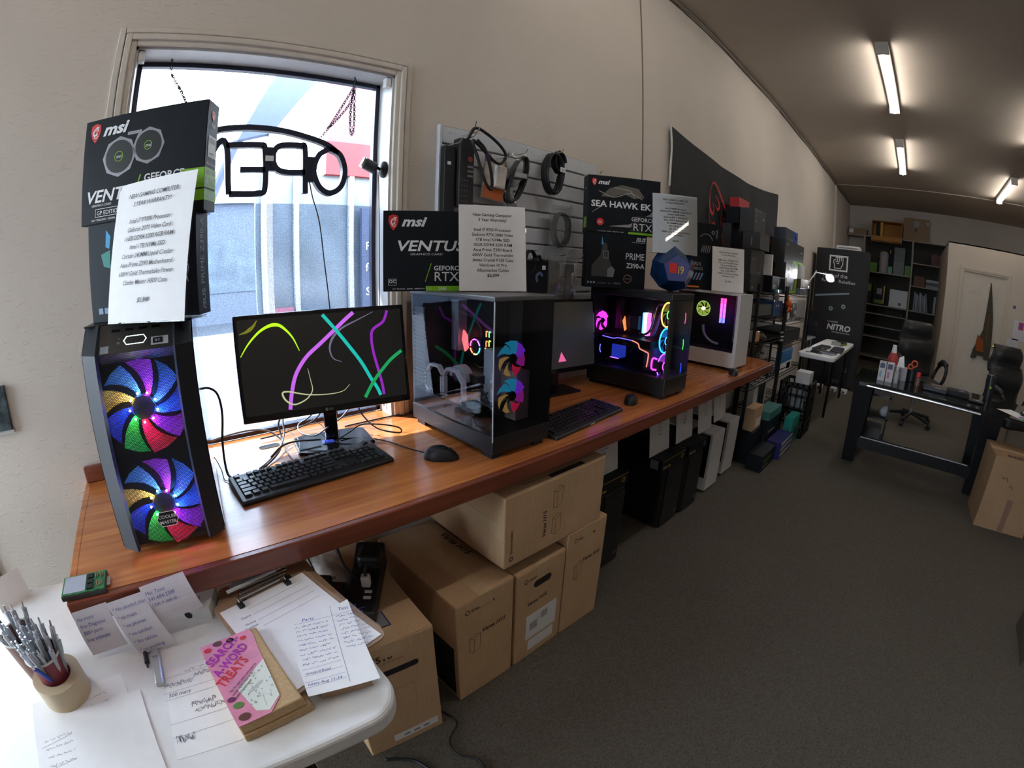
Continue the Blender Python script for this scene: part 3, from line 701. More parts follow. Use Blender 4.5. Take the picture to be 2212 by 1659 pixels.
# ------------------------------------------------------------------ monitor with the ribbon screen saver
mo = thing('monitor', 'slim black monitor showing colourful ribbons on a dark screen in front of the window', 'monitor', (.809, -.135, H), -.143)
MW, MH = .558, .326; head = bpy.data.objects.new('display', None); COL.objects.link(head); head.parent = mo; head.location = (0, 0, .108); head.rotation_euler = (-.17, 0, 0)
MB().box(-MW/2, MW/2, 0, .022, 0, MH).build('bezel', BLKG, head, bevel=.004)
MB().box(-.14, .14, .022, .045, .05, .25).build('rear_housing', BLK, head, bevel=.008)
SX, SY, SW, SHH = -MW/2+.012, .022, MW-.024, MH-.036
Pr(Face((SX, 0, SY), (1, 0, 0), (0, 0, 1))).rect(0, 0, SW, SHH).build('screen', mat('screen_dark', (.006, .006, .006), .25, emit=(.004, .004, .0036), estr=1.0), head)
RIB = dict(lime=([(0.006, 0.622), (0.056, 0.745), (0.123, 0.86), (0.187, 0.917), (0.239, 0.917), (0.28, 0.86), (0.319, 0.766), (0.351, 0.627)], (.38, .75, .01), .011, .8),
    olive=([(0.01, 0.854), (0.054, 0.877), (0.092, 0.923), (0.117, 0.985)], (.16, .17, .01), .012, .6),
    slate=([(0.821, 0.984), (0.717, 0.904), (0.618, 0.827), (0.557, 0.73), (0.533, 0.614), (0.55, 0.506), (0.6, 0.459)], (.18, .16, .26), .008, .45),
    violet=([(0.259, 0.015), (0.281, 0.195), (0.317, 0.381), (0.386, 0.548), (0.48, 0.682), (0.574, 0.818), (0.639, 0.915), (0.695, 0.991)], (.42, .10, .62), .012, .75),
    teal=([(0.504, 0.99), (0.574, 0.826), (0.652, 0.625), (0.721, 0.431), (0.773, 0.238), (0.807, 0.124), (0.825, 0.036)], (.01, .45, .40), .011, .6),
    purple=([(0.912, 0.987), (0.881, 0.865), (0.812, 0.783), (0.798, 0.678), (0.804, 0.524), (0.822, 0.352), (0.84, 0.179), (0.847, 0.039)], (.25, .02, .42), .009, .6),
    green=([(0.987, 0.516), (0.913, 0.428), (0.847, 0.316), (0.789, 0.204), (0.724, 0.034)], (.01, .30, .09), .011, .6),
    pale=([(0.636, 0.203), (0.585, 0.137), (0.488, 0.126), (0.367, 0.152), (0.264, 0.206), (0.225, 0.198), (0.242, 0.114), (0.292, 0.063), (0.364, 0.105), (0.403, 0.187), (0.4, 0.292), (0.389, 0.428)], (.45, .48, .28), .006, .6))
for k, (nm, (pts, col, wd, st)) in enumerate(RIB.items()):
    Pr(Face((SX, 0, SY), (1, 0, 0), (0, 0, 1)), 2+k*.3).stroke([(u*SW, v*SHH) for u, v in pts], wd, 8, taper=nm in ('pale', 'slate', 'olive', 'lime')).build('screen_ribbon', glow('rib_'+nm, col, st), head)
q = Pr(Face((-.012, 0, .006), (1, 0, 0), (0, 0, 1))); q.disc(0, .005, .005, 16); q.text('LG', .008, .001, .011, 'LEFT', .02); q.build('maker_lettering', INKG, head)
nk = MB(); nk.box(-.022, .022, .012, .032, .012, .18); nk.build('stand_neck', BLKG, mo, bevel=.006)
bs = MB(); bs.prism([(-.125, -.060), (-.09, -.078), (.09, -.078), (.125, -.060), (.125, .075), (.09, .095), (-.09, .095), (-.125, .075)], 'z', 0, .012); bs.build('stand_base', BLKG, mo, bevel=.004)

# ------------------------------------------------------------------ keyboards and mice
KEYM = mat('key_black', (0.020, 0.022, 0.026), .30, var=.1)
def key_mesh(w_, d_=.0165):
    m_ = MB(); a, b_ = w_/2, d_/2; t_ = .0022
    m_.add([(-a, -b_, 0), (a, -b_, 0), (a, b_, 0), (-a, b_, 0), (-a+t_, -b_+t_, .0065), (a-t_, -b_+t_, .0065), (a-t_, b_-t_*.6, .0065), (-a+t_, b_-t_*.6, .0065)],
           [(4, 5, 6, 7), (0, 1, 5, 4), (1, 2, 6, 5), (2, 3, 7, 6), (3, 0, 4, 7)])
    return m_.mesh('key', KEYM)
KM = {}
def keyboard(label, loc, rotz, logo=False, group='keyboards on the counter'):
    t = thing('keyboard', label, 'keyboard', loc, rotz, group)
    b = MB(); b.prism([(-.076, 0), (.076, 0), (.076, .022), (.070, .024), (-.070, .013), (-.076, .010)], 'x', -.228, .228); b.build('keyboard_body', BLK, t, bevel=.003)
    U = .0190; tilt = math.atan2(.011, .14)
    def key(x, y, wu=1.0, du=1.0):
        kk = (round(wu, 2), round(du, 2))
        if kk not in KM: KM[kk] = key_mesh(U*wu-.0022, U*du-.0022)
        o = bpy.data.objects.new('key', KM[kk]); COL.objects.link(o); o.parent = t
        o.location = (x, y, .0185+y*math.tan(tilt)); o.rotation_euler = (tilt, 0, 0)
    x0 = -.216
    def row(y, widths, xs=x0):
        x = xs
        for wu in widths:
            if wu < 0: x += -wu*U; continue
            key(x+wu*U/2, y, wu); x += wu*U
    row(.057, [1, -1]+[1]*4+[-.5]+[1]*4+[-.5]+[1]*4); row(.057, [1]*3, x0+15.25*U)
    row(.030, [1]*13+[2]); row(.011, [1.5]+[1]*12+[1.5]); row(-.008, [1.75]+[1]*11+[2.25]); row(-.027, [2.25]+[1]*10+[2.75]); row(-.046, [1.25]*3+[6.25]+[1.25]*4)
    row(.030, [1]*3, x0+15.25*U); row(.011, [1]*3, x0+15.25*U); row(-.027, [1], x0+16.25*U); row(-.046, [1]*3, x0+15.25*U)
    for y in (.030, .011, -.008, -.027): row(y, [1]*3, x0+18.5*U)
    row(-.046, [2, 1], x0+18.5*U); key(x0+22*U, .0205, 1, 2); key(x0+22*U, -.0365, 1, 2); key(x0+22*U, .057, 1, 1)
    if logo: Pr(Face((-.02, -.076, .004), (1, 0, 0), (0, 0, 1))).rect(0, 0, .03, .004).build('logo', INKW, t)
    return t
def mouse(label, loc, rotz, group='computer mice on the counter', logo=False):
    t = thing('computer_mouse', label, 'mouse', loc, rotz, group)
    n, m2 = 16, 7; vs = []; b = MB()
    for j in range(m2+1):
        v = j/m2; hz = .038*math.sin(v*PI/2)
        for i in range(n):
            a = 2*PI*i/n; k = math.cos(v*PI/2*.92)
            x = .030*math.cos(a)*(.35+.65*k) if j else .029*math.cos(a); y = .055*math.sin(a)*(.25+.75*k) if j else .054*math.sin(a)
            vs.append((x*(1-.12*(y > 0)*y/.055), y, hz*(1-.30*max(0, y)/.055)))
    b.add(vs, [(j*n+i, j*n+(i+1) % n, (j+1)*n+(i+1) % n, (j+1)*n+i) for j in range(m2) for i in range(n)]+[tuple(range(m2*n, (m2+1)*n))])
    b.build('shell', BLK, t, smooth='all')
    MB().lathe([(.001, -.004), (.009, -.004), (.009, .004), (.001, .004)], (0, .026, .0265), 14, 'x').build('scroll_wheel', BLKM, t)
    if logo: q = Pr(Face((-.008, -.030, .0375), (1, 0, 0), (0, 1, 0))); q.text('DELL', .008, 0, .006); q.build('lettering', INKG, t)
    return t
keyboard('black wired keyboard on the counter in front of the monitor at the window', (.672, -.316, H), .068)
mouse('black mouse on the counter beside the keyboard at the window', (1.030, -.438, H), -2.3, logo=True)
keyboard('black keyboard on the counter between the two glass towers', (1.625, -.462, H), .10, True)
mouse('black mouse on the counter in front of the liquid cooled tower', (1.985, -.470, H), -1.1)
mouse('black mouse on the counter between the liquid cooled tower and the white tower', (3.00, -.555, H), -1.1)
# ------------------------------------------------------------------ glass tower with the two fans in front
def led_strip(t, pts, w_, col, s, name='light_strip', r=.0022):
    MB().tube(pts, r, 5, 3).build(name, glow(name+str(col), col, s), t, smooth='all')
VENT = mesh_mat('vent_mesh', .008, .78, (.012, .012, .014))
tw = thing('desktop_tower', 'black glass sided desktop tower with two colourful fans beside the first monitor', 'computer', (1.135, -.55, H))
W_, D_, H_ = .237, .45, .478
MB().box(0, W_, 0, D_, .018, .075).build('base', BLK, tw, bevel=.004)
for x in (.03, W_-.03):
    for y in (.04, D_-.04): MB().box(x-.02, x+.02, y-.025, y+.025, 0, .018).build('foot', BLK, tw)
MB().box(-.002, W_+.002, -.002, D_, H_-.014, H_).build('top_panel', mat('top_grey', (.10, .10, .11), .35), tw, bevel=.003)
MB().box(W_-.004, W_, .004, D_, .075, H_-.014).build('right_panel', BLK, tw)
MB().box(.006, W_-.004, D_-.004, D_, .075, H_-.014).build('rear_panel', mat('tray_charcoal', (.06, .065, .075), .5), tw)
MB().box(.19, .194, .09, D_-.004, .075, H_-.014).build('motherboard_tray', mat('tray_charcoal', (.06, .065, .075), .5), tw)
MB().box(.004, W_-.004, .10, D_-.01, .075, .135).build('power_shroud', BLKG, tw)
MB().box(0, .004, .004, D_-.006, .075, H_-.014).build('side_glass', SMOKE, tw)
MB().box(0, W_, 0, .004, .075, H_-.014).build('front_glass', mat('front_black_glass', (.004, .004, .005), .06, spec=.6, alpha=.62, var=.02), tw)
MB().box(-.0015, .0015, -.0015, .0015, .06, H_-.014).build('glass_seam', mat('seam_light', (.45, .48, .52), .3), tw)
cx = [glow('c_gold', (.75, .48, .14), .75), glow('c_cyan', (.03, .45, .80), .9), glow('c_violet', (.30, .04, .95), 1.1), glow('c_mag', (.62, .03, .50), .8), glow('c_red', (.95, .02, .12), .9), glow('c_dim', (.10, .06, .02), .3)]
for z in (.296, .184):
    fan(tw, (.083, .012, z), .055, [cx[2], cx[1], cx[1], cx[0], cx[0], cx[4], cx[3]], 7, .27, leds=None, gap=.10)
mb = MB(); mb.box(.178, .189, .15, .40, .20, .45); mb.build('motherboard', mat('pcb_dark', (.012, .014, .016), .5), tw)
MB().box(.140, .178, .36, .40, .26, .44).build('heatsink', mat('heatsink_grey', (.42, .48, .56), .4), tw)
MB().prism([(.335, .26), (.352, .30), (.345, .335), (.325, .32), (.318, .275)], 'x', .150, .156).build('lit_gem', glow('gem', (1.0, .16, .18), 1.0), tw)
MB().box(.150, .178, .245, .305, .255, .315).build('pump_block', BLK, tw, bevel=.008)
pc = [(.149, .275+.026*math.cos(a), .285+.026*math.sin(a)) for a in [2*PI*i/24 for i in range(25)]]
for k, col in enumerate(((1, .1, .5), (.9, .1, .9), (.35, .15, 1), (.05, .6, 1), (.7, .8, .2), (1, .2, .1))): led_strip(tw, pc[4*k:4*k+4], 0, col, 3.0, 'pump_ring')
for k in range(4):
    x = .155+.001*k; MB().box(.150, .176, .196+k*.010, .202+k*.010, .235, .345).build('memory_stick', BLK, tw)
    if k % 2 == 0: MB().box(.1485, .1502, .196+k*.010, .202+k*.010, .235, .29).build('memory_light', glow('mem%d' % k, ((1, .05, .55), (1, .45, .1))[k//2], 1.6), tw)
for k, (y, z, col) in enumerate(((.215, .345, (1, .3, .15)), (.200, .345, (.2, .9, .3)), (.200, .315, (.5, .9, .1)), (.215, .312, (1, .2, .1)))):
    led_strip(tw, [(.149, y, z-.018), (.149, y, z), (.149, y-.008, z)], 0, col, 1.3, 'memory_edge')
g = MB(); g.box(.07, .178, .16, .40, .185, .215); g.build('graphics_card', BLK, tw, bevel=.004)
g = MB(); g.lathe([(.034, 0), (.048, 0), (.048, .03), (.034, .03), (.034, 0)], (.055, .245, .190), 20, 'x', PI*.05, PI*1.0); g.build('cooler_tube', mat('tube_grey', (.5, .55, .6), .4), tw, smooth=True)
MB().box(.10, .175, .12, .165, .10, .30).build('cable_cover', mat('panel_grey', (.40, .46, .54), .45), tw)
SIL = mat('silver_frame', (.75, .84, .95), .35)
for y, z, s_ in ((.235, .170, .068), (.335, .172, .064)):
    o_ = MB(); n = 8
    P8 = [(s_*math.cos(2*PI*(i+.5)/n), s_*1.0*math.sin(2*PI*(i+.5)/n)) for i in range(n)]
    vs = []
    for x in (.02, .036):
        for k in (1.0, .86): vs += [(x, y+a*k, z+b_*k) for a, b_ in P8]
    fs = []
    for i in range(n):
        j = (i+1) % n
        fs += [(i, j, n+j, n+i), (2*n+i, 3*n+i, 3*n+j, 2*n+j), (i, 2*n+i, 2*n+j, j), (n+i, n+j, 3*n+j, 3*n+i)]
    o_.add(vs, fs); o_.build('octagonal_fan_frame', SIL, tw)
for k in range(5):
    MB().tube([(.09, .15+R(-.02, .02), .14+R(0, .03)), (.05+R(-.02, .02), .12, .15+R(0, .04)), (.06, .07+R(-.01, .01), .13+R(0, .03)), (.10, .04, .12+R(0, .05))], .003, 5, 5).build('cable', BLK, tw)
MB().box(.135, .19, .05, .12, .085, .24).build('view_behind_patch', mat('view_behind_pale', (.75, .68, .60), .5), tw)  # pale block standing in for the counter and wall seen through the case
MB().box(.012, .016, .375, D_-.005, .15, .42).build('rear_vent', VENT, tw)
# carton and price sign on its top
t, F = carton('graphics_card_box', 'black graphics card carton with green corner, standing on the glass tower by the first monitor', .372, .065, .255, (.993, -.174, H+H_+.0005), -.485, BOXB)
msi_logo(t, F['F'], .032, .218, .040)
q = Pr(F['F']); q.text('VENTUS', .040, .128, .046, 'LEFT', .02, .20, 1.28); q.text('GRAPHICS CARD', .085, .114, .009, 'LEFT', sx=1.5); q.text('GEFORCE', .160, .066, .021, 'LEFT', .02); q.text('RTX', .160, .032, .042, 'LEFT'); q.text('RAY TRACING   GDDR6   DIRECTX 12   ANSEL', .03, .006, .006, 'LEFT'); q.frame(.016, .020, .026, .020, .001); q.text('OC', .029, .027, .014, bold=.02); q.build('front_lettering', INKW, t)
Pr(F['F']).rect(.135, 0, .237, .016).build('green_band', INKGREEN, t)
Pr(F['F']).poly([(.132, .030), (.1345, .030), (.153, .088), (.1505, .088)]).build('green_slash', INKGREEN, t)
Pr(F['F'], 2).text('2080', .175, .003, .013, 'LEFT', .02).build('model_number', INKW, t)
price_sign('price sign reading $2,099, standing on the glass tower beside the first monitor', (1.173, -.335, H+H_+.001), -.485, .165,
           ['New Gaming Computer', '3 Year Warranty!', '', 'Intel i7 9700 Processor', 'Geforce RTX 2080 Video', '1TB Intel NVMe SSD', '16GB DDR4 3200 RAM', 'Asus Prime Z390 Board', '600W Gold Thermaltake', 'Antec Crystal P120 Case', 'Windows 10 Pro', 'Aftermarket Cables'], .0140, .243, '$2,099', step=.0163, front=False)

# ------------------------------------------------------------------ second monitor, dark
m2 = thing('monitor', 'black monitor with a dark grey screen between the two glass towers', 'monitor', (1.855, -.150, H), -.10)
h2 = bpy.data.objects.new('display', None); COL.objects.link(h2); h2.parent = m2; h2.location = (0, 0, .085); h2.rotation_euler = (-.12, 0, 0)
MB().box(-.255, .255, 0, .022, 0, .335).build('bezel', BLKG, h2, bevel=.004)
Pr(Face((-.243, 0, .022), (1, 0, 0), (0, 0, 1))).rect(0, 0, .486, .30).build('screen', mat('screen_grey', (.012, .013, .014), .3, emit=(.008, .008, .007), estr=1.0), h2)
Pr(Face((-.243, 0, .022), (1, 0, 0), (0, 0, 1)), 2).stroke([(.10, .075), (.15, .035), (.20, .01)], .010).build('screen_ribbon', glow('rib_white', (.6, .55, .48), .5), h2)
Pr(Face((-.243, 0, .022), (1, 0, 0), (0, 0, 1)), 2).poly([(.25, .03), (.27, .075), (.30, .03)]).build('screen_ribbon', glow('rib_pink', (.7, .12, .3), .6), h2)
MB().box(-.02, .02, .01, .03, .008, .16).build('stand_neck', BLKG, m2, bevel=.005)
MB().prism([(-.10, -.06), (.10, -.06), (.10, .07), (-.10, .07)], 'z', 0, .010).build('stand_base', BLKG, m2, bevel=.004)

# ------------------------------------------------------------------ liquid cooled tower
t3 = thing('desktop_tower', 'black liquid cooled desktop tower with three ring lit fans and bent tubes', 'computer', (2.13, -.55, H))
W_, D_, H_ = .222, .450, .478
MB().box(0, W_, 0, D_, .016, .10).build('base', BLK, t3, bevel=.006)
for x in (.03, W_-.03):
    for y in (.04, D_-.04): MB().box(x-.02, x+.02, y-.025, y+.025, 0, .016).build('foot', BLK, t3)
MB().box(0, W_, 0, D_, H_-.035, H_).build('top_panel', BLK, t3, bevel=.004)
MB().box(-.001, .030, -.001, .012, .10, H_-.035).build('corner_post', BLKM, t3)
MB().box(W_-.004, W_, .004, D_, .10, H_-.035).build('right_panel', BLK, t3)
MB().box(.004, W_-.004, D_-.004, D_, .10, H_-.035).build('rear_panel', BLKM, t3)
MB().box(.176, .180, .08, D_-.005, .10, H_-.035).build('motherboard_tray', BLKM, t3)
MB().box(0, .003, .012, D_-.004, .10, H_-.035).build('side_glass', SMOKE, t3)
MB().box(.030, W_, 0, .003, .10, H_-.035).build('front_glass', SMOKE, t3)
rc = ((1.0, .42, .06), (.02, .42, 1.0), (.22, .06, 1.0))
r2c = ((.20, .13, .03), (.02, .16, .45), (.30, .05, .50))
for k, z in enumerate((.375, .256, .138)):
    f = fan(t3, (.085, .060, z), .054, [glow('f3b%d' % k, r2c[k], .40)], 7, .30, ring=glow('f3r%d' % k, rc[k], 3.0), gap=.08, hubm=BLKM)
    MB().ring((0, -.004, 0), .018, .0022, 'y', 20, 6).build('hub_light', glow('f3h%d' % k, ((.1, .9, .1), (.02, .35, 1), (1, .05, .8))[k], 2.5), f, smooth='all')
pk = glow('pinkfan', (.75, .04, .70), 1.1)
fan(t3, (.085, D_-.02, .305), .052, [pk], 5, .26, gap=.12)
MB().box(.165, .176, .10, .40, .19, .43).build('motherboard', mat('pcb_dark', (.012, .014, .016), .5), t3)
MB().box(.135, .165, .355, .385, .27, .42).build('heatsink', mat('heatsink_rose', (.12, .05, .08), .4, metal=.4), t3)
MB().prism([(.335, .26), (.350, .31), (.338, .335), (.325, .27)], 'x', .145, .15).build('lit_gem', glow('gem2', (1.0, .30, .08), .8), t3)
MB().box(.14, .165, .25, .305, .275, .345).build('water_block', mat('block_grey', (.06, .07, .08), .2), t3, bevel=.005)
for k, col in enumerate(((1, .15, .6), (1, .75, .35), (.7, 1, .9), (.15, .45, 1))):
    MB().box(.135, .165, .195+k*.0085, .201+k*.0085, .255, .365).build('memory_stick', glow('ram3_%d' % k, col, 1.5), t3)
CH = CHROME
MB().tube([(.10, .045, .418), (.11, .10, .420), (.12, .135, .412), (.125, .150, .385), (.125, .160, .33), (.125, .175, .285), (.128, .205, .262), (.135, .235, .262)], .0062, 8, 6).build('bent_tube', CH, t3, smooth='all')
MB().tube([(.10, .045, .40), (.11, .09, .395), (.12, .12, .37), (.125, .14, .30), (.125, .16, .26), (.128, .20, .247)], .0058, 8, 6).build('bent_tube', mat('tube_violet', (.25, .18, .5), .15), t3, smooth='all')
g = MB(); g.box(.045, .165, .115, .40, .205, .245); g.build('graphics_card', BLK, t3, bevel=.004)
led_strip(t3, [(.044, .395, .236), (.044, .33, .232), (.044, .30, .238), (.044, .22, .236)], 0, (.15, .10, 1.0), 1.6, 'card_edge_light')
led_strip(t3, [(.044, .22, .236), (.044, .185, .226), (.044, .175, .205), (.044, .14, .195), (.044, .125, .185), (.044, .13, .125)], 0, (.85, .28, .20), .8, 'card_edge_light', .0032)
q = Pr(Face((.0448, .30, .20), (0, -1, 0), (0, 0, 1))); q.text('msi', .04, .012, .018, shear=.3); q.build('card_lettering', INKG, t3)
MB().box(.06, .12, .30, .345, .135, .20).build('lit_reservoir', glow('resblue', (.02, .04, .45), .5), t3)
led_strip(t3, [(.058, .350, .135), (.058, .30, .134)], 0, (.4, .1, 1.0), 2.2, 'reservoir_light')
led_strip(t3, [(.05, .41, .19), (.05, .412, .165), (.05, .405, .15)], 0, (.15, .12, 1.0), 1.6, 'corner_light')
q = MB(); q.box(.02, .05, .05, .09, .118, .165); q.build('pump_housing', BLK, t3)
led_strip(t3, [(.018, .062, .178), (.018, .085, .176), (.018, .087, .130), (.018, .062, .128)], 0, (1.0, .03, .75), 3.0, 'pump_light', .004)
MB().box(.05, .15, .10, .16, .10, .22).build('cable_bundle', mat('cable_navy', (.05, .06, .12), .5), t3, bevel=.01)
for k, (y, z, col) in enumerate(((.004, .36, (1, .1, .4)), (.004, .235, (.1, .9, .1)), (.004, .12, (.02, .1, 1)))): led_strip(t3, [(.190, y+.02, z-.025), (.194, y+.02, z), (.190, y+.02, z+.025)], 0, col, .8, 'side_light')
# cartons on top of it
t, F = carton('motherboard_box', 'black motherboard carton lettered PRIME Z390-A on the liquid cooled tower', .292, .060, .252, (1.990, -.170, H+H_+.0005), -.65, BOXB)
q = Pr(F['F']); q.text('PRIME', .285, .135, .044, 'RIGHT', .0, 0, .82); q.text('Z390-A', .285, .096, .032, 'RIGHT', .02, 0, .88); q.text('/SUS', .285, .222, .024, 'RIGHT', .03, .1); q.text('IN SEARCH OF INCREDIBLE', .285, .214, .0055, 'RIGHT'); q.build('front_lettering', INKW, t)
gy = mat('print_grey', (.055, .06, .065), .5); q = Pr(F['F']); q.poly([(.03, .05), (.12, .05), (.125, .10), (.105, .15), (.10, .20), (.08, .21), (.07, .15), (.03, .10)]); q.build('board_picture', gy, t)
q = Pr(F['F'], 2); q.frame(.082, .135, .026, .034, .003); q.build('socket_picture', INKG, t)
Pr(F['F'], 2).poly([(.105, .05), (.135, .05), (.14, .085), (.125, .10), (.105, .085)]).build('heatsink_picture', ink('steel', (.20, .25, .30)), t)
Pr(F['F'], 2).poly([(.075, .255-.02), (.082, .20), (.072, .195)]).build('flame_picture', ink('cyan', (.05, .35, .65)), t)
q = Pr(F['F']); 
for k in range(12): q.annulus(.205, .045, .020, .017, 4, 2*PI*k/12, 2*PI*(k+.8)/12)
q.build('round_mark', ink('rainbow', (.45, .25, .25)), t)
q = Pr(F['F']); q.text('AURA', .205, .042, .010); q.build('mark_lettering', INKG, t)
q = Pr(F['F']); 
for x in (.012, .026, .040): q.rect(x, .018, .009, .009)
q.text('HDMI', .155, .017, .013); q.text('CrossFireX', .08, .018, .009); q.text('intel', .118, .018, .008); q.build('icon_row', ink('lightblue', (.25, .35, .5)), t)
q = Pr(F['L']); q.text('PRIME Z390-A', .022, .04, .018, 'LEFT', rot=PI/2); q.build('spine_lettering', INKW, t)
t, F = carton('graphics_card_box', 'black graphics card carton lettered SEA HAWK EK above the liquid cooled tower', .350, .085, .262, (1.990, -.172, H+H_+.2532), -.65, BOXB)
msi_logo(t, F['F'], .028, .230, .028)
sm = ink('smoke', (.30, .28, .27)); q = Pr(F['F']); q.poly([(.10, .03), (.20, .045), (.30, .10), (.35, .155), (.35, .10), (.25, .05), (.20, .03)]); q.build('smoke_picture', sm, t)
q = Pr(F['F']); q.poly([(.06, .165), (.10, .205), (.16, .225), (.24, .215), (.27, .175), (.22, .165), (.17, .185), (.11, .165)]); q.build('hawk_picture', ink('umber', (.12, .105, .09)), t)
q = Pr(F['F'], 2); q.stroke([(.05, .19), (.12, .165), (.20, .19), (.26, .165)], .004, 4); q.stroke([(.02, .09), (.08, .13)], .003); q.stroke([(.12, .21), (.2, .2), (.22, .17)], .004, 4); q.build('hawk_highlight', ink('fawn', (.32, .29, .25)), t)
q = Pr(F['F'], 3); q.text('SEA HAWK EK', .015, .118, .040, 'LEFT', .025, 0, 1.12); q.text('GEFORCE', .265, .062, .026, bold=.01); q.text('RTX', .265, .018, .050, bold=-.004); q.text('RAY TRACING   GDDR6   DIRECTX 12   ANSEL', .05, .004, .006, 'LEFT'); q.build('front_lettering', INKW, t)
Pr(F['F'], 2).poly([(.205, .010), (.35, .010), (.35, .088), (.222, .088)]).build('dark_panel', ink('dark', (.010, .012, .012)), t)
Pr(F['F'], 3).rect(.196, -.0, .154, .010).build('green_band', INKGREEN, t); Pr(F['F'], 3).poly([(.325, .010), (.35, .010), (.35, .055)]).build('green_corner', INKGREEN, t)
Pr(F['F'], 2).disc(.060, .048, .017).build('red_disc', INKRED, t); Pr(F['F'], 3).text('EK', .060, .041, .016).build('disc_lettering', INKW, t)
q = Pr(F['L']); q.rect(.02, .02, .05, .05); q.build('side_green_band', INKGREEN, t)
q = Pr(F['L'], 2); q.text('RTX', .045, .035, .02); q.text('msi', .045, .20, .016, shear=.3); q.build('side_lettering', INKW, t)
# dodecahedral processor pack
dd = thing('processor_pack', 'dark blue translucent dodecahedral processor pack lettered i9 on the liquid cooled tower', 'box', (2.262, -.470, H+H_))
def dodeca(r):
    import bmesh
    ph = (1+5**.5)/2; V_ = [(a, b_, c_) for a in (-1, 1) for b_ in (-1, 1) for c_ in (-1, 1)]
    for a in (-1, 1):
        for b_ in (-1, 1): V_ += [(0, a/ph, b_*ph), (a/ph, b_*ph, 0), (a*ph, 0, b_/ph)]
    bm_ = bmesh.new(); 
    for v_ in V_: bm_.verts.new(v_)
    res = bmesh.ops.convex_hull(bm_, input=bm_.verts); bmesh.ops.dissolve_limit(bm_, angle_limit=.05, verts=bm_.verts, edges=bm_.edges)
    bm_.verts.index_update(); fs = [[v_.index for v_ in f_.verts] for f_ in bm_.faces]; vs = [v_.co.copy() for v_ in bm_.verts]; bm_.free()
    n0 = Vector((0, 1, ph)).normalized(); M_ = n0.rotation_difference(Vector((0, 0, 1))).to_matrix()
    k = r/math.sqrt(3); return [M_ @ v_*k for v_ in vs], fs
dv, dfs = dodeca(.108); zmin = min(v_.z for v_ in dv)
Mr = Matrix.Rotation(-.85, 3, 'Z'); dv = [Mr @ v_ for v_ in dv]
MB().add([(v_.x, v_.y, v_.z-zmin) for v_ in dv], dfs).build('shell', mat('pack_blue', (.010, .035, .11), .12, var=.35, scale=14, coat=.4), dd)
best = max(dfs, key=lambda f_: sum((dv[i] for i in f_), Vector()).normalized().dot(Vector((-.80, -.55, .35))))
cc = sum((dv[i] for i in best), Vector())/5; nn = cc.normalized(); uu = Vector((0, 0, 1)).cross(nn).normalized(); vv = nn.cross(uu)
fcc = Face(cc-Vector((0, 0, zmin)), uu, vv, .0008)
Pr(fcc).poly([(dv[i]-cc).dot(uu) and ((dv[i]-cc).dot(uu)*.97, (dv[i]-cc).dot(vv)*.97) for i in sorted(best, key=lambda i: math.atan2((dv[i]-cc).dot(vv), (dv[i]-cc).dot(uu)))]).build('label_facet', ink('violetblue', (.07, .08, .22)), dd)
Pr(fcc, 2).rect(-.036, -.018, .034, .044).build('red_square', INKRED, dd); Pr(fcc, 2).text('i9', .018, -.020, .050, bold=.01, sx=.8).build('lettering', ink('yellow', (.75, .45, .05)), dd)
price_sign('price sign reading $3,099, resting on the blue dodecahedral pack', (2.171, -.4106, H+H_+.1735), -.765, .135,
           ['NEW GAMING COMPUTER', '3 YEAR WARRANTY', '', 'Intel i9 9900K Processor', 'Geforce RTX 2080 EK Water Block', 'Corsair 32GB RAM', 'Samsung SSD + 500GB SSD', 'Asus Z390-A Motherboard', 'EK 360MM Radiator', 'EK RGB Pump', 'EK CPU Block', '700W Gold Thermaltake Power', 'Windows 10 Pro', ''], .0112, .248, '$3,099', bulge=.006, step=.0137)

# ------------------------------------------------------------------ white tower
WHT = mat('case_white', (.62, .63, .66), .35, var=.02)
t4 = thing('desktop_tower', 'white desktop tower with a glass side at the far end of the counter', 'computer', (3.066, -.528, H))
W_, D_, H_ = .236, .428, .476
MB().box(0, W_, 0, .022, .020, H_).build('front_panel', WHT, t4, bevel=.002)
MB().box(0, W_, .022, D_, H_-.014, H_).build('top_panel', WHT, t4); MB().box(0, .012, .022, D_, .020, .112).build('lower_side_panel', WHT, t4)
MB().box(.012, W_, .022, D_, .020, .112).build('power_shroud', BLKM, t4); MB().box(W_-.004, W_, .022, D_, .112, H_-.014).build('right_panel', WHT, t4)
MB().box(.004, W_-.004, D_-.004, D_, .112, H_-.014).build('rear_panel', BLKM, t4); MB().box(.19, .194, .022, D_-.004, .112, H_-.014).build('motherboard_tray', BLKM, t4)
MB().box(0, .003, .022, D_-.002, .112, H_-.014).build('side_glass', SMOKE, t4)
for x in (.03, W_-.03):
    for y in (.05, D_-.04): MB().box(x-.02, x+.02, y-.02, y+.02, 0, .020).build('foot', BLK, t4)
MB().box(.15, .158, .03, .085, .16, H_-.02).build('cable_bar', mat('bar_grey', (.30, .32, .36), .4), t4)
fan(t4, (.10, .290, .355), .046, [glow('limefan', (.35, .42, .06), .5)], 7, .26, ax='x', ring=glow('limering', (.30, .55, .10), .8), hubm=glow('limehub', (.9, 1, .6), 1.5))
for k, y in enumerate((.150, .172)):
    for j in range(5): MB().box(.12, .15, y, y+.006, .275+j*.032, .305+j*.032).build('memory_light', glow('nzr%d%d' % (k, j), ((.15, .15, 1), (.45, .1, 1), (.8, .1, .9), (1, .08, .6), (1, .05, .3))[j], 1.8), t4)
MB().tube([(.10, .28, .25), (.10, .27, .20), (.10, .24, .165), (.10, .20, .145), (.10, .16, .14)], .009, 8, 5).build('cooler_tube', mat('tube_white', (.50, .54, .58), .4), t4, smooth='all')
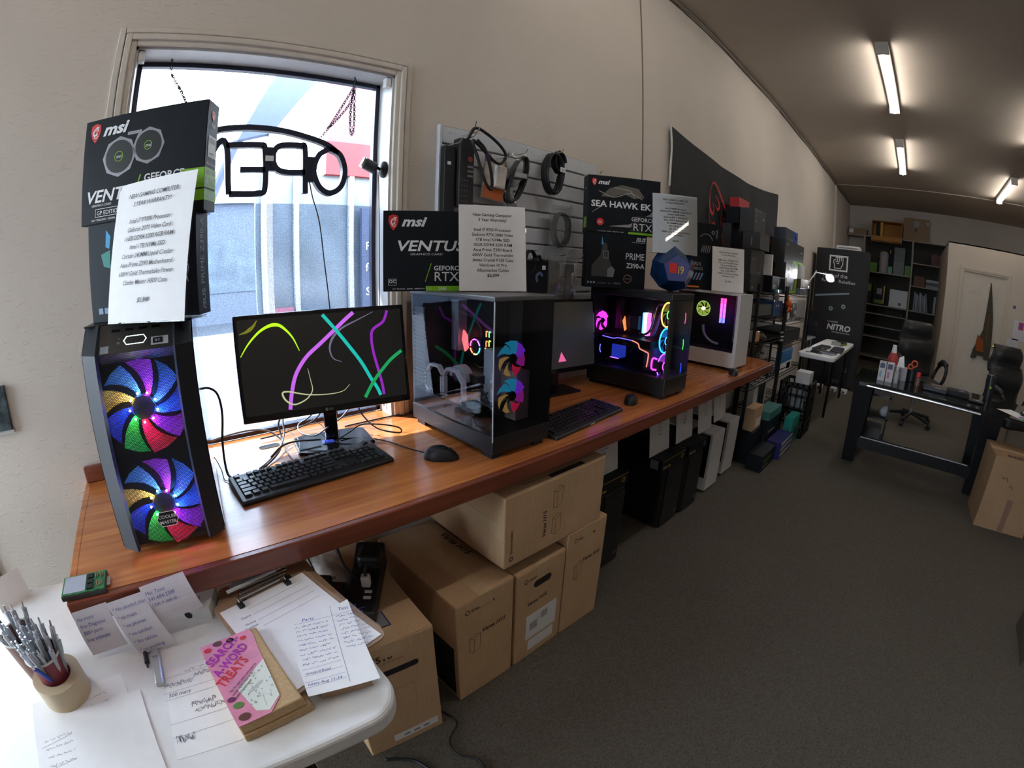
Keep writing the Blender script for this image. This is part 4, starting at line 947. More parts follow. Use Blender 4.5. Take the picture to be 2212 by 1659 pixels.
price_sign('price sign reading $1,349, standing on the white tower', (3.054, -.334, H+H_+.001), -.827, .133,
           ['New Gaming Computer', '3 Year Warranty', '', 'AMD Ryzen 7 3700X CPU', 'Geforce RTX 2060 Video', '1TB Intel NVMe SSD', '16GB DDR4 3200 RAM', 'Asus STRIX B450-F', '600W Gold Power Supply', 'Windows 10 Pro', ''], .0140, .243, '$1,349', step=.0165, front=False)
t, F = carton('motherboard_box', 'black motherboard carton lettered STRIX GAMING on the white tower', .26, .060, .205, (2.975, -.165, H+H_+.0005), -.65, BOXB)
q = Pr(F['F']); q.text('STRIX', .085, .150, .032, bold=.02); q.text('GAMING', .085, .122, .028, bold=.01); q.build('lettering', INKG, t)
for k in range(4): Pr(F['F']).poly([(.05+k*.022, .06), (.06+k*.022, .06), (.08+k*.022, .105), (.07+k*.022, .105)]).build('stripe', (ink('pinkstripe', (.5, .2, .35)), ink('bluestripe', (.1, .35, .6)))[k % 2], t)
Pr(F['F']).rect(.03, .012, .09, .010).build('orange_strip', INKORANGE, t)
t, F = carton('graphics_card_box', 'black graphics card carton with a white fan drawing, lettered VEGA, on the STRIX carton', .26, .060, .215, (2.975, -.165, H+H_+.206), -.65, BOXB)
q = Pr(F['F']); q.text('VEGA', .235, .125, .022, rot=PI/2, align='LEFT', bold=.02); q.build('lettering', INKG, t)
q = Pr(F['F']); q.annulus(.15, .10, .05, .045, 20, .2, 2.6); q.annulus(.20, .16, .012, .006, 14)
for k in range(5): q.stroke([(.12+k*.014, .03), (.125+k*.014, .05), (.135+k*.012, .075)], .006, 3)
q.build('fan_drawing', INKG, t)
# ------------------------------------------------------------------ neon style sign hung in the window, seen from behind
SIGNM = mat('sign_back', (0.010, 0.014, 0.035), .45)
sg = thing('open_sign', 'dark open sign seen from behind, hanging on chains in the shop window', 'sign', (0, .055, 0))
LT = dict(top_arc=[(.486, 1.806), (.535, 1.818), (.616, 1.825), (.721, 1.821), (.82, 1.803), (.881, 1.785), (.923, 1.759)],
    letter_o=[(.892, 1.772), (.932, 1.752), (.951, 1.697), (.937, 1.641), (.897, 1.616), (.858, 1.637), (.838, 1.69), (.854, 1.745), (.892, 1.772)],
    letter_p=[(.809, 1.612), (.804, 1.762), (.786, 1.774), (.724, 1.771), (.702, 1.755), (.695, 1.725), (.709, 1.692), (.743, 1.681), (.807, 1.683)],
    letter_e=[(.554, 1.607), (.647, 1.609), (.671, 1.628), (.667, 1.753), (.645, 1.768), (.539, 1.763)],
    letter_n=[(.553, 1.607), (.541, 1.758), (.51, 1.764), (.45, 1.62), (.42, 1.62), (.41, 1.76)])
def flat_stroke(m_, pts, wd, y0, y1, sub=5):
    P = cr_spline([(a, 0, b_) for a, b_ in pts], sub); vs = []; n = len(P)
    for i, p_ in enumerate(P):
        d = P[min(i+1, n-1)]-P[max(i-1, 0)]; d = d.normalized(); q_ = Vector((-d.z, 0, d.x))*wd*.5
        for y in (y0, y1):
            for s in (1, -1): vs.append((p_.x+q_.x*s, y, p_.z+q_.z*s))
    fs = []
    for i in range(n-1):
        a, b_ = 4*i, 4*i+4; fs += [(a, a+1, b_+1, b_), (a+2, b_+2, b_+3, a+3), (a, b_, b_+2, a+2), (a+1, a+3, b_+3, b_+1)]
    m_.add(vs, fs+[(0, 2, 3, 1), (4*n-4, 4*n-3, 4*n-1, 4*n-2)]); return m_
for nm, pts in LT.items():
    m_ = flat_stroke(MB(), pts, .0185, -.011, .011)
    if nm == 'letter_e': flat_stroke(m_, [(.67, 1.687), (.63, 1.686), (.588, 1.685)], .017, -.011, .011)
    m_.build(nm, SIGNM, sg)
MB().box(.668, .706, -.009, .009, 1.684, 1.762).build('back_plate', SIGNM, sg); MB().box(.806, .842, -.009, .009, 1.652, 1.738).build('back_plate', SIGNM, sg)
Pr(Face((.669, -.0112, 1.715), (1, 0, 0), (0, 0, 1))).rect(0, 0, .028, .018).build('label', INKW, sg)
def chain(label, paths):
    o = MB()
    for path in paths:
        P = cr_spline(path, 10); L_ = 0; acc = 0; last = P[0]; k = 0
        for a, b_ in zip(P[:-1], P[1:]):
            d = b_-a; acc += d.length
            if acc > .0078:
                acc = 0; k += 1; dn = d.normalized(); s_ = dn.orthogonal().normalized(); s2 = dn.cross(s_); s_ = s_ if k % 2 else s2
                o.tube([b_+dn*.0062*math.cos(t_)+s_*.0042*math.sin(t_) for t_ in [2*PI*i/7 for i in range(8)]], .0016, 4, 0)
    ob = o.build('hanging_chain', mat('chain_dark', (.015, .013, .012), .5), None)
    tag(ob, label, 'chain', 'chains holding the open sign'); ob['kind'] = 'stuff'; return ob
chain('short dark chain holding the open sign behind the stacked cartons', [[(.335, .05, 2.056), (.344, .05, 1.99), (.386, .05, 1.926), (.44, .055, 1.82)], [(.34, .052, 2.0), (.375, .054, 1.95), (.41, .055, 1.88)]])
chain('doubled dark chain with a loose loop holding the round end of the open sign', [[(.971, .05, 2.056), (.971, .05, 2.017), (.93, .05, 1.93), (.886, .052, 1.848), (.857, .055, 1.806)], [(.973, .05, 2.01), (.955, .05, 1.94), (.905, .052, 1.868), (.886, .052, 1.848)],
      [(.971, .048, 2.01), (.963, .048, 1.93), (.965, .047, 1.85), (.973, .047, 1.832), (.978, .047, 1.87), (.975, .048, 1.95), (.974, .048, 2.01)]])
cw = MB(); cw.tube([(.826, .055, 1.655), (.835, .045, 1.60), (.856, .032, 1.514), (.871, .03, 1.389), (.887, .03, 1.228), (.893, .03, 1.0), (.89, .03, .83)], .0022, 5, 5)
tag(cw.build('sign_cable', BLKM), 'thin black cord running down from the open sign behind the monitor', 'cable')
# small camera on the window jamb
wc = thing('security_camera', 'small black camera on a round mount at the window jamb', 'camera', (1.0975, .035, 1.712))
MB().lathe([(.0005, -.020), (.018, -.018), (.030, -.006), (.031, 0)], (0, 0, 0), 18, 'x').build('mount', BLK, wc, smooth=True)
MB().tube([(-.018, 0, 0), (-.034, -.012, .002), (-.046, -.02, 0)], .006, 8, 4).build('arm', BLKG, wc, smooth='all')
cm = MB(); cm.cyl((-.046, -.024, -.006), (-.088, -.016, .014), .021, 16); cm.build('camera_body', DARKM, wc, bevel=.003)
MB().cyl((-.0885, -.0158, .0143), (-.0945, -.0148, .0172), .019, 16).build('lens_ring', CHROME, wc)
MB().tube([(-.02, .005, -.02), (-.012, .012, -.10), (-.006, .014, -.30), (-.008, .014, -.60), (-.006, .012, -.88)], .0016, 5, 5).build('camera_cable', BLKM, wc)
# screen frame leaning behind the glass tower
ls = thing('screen_frame', 'grey window screen in a pale frame leaning on the wall behind the glass tower', 'screen', (1.185, -.034, H))
s_ = MB(); s_.box(0, .012, 0, .012, 0, .46); s_.box(.43, .442, 0, .012, 0, .46); s_.box(.012, .43, 0, .012, .448, .46); s_.box(.012, .43, 0, .012, 0, .012); s_.build('frame', mat('screen_alu', (.42, .45, .50), .4, metal=.3), ls)
MB().box(.012, .43, .005, .007, .012, .448).build('screen_mesh', mat('screen_grey_mesh', (.30, .34, .42), .5, var=.2, scale=300), ls)
# framed tile on the wall at the left
pt = thing('wall_tile', 'dark glazed picture tile on the plaster wall left of the counter', 'picture', (-.36, 0, 1.004))
MB().box(0, .163, -.014, -.0005, 0, .128).build('tile', mat('tile_dark', (.05, .07, .075), .25, var=.7, scale=28, bump=.6, bscale=45), pt, bevel=.003)
MB().box(0, .166, -.010, -.0005, -.010, 0).build('lower_edge', mat('tile_edge', (.45, .44, .42), .5), pt)

# ------------------------------------------------------------------ slatwall panel with hanging goods
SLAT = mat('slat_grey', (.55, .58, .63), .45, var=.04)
sw = thing('slatwall_panel', 'pale grey slatwall display panel on the wall between the towers', 'display panel', (1.305, 0, 1.17))
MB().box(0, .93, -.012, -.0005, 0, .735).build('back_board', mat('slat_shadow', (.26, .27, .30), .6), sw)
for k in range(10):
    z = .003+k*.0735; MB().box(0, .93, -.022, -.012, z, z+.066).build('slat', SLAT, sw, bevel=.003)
MB().box(-.010, 0, -.024, -.0005, 0, .735).build('edge_strip', SLAT, sw)
q = Pr(Face((.03, -.022, .69), (1, 0, 0), (0, 0, 1))); q.text('MULTI', .0, .012, .014, 'LEFT'); q.build('panel_lettering', ink('lilac', (.30, .30, .45)), sw)
def hook(parent, x, z, y0=-.022, ln=.11):
    MB().tube([(x, y0, z), (x, y0-ln*.8, z-.004), (x, y0-ln, z+.012)], .0024, 6, 3).build('hook', CHROME, parent)
def hang(name, label, x, z, cat): 
    t = thing(name, label, cat, (x, -.0225, z)); hook(t, 0, 0, 0.0); return t
def bag(t, w_, h_, y=-.05, crum=.010, m_=None, x=0, z=0, lean=0):
    n = 9; b_ = MB(); vs = []
    for sgn in (1, -1):
        for j in range(n):
            for i in range(n):
                u, v = i/(n-1), j/(n-1); e_ = math.sin(PI*u)*math.sin(PI*min(1, v*1.05))
                vs.append((x-w_/2+w_*u+lean*(1-v), y+sgn*(.004+.020*e_)+R(-crum, crum)*e_, z-h_+h_*v))
    fs = []
    for s0 in (0, n*n):
        fs += [(s0+j*n+i, s0+j*n+i+1, s0+(j+1)*n+i+1, s0+(j+1)*n+i) for j in range(n-1) for i in range(n-1)]
    b_.add(vs, fs); b_.build('clear_bag', m_ or BAGM, t, smooth='all')
def coil(t, rx, rz, turns, r, y=-.05, z=0.0, m_=None, x=0, name='cable_coil', tilt=0.0):
    pts = []
    n = int(turns*14)
    for i in range(n+1):
        a = 2*PI*i/14; pts.append((x+(rx+R(-.004, .004))*math.cos(a)+tilt*math.sin(a)*rz, y+(i/n-.5)*r*6+R(-.002, .002), z+(rz+R(-.004, .004))*math.sin(a)))
    MB().tube(pts, r, 6, 3).build(name, m_ or BLK, t, smooth='all')
# long strip boxes at the left edge
t = hang('power_strip', 'long black surge strip with printed lettering at the corner of the slatwall', 1.385, 1.855, 'power strip')
MB().box(-.034, .034, -.055, -.010, -.27, -.006).build('strip_body', mat('sleeve_dark', (.020, .020, .023), .45), t, bevel=.004)
q = Pr(Face((-.034, -.055, -.27), (1, 0, 0), (0, 0, 1)));
for k in range(3): q.rect(.036, .115+k*.018, .026, .008)
q.build('printed_text', INKG, t); Pr(Face((-.034, -.055, -.27), (1, 0, 0), (0, 0, 1))).disc(.048, .185, .011).build('red_mark', ink('dullred', (.30, .05, .04)), t)
for k in range(5):
    for j in range(3): Pr(Face((-.034, -.055, -.27), (1, 0, 0), (0, 0, 1)), 1.2).disc(.012+j*.012, .02+k*.02, .002, 8).build('socket_hole', INKG, t)
t = hang('power_strip', 'plain long black strip behind the lettered surge strip on the slatwall', 1.322, 1.82, 'power strip')
b_ = MB(); b_.box(-.028, .020, -.040, -.010, -.30, -.006); b_.build('strip_body', BLK, t, bevel=.003); Pr(Face((-.028, -.040, -.30), (1, 0, 0), (0, 0, 1))).rect(.012, .22, .016, .012).build('white_label', INKW, t)
t = hang('looped_cable', 'thick black cord looped over the lettered surge strip', 1.40, 1.875, 'cable')
MB().tube([(-.02, -.06, -.03), (-.005, -.085, .012), (.05, -.09, -.002), (.12, -.085, -.035), (.155, -.08, -.07), (.13, -.08, -.105), (.09, -.082, -.10), (.02, -.085, -.055), (-.015, -.085, -.04), (.01, -.085, -.10), (.05, -.085, -.19), (.085, -.08, -.215), (.085, -.08, -.16), (.05, -.085, -.07), (.01, -.08, -.03)], .0062, 8, 6).build('cord', BLK, t, smooth='all')
MB().cyl((0, -.07, .0), (.008, -.075, .045), .0016, 6).build('cable_tie', BLK, t)
t = hang('adapter_pack', 'orange and white hang card pack of a small adapter on the slatwall', 1.545, 1.80, 'package')
MB().box(-.055, .055, -.040, -.032, -.175, -.004).build('card', mat('card_cream', (.55, .48, .40), .5), t, rot=(0, .12, 0))
MB().box(-.052, .050, -.0425, -.0405, -.172, -.120).build('orange_band', mat('card_orange', (.50, .12, .03), .5), t, rot=(0, .12, 0))
MB().box(-.012, .045, -.060, -.040, -.125, -.030).build('blister', mat('blister', (.60, .58, .55), .15, var=.15), t, rot=(0, .12, 0), bevel=.006)
MB().box(-.058, -.030, -.041, -.033, -.02, .012).build('purple_tab', mat('tab_purple', (.30, .12, .30), .5), t)
t = hang('cable_bundle', 'bundle of black cables in a torn clear bag on the slatwall, beside the orange pack', 1.645, 1.835, 'cable')
coil(t, .040, .100, 6, .0050, z=-.11, tilt=.35); bag(t, .10, .12, z=.005, x=-.01); MB().box(-.028, .034, -.075, -.03, -.105, -.085).build('paper_band', mat('band_grey', (.35, .36, .38), .5), t)
t = hang('cable_bundle', 'grey ribbon cable in a narrow antistatic bag hanging crooked on the slatwall', 1.60, 1.69, 'cable')
MB().box(-.016, .016, -.045, -.035, -.17, -.01).build('ribbon', mat('ribbon_grey', (.18, .17, .20), .4), t, rot=(0, -.42, 0)); bag(t, .05, .20, y=-.04, lean=.085)
MB().box(-.02, .02, -.05, -.03, -.03, -.008).build('connector', mat('conn_pale', (.35, .36, .34), .5), t, rot=(0, -.3, 0))
t = hang('cable_bundle', 'thick upright loop of coiled black power cables with a white tag on the slatwall', 1.862, 1.88, 'cable')
coil(t, .052, .088, 9, .0062, z=-.095); coil(t, .030, .045, 3, .0055, z=-.035, x=.035, name='outer_loop')
Pr(Face((.02, -.075, -.085), (1, 0, 0), (0, 0, 1))).rect(0, 0, .034, .022).build('white_tag', INKW, t); q = Pr(Face((.02, -.075, -.085), (1, 0, 0), (0, 0, 1)), 2); q.text('$8', .015, .006, .012); q.build('tag_lettering', INK, t)
t = hang('cable_bundle', 'round coil of dark grey cable in a crumpled clear bag, low on the slatwall', 1.925, 1.635, 'cable')
coil(t, .050, .075, 6, .0050, z=-.10, m_=mat('cable_grey', (.06, .062, .066), .4)); bag(t, .15, .20, z=.01, crum=.016)
t = hang('cable_bundle', 'thin black cable coils hanging beside the price sign, low on the slatwall', 1.735, 1.435, 'cable')
coil(t, .030, .045, 5, .0034, z=-.05); coil(t, .024, .034, 4, .0034, z=-.06, x=.045, name='small_coil')
t = hang('fan_pack', 'black boxed fan pack with a blue hub picture at the foot of the slatwall', 1.775, 1.40, 'package')
MB().box(-.075, .065, -.060, -.010, -.15, -.012).build('pack', BOXB, t, bevel=.002)
q = Pr(Face((-.075, -.060, -.15), (1, 0, 0), (0, 0, 1))); q.annulus(.085, .065, .026, .012, 14, .3, 4.2); q.build('hub_picture', ink('steelblue', (.10, .14, .30)), t); q = Pr(Face((-.075, -.060, -.15), (1, 0, 0), (0, 0, 1))); q.rect(.10, .10, .022, .018); q.build('white_sticker', INKW, t)
t = hang('cable_bundle', 'silver antistatic bag with a grey sleeved part at the foot of the slatwall', 1.905, 1.42, 'package')
MB().box(-.040, .030, -.045, -.025, -.17, -.03).build('sleeve', mat('antistatic', (.16, .17, .18), .25, metal=.4, var=.3, scale=40), t, bevel=.004); bag(t, .12, .19, z=.005)
t = hang('card_pack', 'small silver pouch with a barcode tag at the lower corner of the slatwall', 2.02, 1.41, 'package')
MB().box(-.030, .030, -.035, -.022, -.20, -.03).build('pouch', mat('pouch_grey', (.14, .15, .15), .3, metal=.5, var=.3, scale=30), t, bevel=.003); bag(t, .08, .22, y=-.04)
Pr(Face((-.02, -.060, -.13), (1, 0, 0), (0, 0, 1))).rect(0, 0, .018, .06).build('barcode_tag', INKW, t)
t = hang('cable_bundle', 'small black cable loop with grey clip on the slatwall behind the SEA HAWK carton', 2.14, 1.83, 'cable')
coil(t, .018, .05, 4, .004, z=-.06); MB().box(-.01, .012, -.06, -.04, -.13, -.11).build('clip', mat('clip_grey', (.3, .32, .34), .4), t)

# ------------------------------------------------------------------ black flag with red dragon emblem
fl = thing('wall_flag', 'black fabric flag with a red dragon head emblem pinned to the wall', 'flag', (3.03, -.004, 0))
FW, FZ0, FZ1 = 2.48, 1.40, 2.335
n, m_ = 40, 12; vs = []
for j in range(m_+1):
    for i in range(n+1):
        u, v = i/n, j/m_
        sag = .10*math.sin(PI*u)*v*v; wv = .010*math.sin(u*17+v*3)*(1-.3*v)+.008*math.sin(u*7.3+1.1)
        vs.append((u*FW, -.014-abs(wv), FZ0+(FZ1-FZ0)*v-sag*.9))
MB().add(vs, [(j*(n+1)+i, j*(n+1)+i+1, (j+1)*(n+1)+i+1, (j+1)*(n+1)+i) for j in range(m_) for i in range(n)]).build('cloth', mat('flag_black', (.016, .018, .022), .8, var=.15), fl, smooth='all')
MB().tube([(-.012, -.018, FZ1+.01), (-.010, -.026, 2.2), (-.016, -.022, 2.05), (-.02, -.02, 1.93)], .007, 6, 4).build('white_cord', mat('cord_white', (.55, .54, .50), .7), fl)
ff = Face((0, -.040, 0), (1, 0, 0), (0, 0, 1), .0)
RD = mat('flag_red', (.50, .030, .022), .7)
DR = [[(.62, 2.08), (.66, 2.13), (.73, 2.12), (.82, 2.06), (.92, 1.98), (1.00, 1.88), (1.05, 1.76), (1.08, 1.62), (1.06, 1.48)],
      [(.62, 2.08), (.60, 2.00), (.61, 1.93), (.66, 1.89), (.69, 1.93), (.66, 1.98)], [(.70, 2.04), (.76, 2.02), (.80, 1.97), (.76, 1.94), (.71, 1.97)],
      [(.61, 1.93), (.60, 1.86), (.64, 1.80), (.70, 1.83), (.73, 1.78), (.68, 1.74), (.74, 1.71), (.80, 1.74), (.79, 1.66), (.71, 1.64), (.68, 1.69), (.66, 1.75), (.61, 1.74), (.57, 1.68), (.60, 1.63), (.64, 1.66)],
      [(.86, 1.99), (.84, 1.88), (.86, 1.76), (.92, 1.69), (.98, 1.72), (.97, 1.82), (.93, 1.90), (.89, 1.86), (.90, 1.78)], [(.95, 1.96), (1.00, 1.84), (1.03, 1.72), (1.03, 1.60)],
      [(.66, 1.60), (.74, 1.58), (.82, 1.62), (.90, 1.62), (.96, 1.56), (.99, 1.46)], [(.68, 1.52), (.78, 1.54), (.86, 1.58), (.93, 1.52), (.95, 1.42)], [(.70, 1.44), (.80, 1.48), (.86, 1.52), (.90, 1.46)], [(.74, 1.60), (.76, 1.50), (.73, 1.42)], [(.84, 1.60), (.88, 1.50), (.86, 1.40)]]
for pts in DR: Pr(ff, 0).stroke([(a*.96, b_-.05*math.sin(PI*a/FW)*.8-.02) for a, b_ in pts], .028, 5, taper=True).build('emblem_stroke', RD, fl)
# ------------------------------------------------------------------ near white folding table and what lies on it
def rrect(x0, x1, y0, y1, r, n=8):
    P = []
    for cx, cy, a in ((x1-r, y1-r, 0), (x0+r, y1-r, PI/2), (x0+r, y0+r, PI), (x1-r, y0+r, 3*PI/2)):
        P += [(cx+r*math.cos(a+PI/2*i/n), cy+r*math.sin(a+PI/2*i/n)) for i in range(n+1)]
    return P
TBL = mat('table_white', (.80, .81, .83), .38, var=.03, bump=.05, bscale=400)
def folding_table(label, x0, x1, y0, y1, top, legs, r=.07):
    t = thing('folding_table', label, 'table', ((x0+x1)/2, (y0+y1)/2, ZF)); hx, hy, hz = (x1-x0)/2, (y1-y0)/2, top-ZF
    MB().prism(rrect(-hx, hx, -hy, hy, r), 'z', hz-.045, hz).build('table_top', TBL, t, bevel=.010, seg=3)
    for (a, b_, c_, d_) in legs:
        MB().tube([(a, b_, hz-.045), (c_, d_, 0)], .016, 8, 0).build('leg', BLKG, t)
    return t
ft1 = folding_table('white plastic folding table under the near end of the counter, covered in papers', -1.30, .545, -1.035, -.345, T, [(.70, -.20, .78, -.24), (.70, .20, .78, .24), (-.70, -.20, -.78, -.24), (-.70, .20, -.78, .24)])
MB().tube([(.74, -.22, .40), (.74, .22, .40)], .010, 6, 0).build('cross_bar', BLKG, ft1)
HW = ink('pencil', (.10, .10, .16)); BLU = ink('bluepen', (.05, .07, .30))
def scribble(q, x, y, w_, h_, n, wd=.0006, seed=0):
    rr = random.Random(seed); pts = []
    for i in range(n): pts.append((x+w_*i/(n-1)+rr.uniform(-.4, .4)*w_/n, y+rr.uniform(0, 1)*h_))
    q.stroke(pts, wd, 3)
def handline(q, x, y, w_, size, seed, wd=.0007):
    """a line of illegible handwriting: separate small words"""
    rr = random.Random(seed); cx = x
    while cx < x+w_:
        ww = rr.uniform(1.6, 4.2)*size; ww = min(ww, x+w_-cx)
        if ww < size*.6: break
        scribble(q, cx, y, ww, size, max(4, int(ww/size*4)), wd, rr.random()); cx += ww+size*.7
def sheet(name, label, corners, z, cat='paper', thick=.0009, m_=None, group=None, curl=0.0):
    """loose sheet given by its four corners (top-left, top-right, bottom-right, bottom-left) seen from its reading side"""
    TLc, TRc, BRc, BLc = [Vector((*c_, 0)) for c_ in corners]; o = BLc
    t = thing(name, label, cat, (o.x, o.y, z), math.atan2((BRc-BLc).y, (BRc-BLc).x), group)
    Mi = Matrix.Rotation(-t.rotation_euler[2], 3, 'Z'); P = [Mi @ (c_-o) for c_ in (BLc, BRc, TRc, TLc)]
    MB().prism([(p_.x, p_.y) for p_ in P], 'z', 0, thick).build('sheet', m_ or PAPER, t)
    return t, Face((0, 0, thick), (1, 0, 0), (0, 1, 0), .0003), P[1].x, P[3].y
# left: pens, cups, tape, papers
t, f, w_, h_ = sheet('note_sheet', 'loose white sheet with faint pencil notes under the tape roll', [(-.139, -.757), (.074, -.727), (.107, -.935), (-.12, -.975)], T, group=None)
q = Pr(f)
for k in range(4): handline(q, .03, .05+k*.02, .09, .006, 40+k)
for k in range(3): handline(q, .13, .13+k*.022, .06, .006, 50+k)
q.stroke([(.02, .10), (.13, .115)], .0006); q.stroke([(.02, .045), (.17, .06)], .0006); q.build('handwriting', HW, t)
t, f, w_, h_ = sheet('note_sheet', 'second white sheet lying half under the faintly pencilled sheet', [(-.05, -.80), (.110, -.785), (.128, -.985), (-.03, -1.0)], T+.0012)

t, f, w_, h_ = sheet('note_sheet', 'white lined note sheet with scribbled out lines beside the puzzle book', [(.167, -.758), (.289, -.756), (.283, -.965), (.149, -.963)], T)
q = Pr(f)
for z_ in (.188, .150, .132, .075, .045): q.stroke([(.004, z_), (.125, z_+.001)], .0005)
for k, (x, y, w2, h2, n) in enumerate(((.008, .162, .06, .012, 26), (.070, .172, .045, .012, 22), (.05, .100, .05, .014, 24), (.055, .086, .06, .012, 26), (.008, .030, .035, .018, 24))):
    scribble(q, x, y, w2, h2, n, .0008, 60+k); scribble(q, x, y, w2, h2, n, .0007, 90+k)
q.text('300 mary', .012, .138, .012, 'LEFT', shear=.2); handline(q, .055, .190, .05, .008, 75); q.build('handwriting', HW, t)
def cup(label, x, y, r0, r1, h_, m_, z=T):
    t = thing('paper_cup', label, 'cup', (x, y, z))
    MB().lathe([(r0*.98, .004), (r0, 0), (r1, h_), (r1-.0015, h_), (r0-.0015, .004), (.0005, .004)], (0, 0, 0), 28).build('cup_wall', m_, t, smooth=True)
    MB().ring((0, 0, h_), r1, .0022, 'z', 28, 6).build('rim', mat('cup_rim', (.62, .60, .56), .5), t, smooth='all')
    return t
MAR = mat('cup_maroon', (.20, .030, .045), .5, var=.1); MAR2 = mat('cup_brown', (.24, .14, .11), .6)
tp = thing('tape_roll', 'roll of tan packing tape lying on the papers with a cup standing in it', 'tape', (-.052, -.742, T+.0012))
MB().lathe([(.036, 0), (.056, 0), (.056, .048), (.036, .048), (.036, 0)], (0, 0, 0), 36).build('tape', mat('tape_tan', (.50, .40, .26), .35, var=.05), tp, smooth=True)
MB().lathe([(.0335, .001), (.0358, .001), (.0358, .047), (.0335, .047), (.0335, .001)], (0, 0, 0), 36).build('core', mat('core_card', (.34, .24, .16), .7), tp, smooth=True)
cup('maroon paper cup full of pens standing in the tape roll', -.056, -.738, .027, .040, .098, MAR, T+.002)
MB().ring((-.056, -.738, T+.052), .0345, .0012, 'z', 24, 5)
cup('brownish paper cup of pens behind the maroon one', -.118, -.672, .029, .043, .105, MAR2)
PENB = [mat('pen_grey', (.42, .45, .50), .3), mat('pen_clear', (.32, .36, .40), .2), mat('pen_white', (.62, .64, .68), .3), mat('pen_blue', (.03, .08, .42), .3), mat('pen_black', (.015, .015, .02), .3)]
PTIP = mat('pen_metal', (.6, .6, .62), .25, metal=1.0)
def pen(label, p0, p1, m_, r=.0043, group=None, clip=True, name='pen'):
    p0, p1 = Vector(p0), Vector(p1); d = (p1-p0).normalized()
    t = thing(name, label, 'pen', p0, 0, group); L_ = (p1-p0).length
    MB().cyl((0, 0, 0), d*(L_-.012), r, 8).build('barrel', m_, t, smooth=True)
    MB().cyl(d*(L_-.012), d*L_, r*.5, 8, r*.42).build('plunger', PTIP if clip else m_, t, smooth=True)
    s_ = d.orthogonal().normalized(); 
    if clip: MB().cyl(d*(L_-.045)+s_*(r+.0012), d*(L_-.014)+s_*(r+.0012), .0012, 6).build('clip', PTIP, t)
    return t
rr = random.Random(5)
def fill(cx, cy, z0, n, r0, r1, h0, label, group, mats_):
    for k in range(n):
        a = 2*PI*k*.618; s_ = math.sqrt((k+.5)/n)
        b0 = (cx+r0*s_*.75*math.cos(a), cy+r0*s_*.75*math.sin(a), z0+.006); ln = h0*rr.uniform(.92, 1.05)
        dx, dy = r1*s_*math.cos(a), r1*s_*math.sin(a); e_ = (cx+dx*1.12, cy+dy*1.12, z0+ln)
        pen(label, b0, e_, mats_[k % len(mats_)], .0050, group)
fill(-.056, -.738, T+.002, 22, .022, .050, .142, 'grey retractable pen standing in the maroon cup', 'pens in the maroon cup', [PENB[0], PENB[1], PENB[2], PENB[0]])
pen('blue pen leaning over the rim of the maroon cup', (-.052, -.742, T+.008), (-.058, -.805, T+.125), PENB[3])
fill(-.118, -.672, T, 10, .022, .050, .150, 'pale retractable pen standing in the brownish cup', 'pens in the brownish cup', [PENB[2], PENB[0], PENB[1]])
pen('black pen leaning out of the brownish cup', (-.112, -.668, T+.008), (-.175, -.640, T+.15), PENB[4], clip=False)
cd_ = thing('folded_card', 'folded blank white card standing at the far corner of the folding table', 'card', (-.262, -.43, T), .55)
MB().add([(0, 0, 0), (.10, 0, 0), (.10, .028, .07), (0, .028, .07), (0, .056, 0), (.10, .056, 0)], [(0, 1, 2, 3), (3, 2, 5, 4)]).build('card', PAPER, cd_)
# circuit board module on the counter corner
hd = thing('circuit_module', 'small drive sized circuit board module with a grey plate at the counter corner', 'electronics', (-.008, -.615, H), -.03)
MB().box(0, .105, 0, .070, 0, .011).build('module_body', mat('module_dark', (.05, .045, .045), .4), hd, bevel=.002)
MB().box(.002, .103, .002, .068, .011, .013).build('board', mat('pcb_green', (.03, .20, .07), .4, var=.5, scale=90), hd)
MB().box(.006, .058, .006, .064, .013, .0142).build('grey_plate', mat('plate_grey', (.42, .46, .55), .3), hd)
for k in range(3): MB().box(.062, .076, .008+k*.019, .022+k*.019, .013, .016).build('chip', BLK, hd)
for k in range(10): MB().box(.080+.004*(k % 5), .082+.004*(k % 5), .01+.03*(k//5)+R(0, .015), .014+.03*(k//5)+R(.01, .02), .013, .015).build('component', (STEEL, mat('gold', (.6, .45, .2), .3, metal=1))[k % 2], hd)
MB().box(.105, .113, .02, .05, .004, .007).build('connector_tab', mat('tab_tan', (.5, .42, .3), .5), hd)
# sticky notes on the front edge of the counter
def note(label, tl, tr, bz, out, lines, seed, hgt=.075):
    t = thing('sticky_note', label, 'note', tl, 0, 'paper notes on the counter edge'); w_ = Vector(tr)-Vector(tl); n = 8; vs = []
    dn = Vector((out[0], out[1], bz-tl[2]))
    for j in range(n+1):
        v = j/n
        for i in (0, 1):
            p_ = w_*i+dn*v+Vector((0, -1, 0))*.010*math.sin(PI*v)*.6; vs.append(p_)
    MB().add(vs, [(2*j, 2*j+2, 2*j+3, 2*j+1) for j in range(n)]).build('paper', mat('note_lilac', (.60, .57, .64), .8, var=.03), t)
    fw = w_.length; fc = Face(tuple(dn+Vector((0, -.0075, .001))), tuple(w_), tuple(-dn), .0); q = Pr(fc, 0); fh = dn.length
    for k, s_ in enumerate(lines): q.text(s_, .006, fh-.018-k*fh*.155, .0105, 'LEFT', shear=.25)
    q.build('handwriting', BLU, t)
note('lilac paper note reading "No more free diagnosis" on the counter edge', (.004, -.628, .783), (.088, -.628, .790), .705, (.016, -.045), ['No more', 'free Diagnosis', '$85+ parts', 'free estimate'], 1)
note('lilac paper list of dotted "no" items on the counter edge', (.088, -.634, .790), (.170, -.634, .797), .695, (.036, -.060), ['* No alcohol chat', '* no maps', '* no phones', '* no sundays', '* No tablets', '* no smoking'], 2)
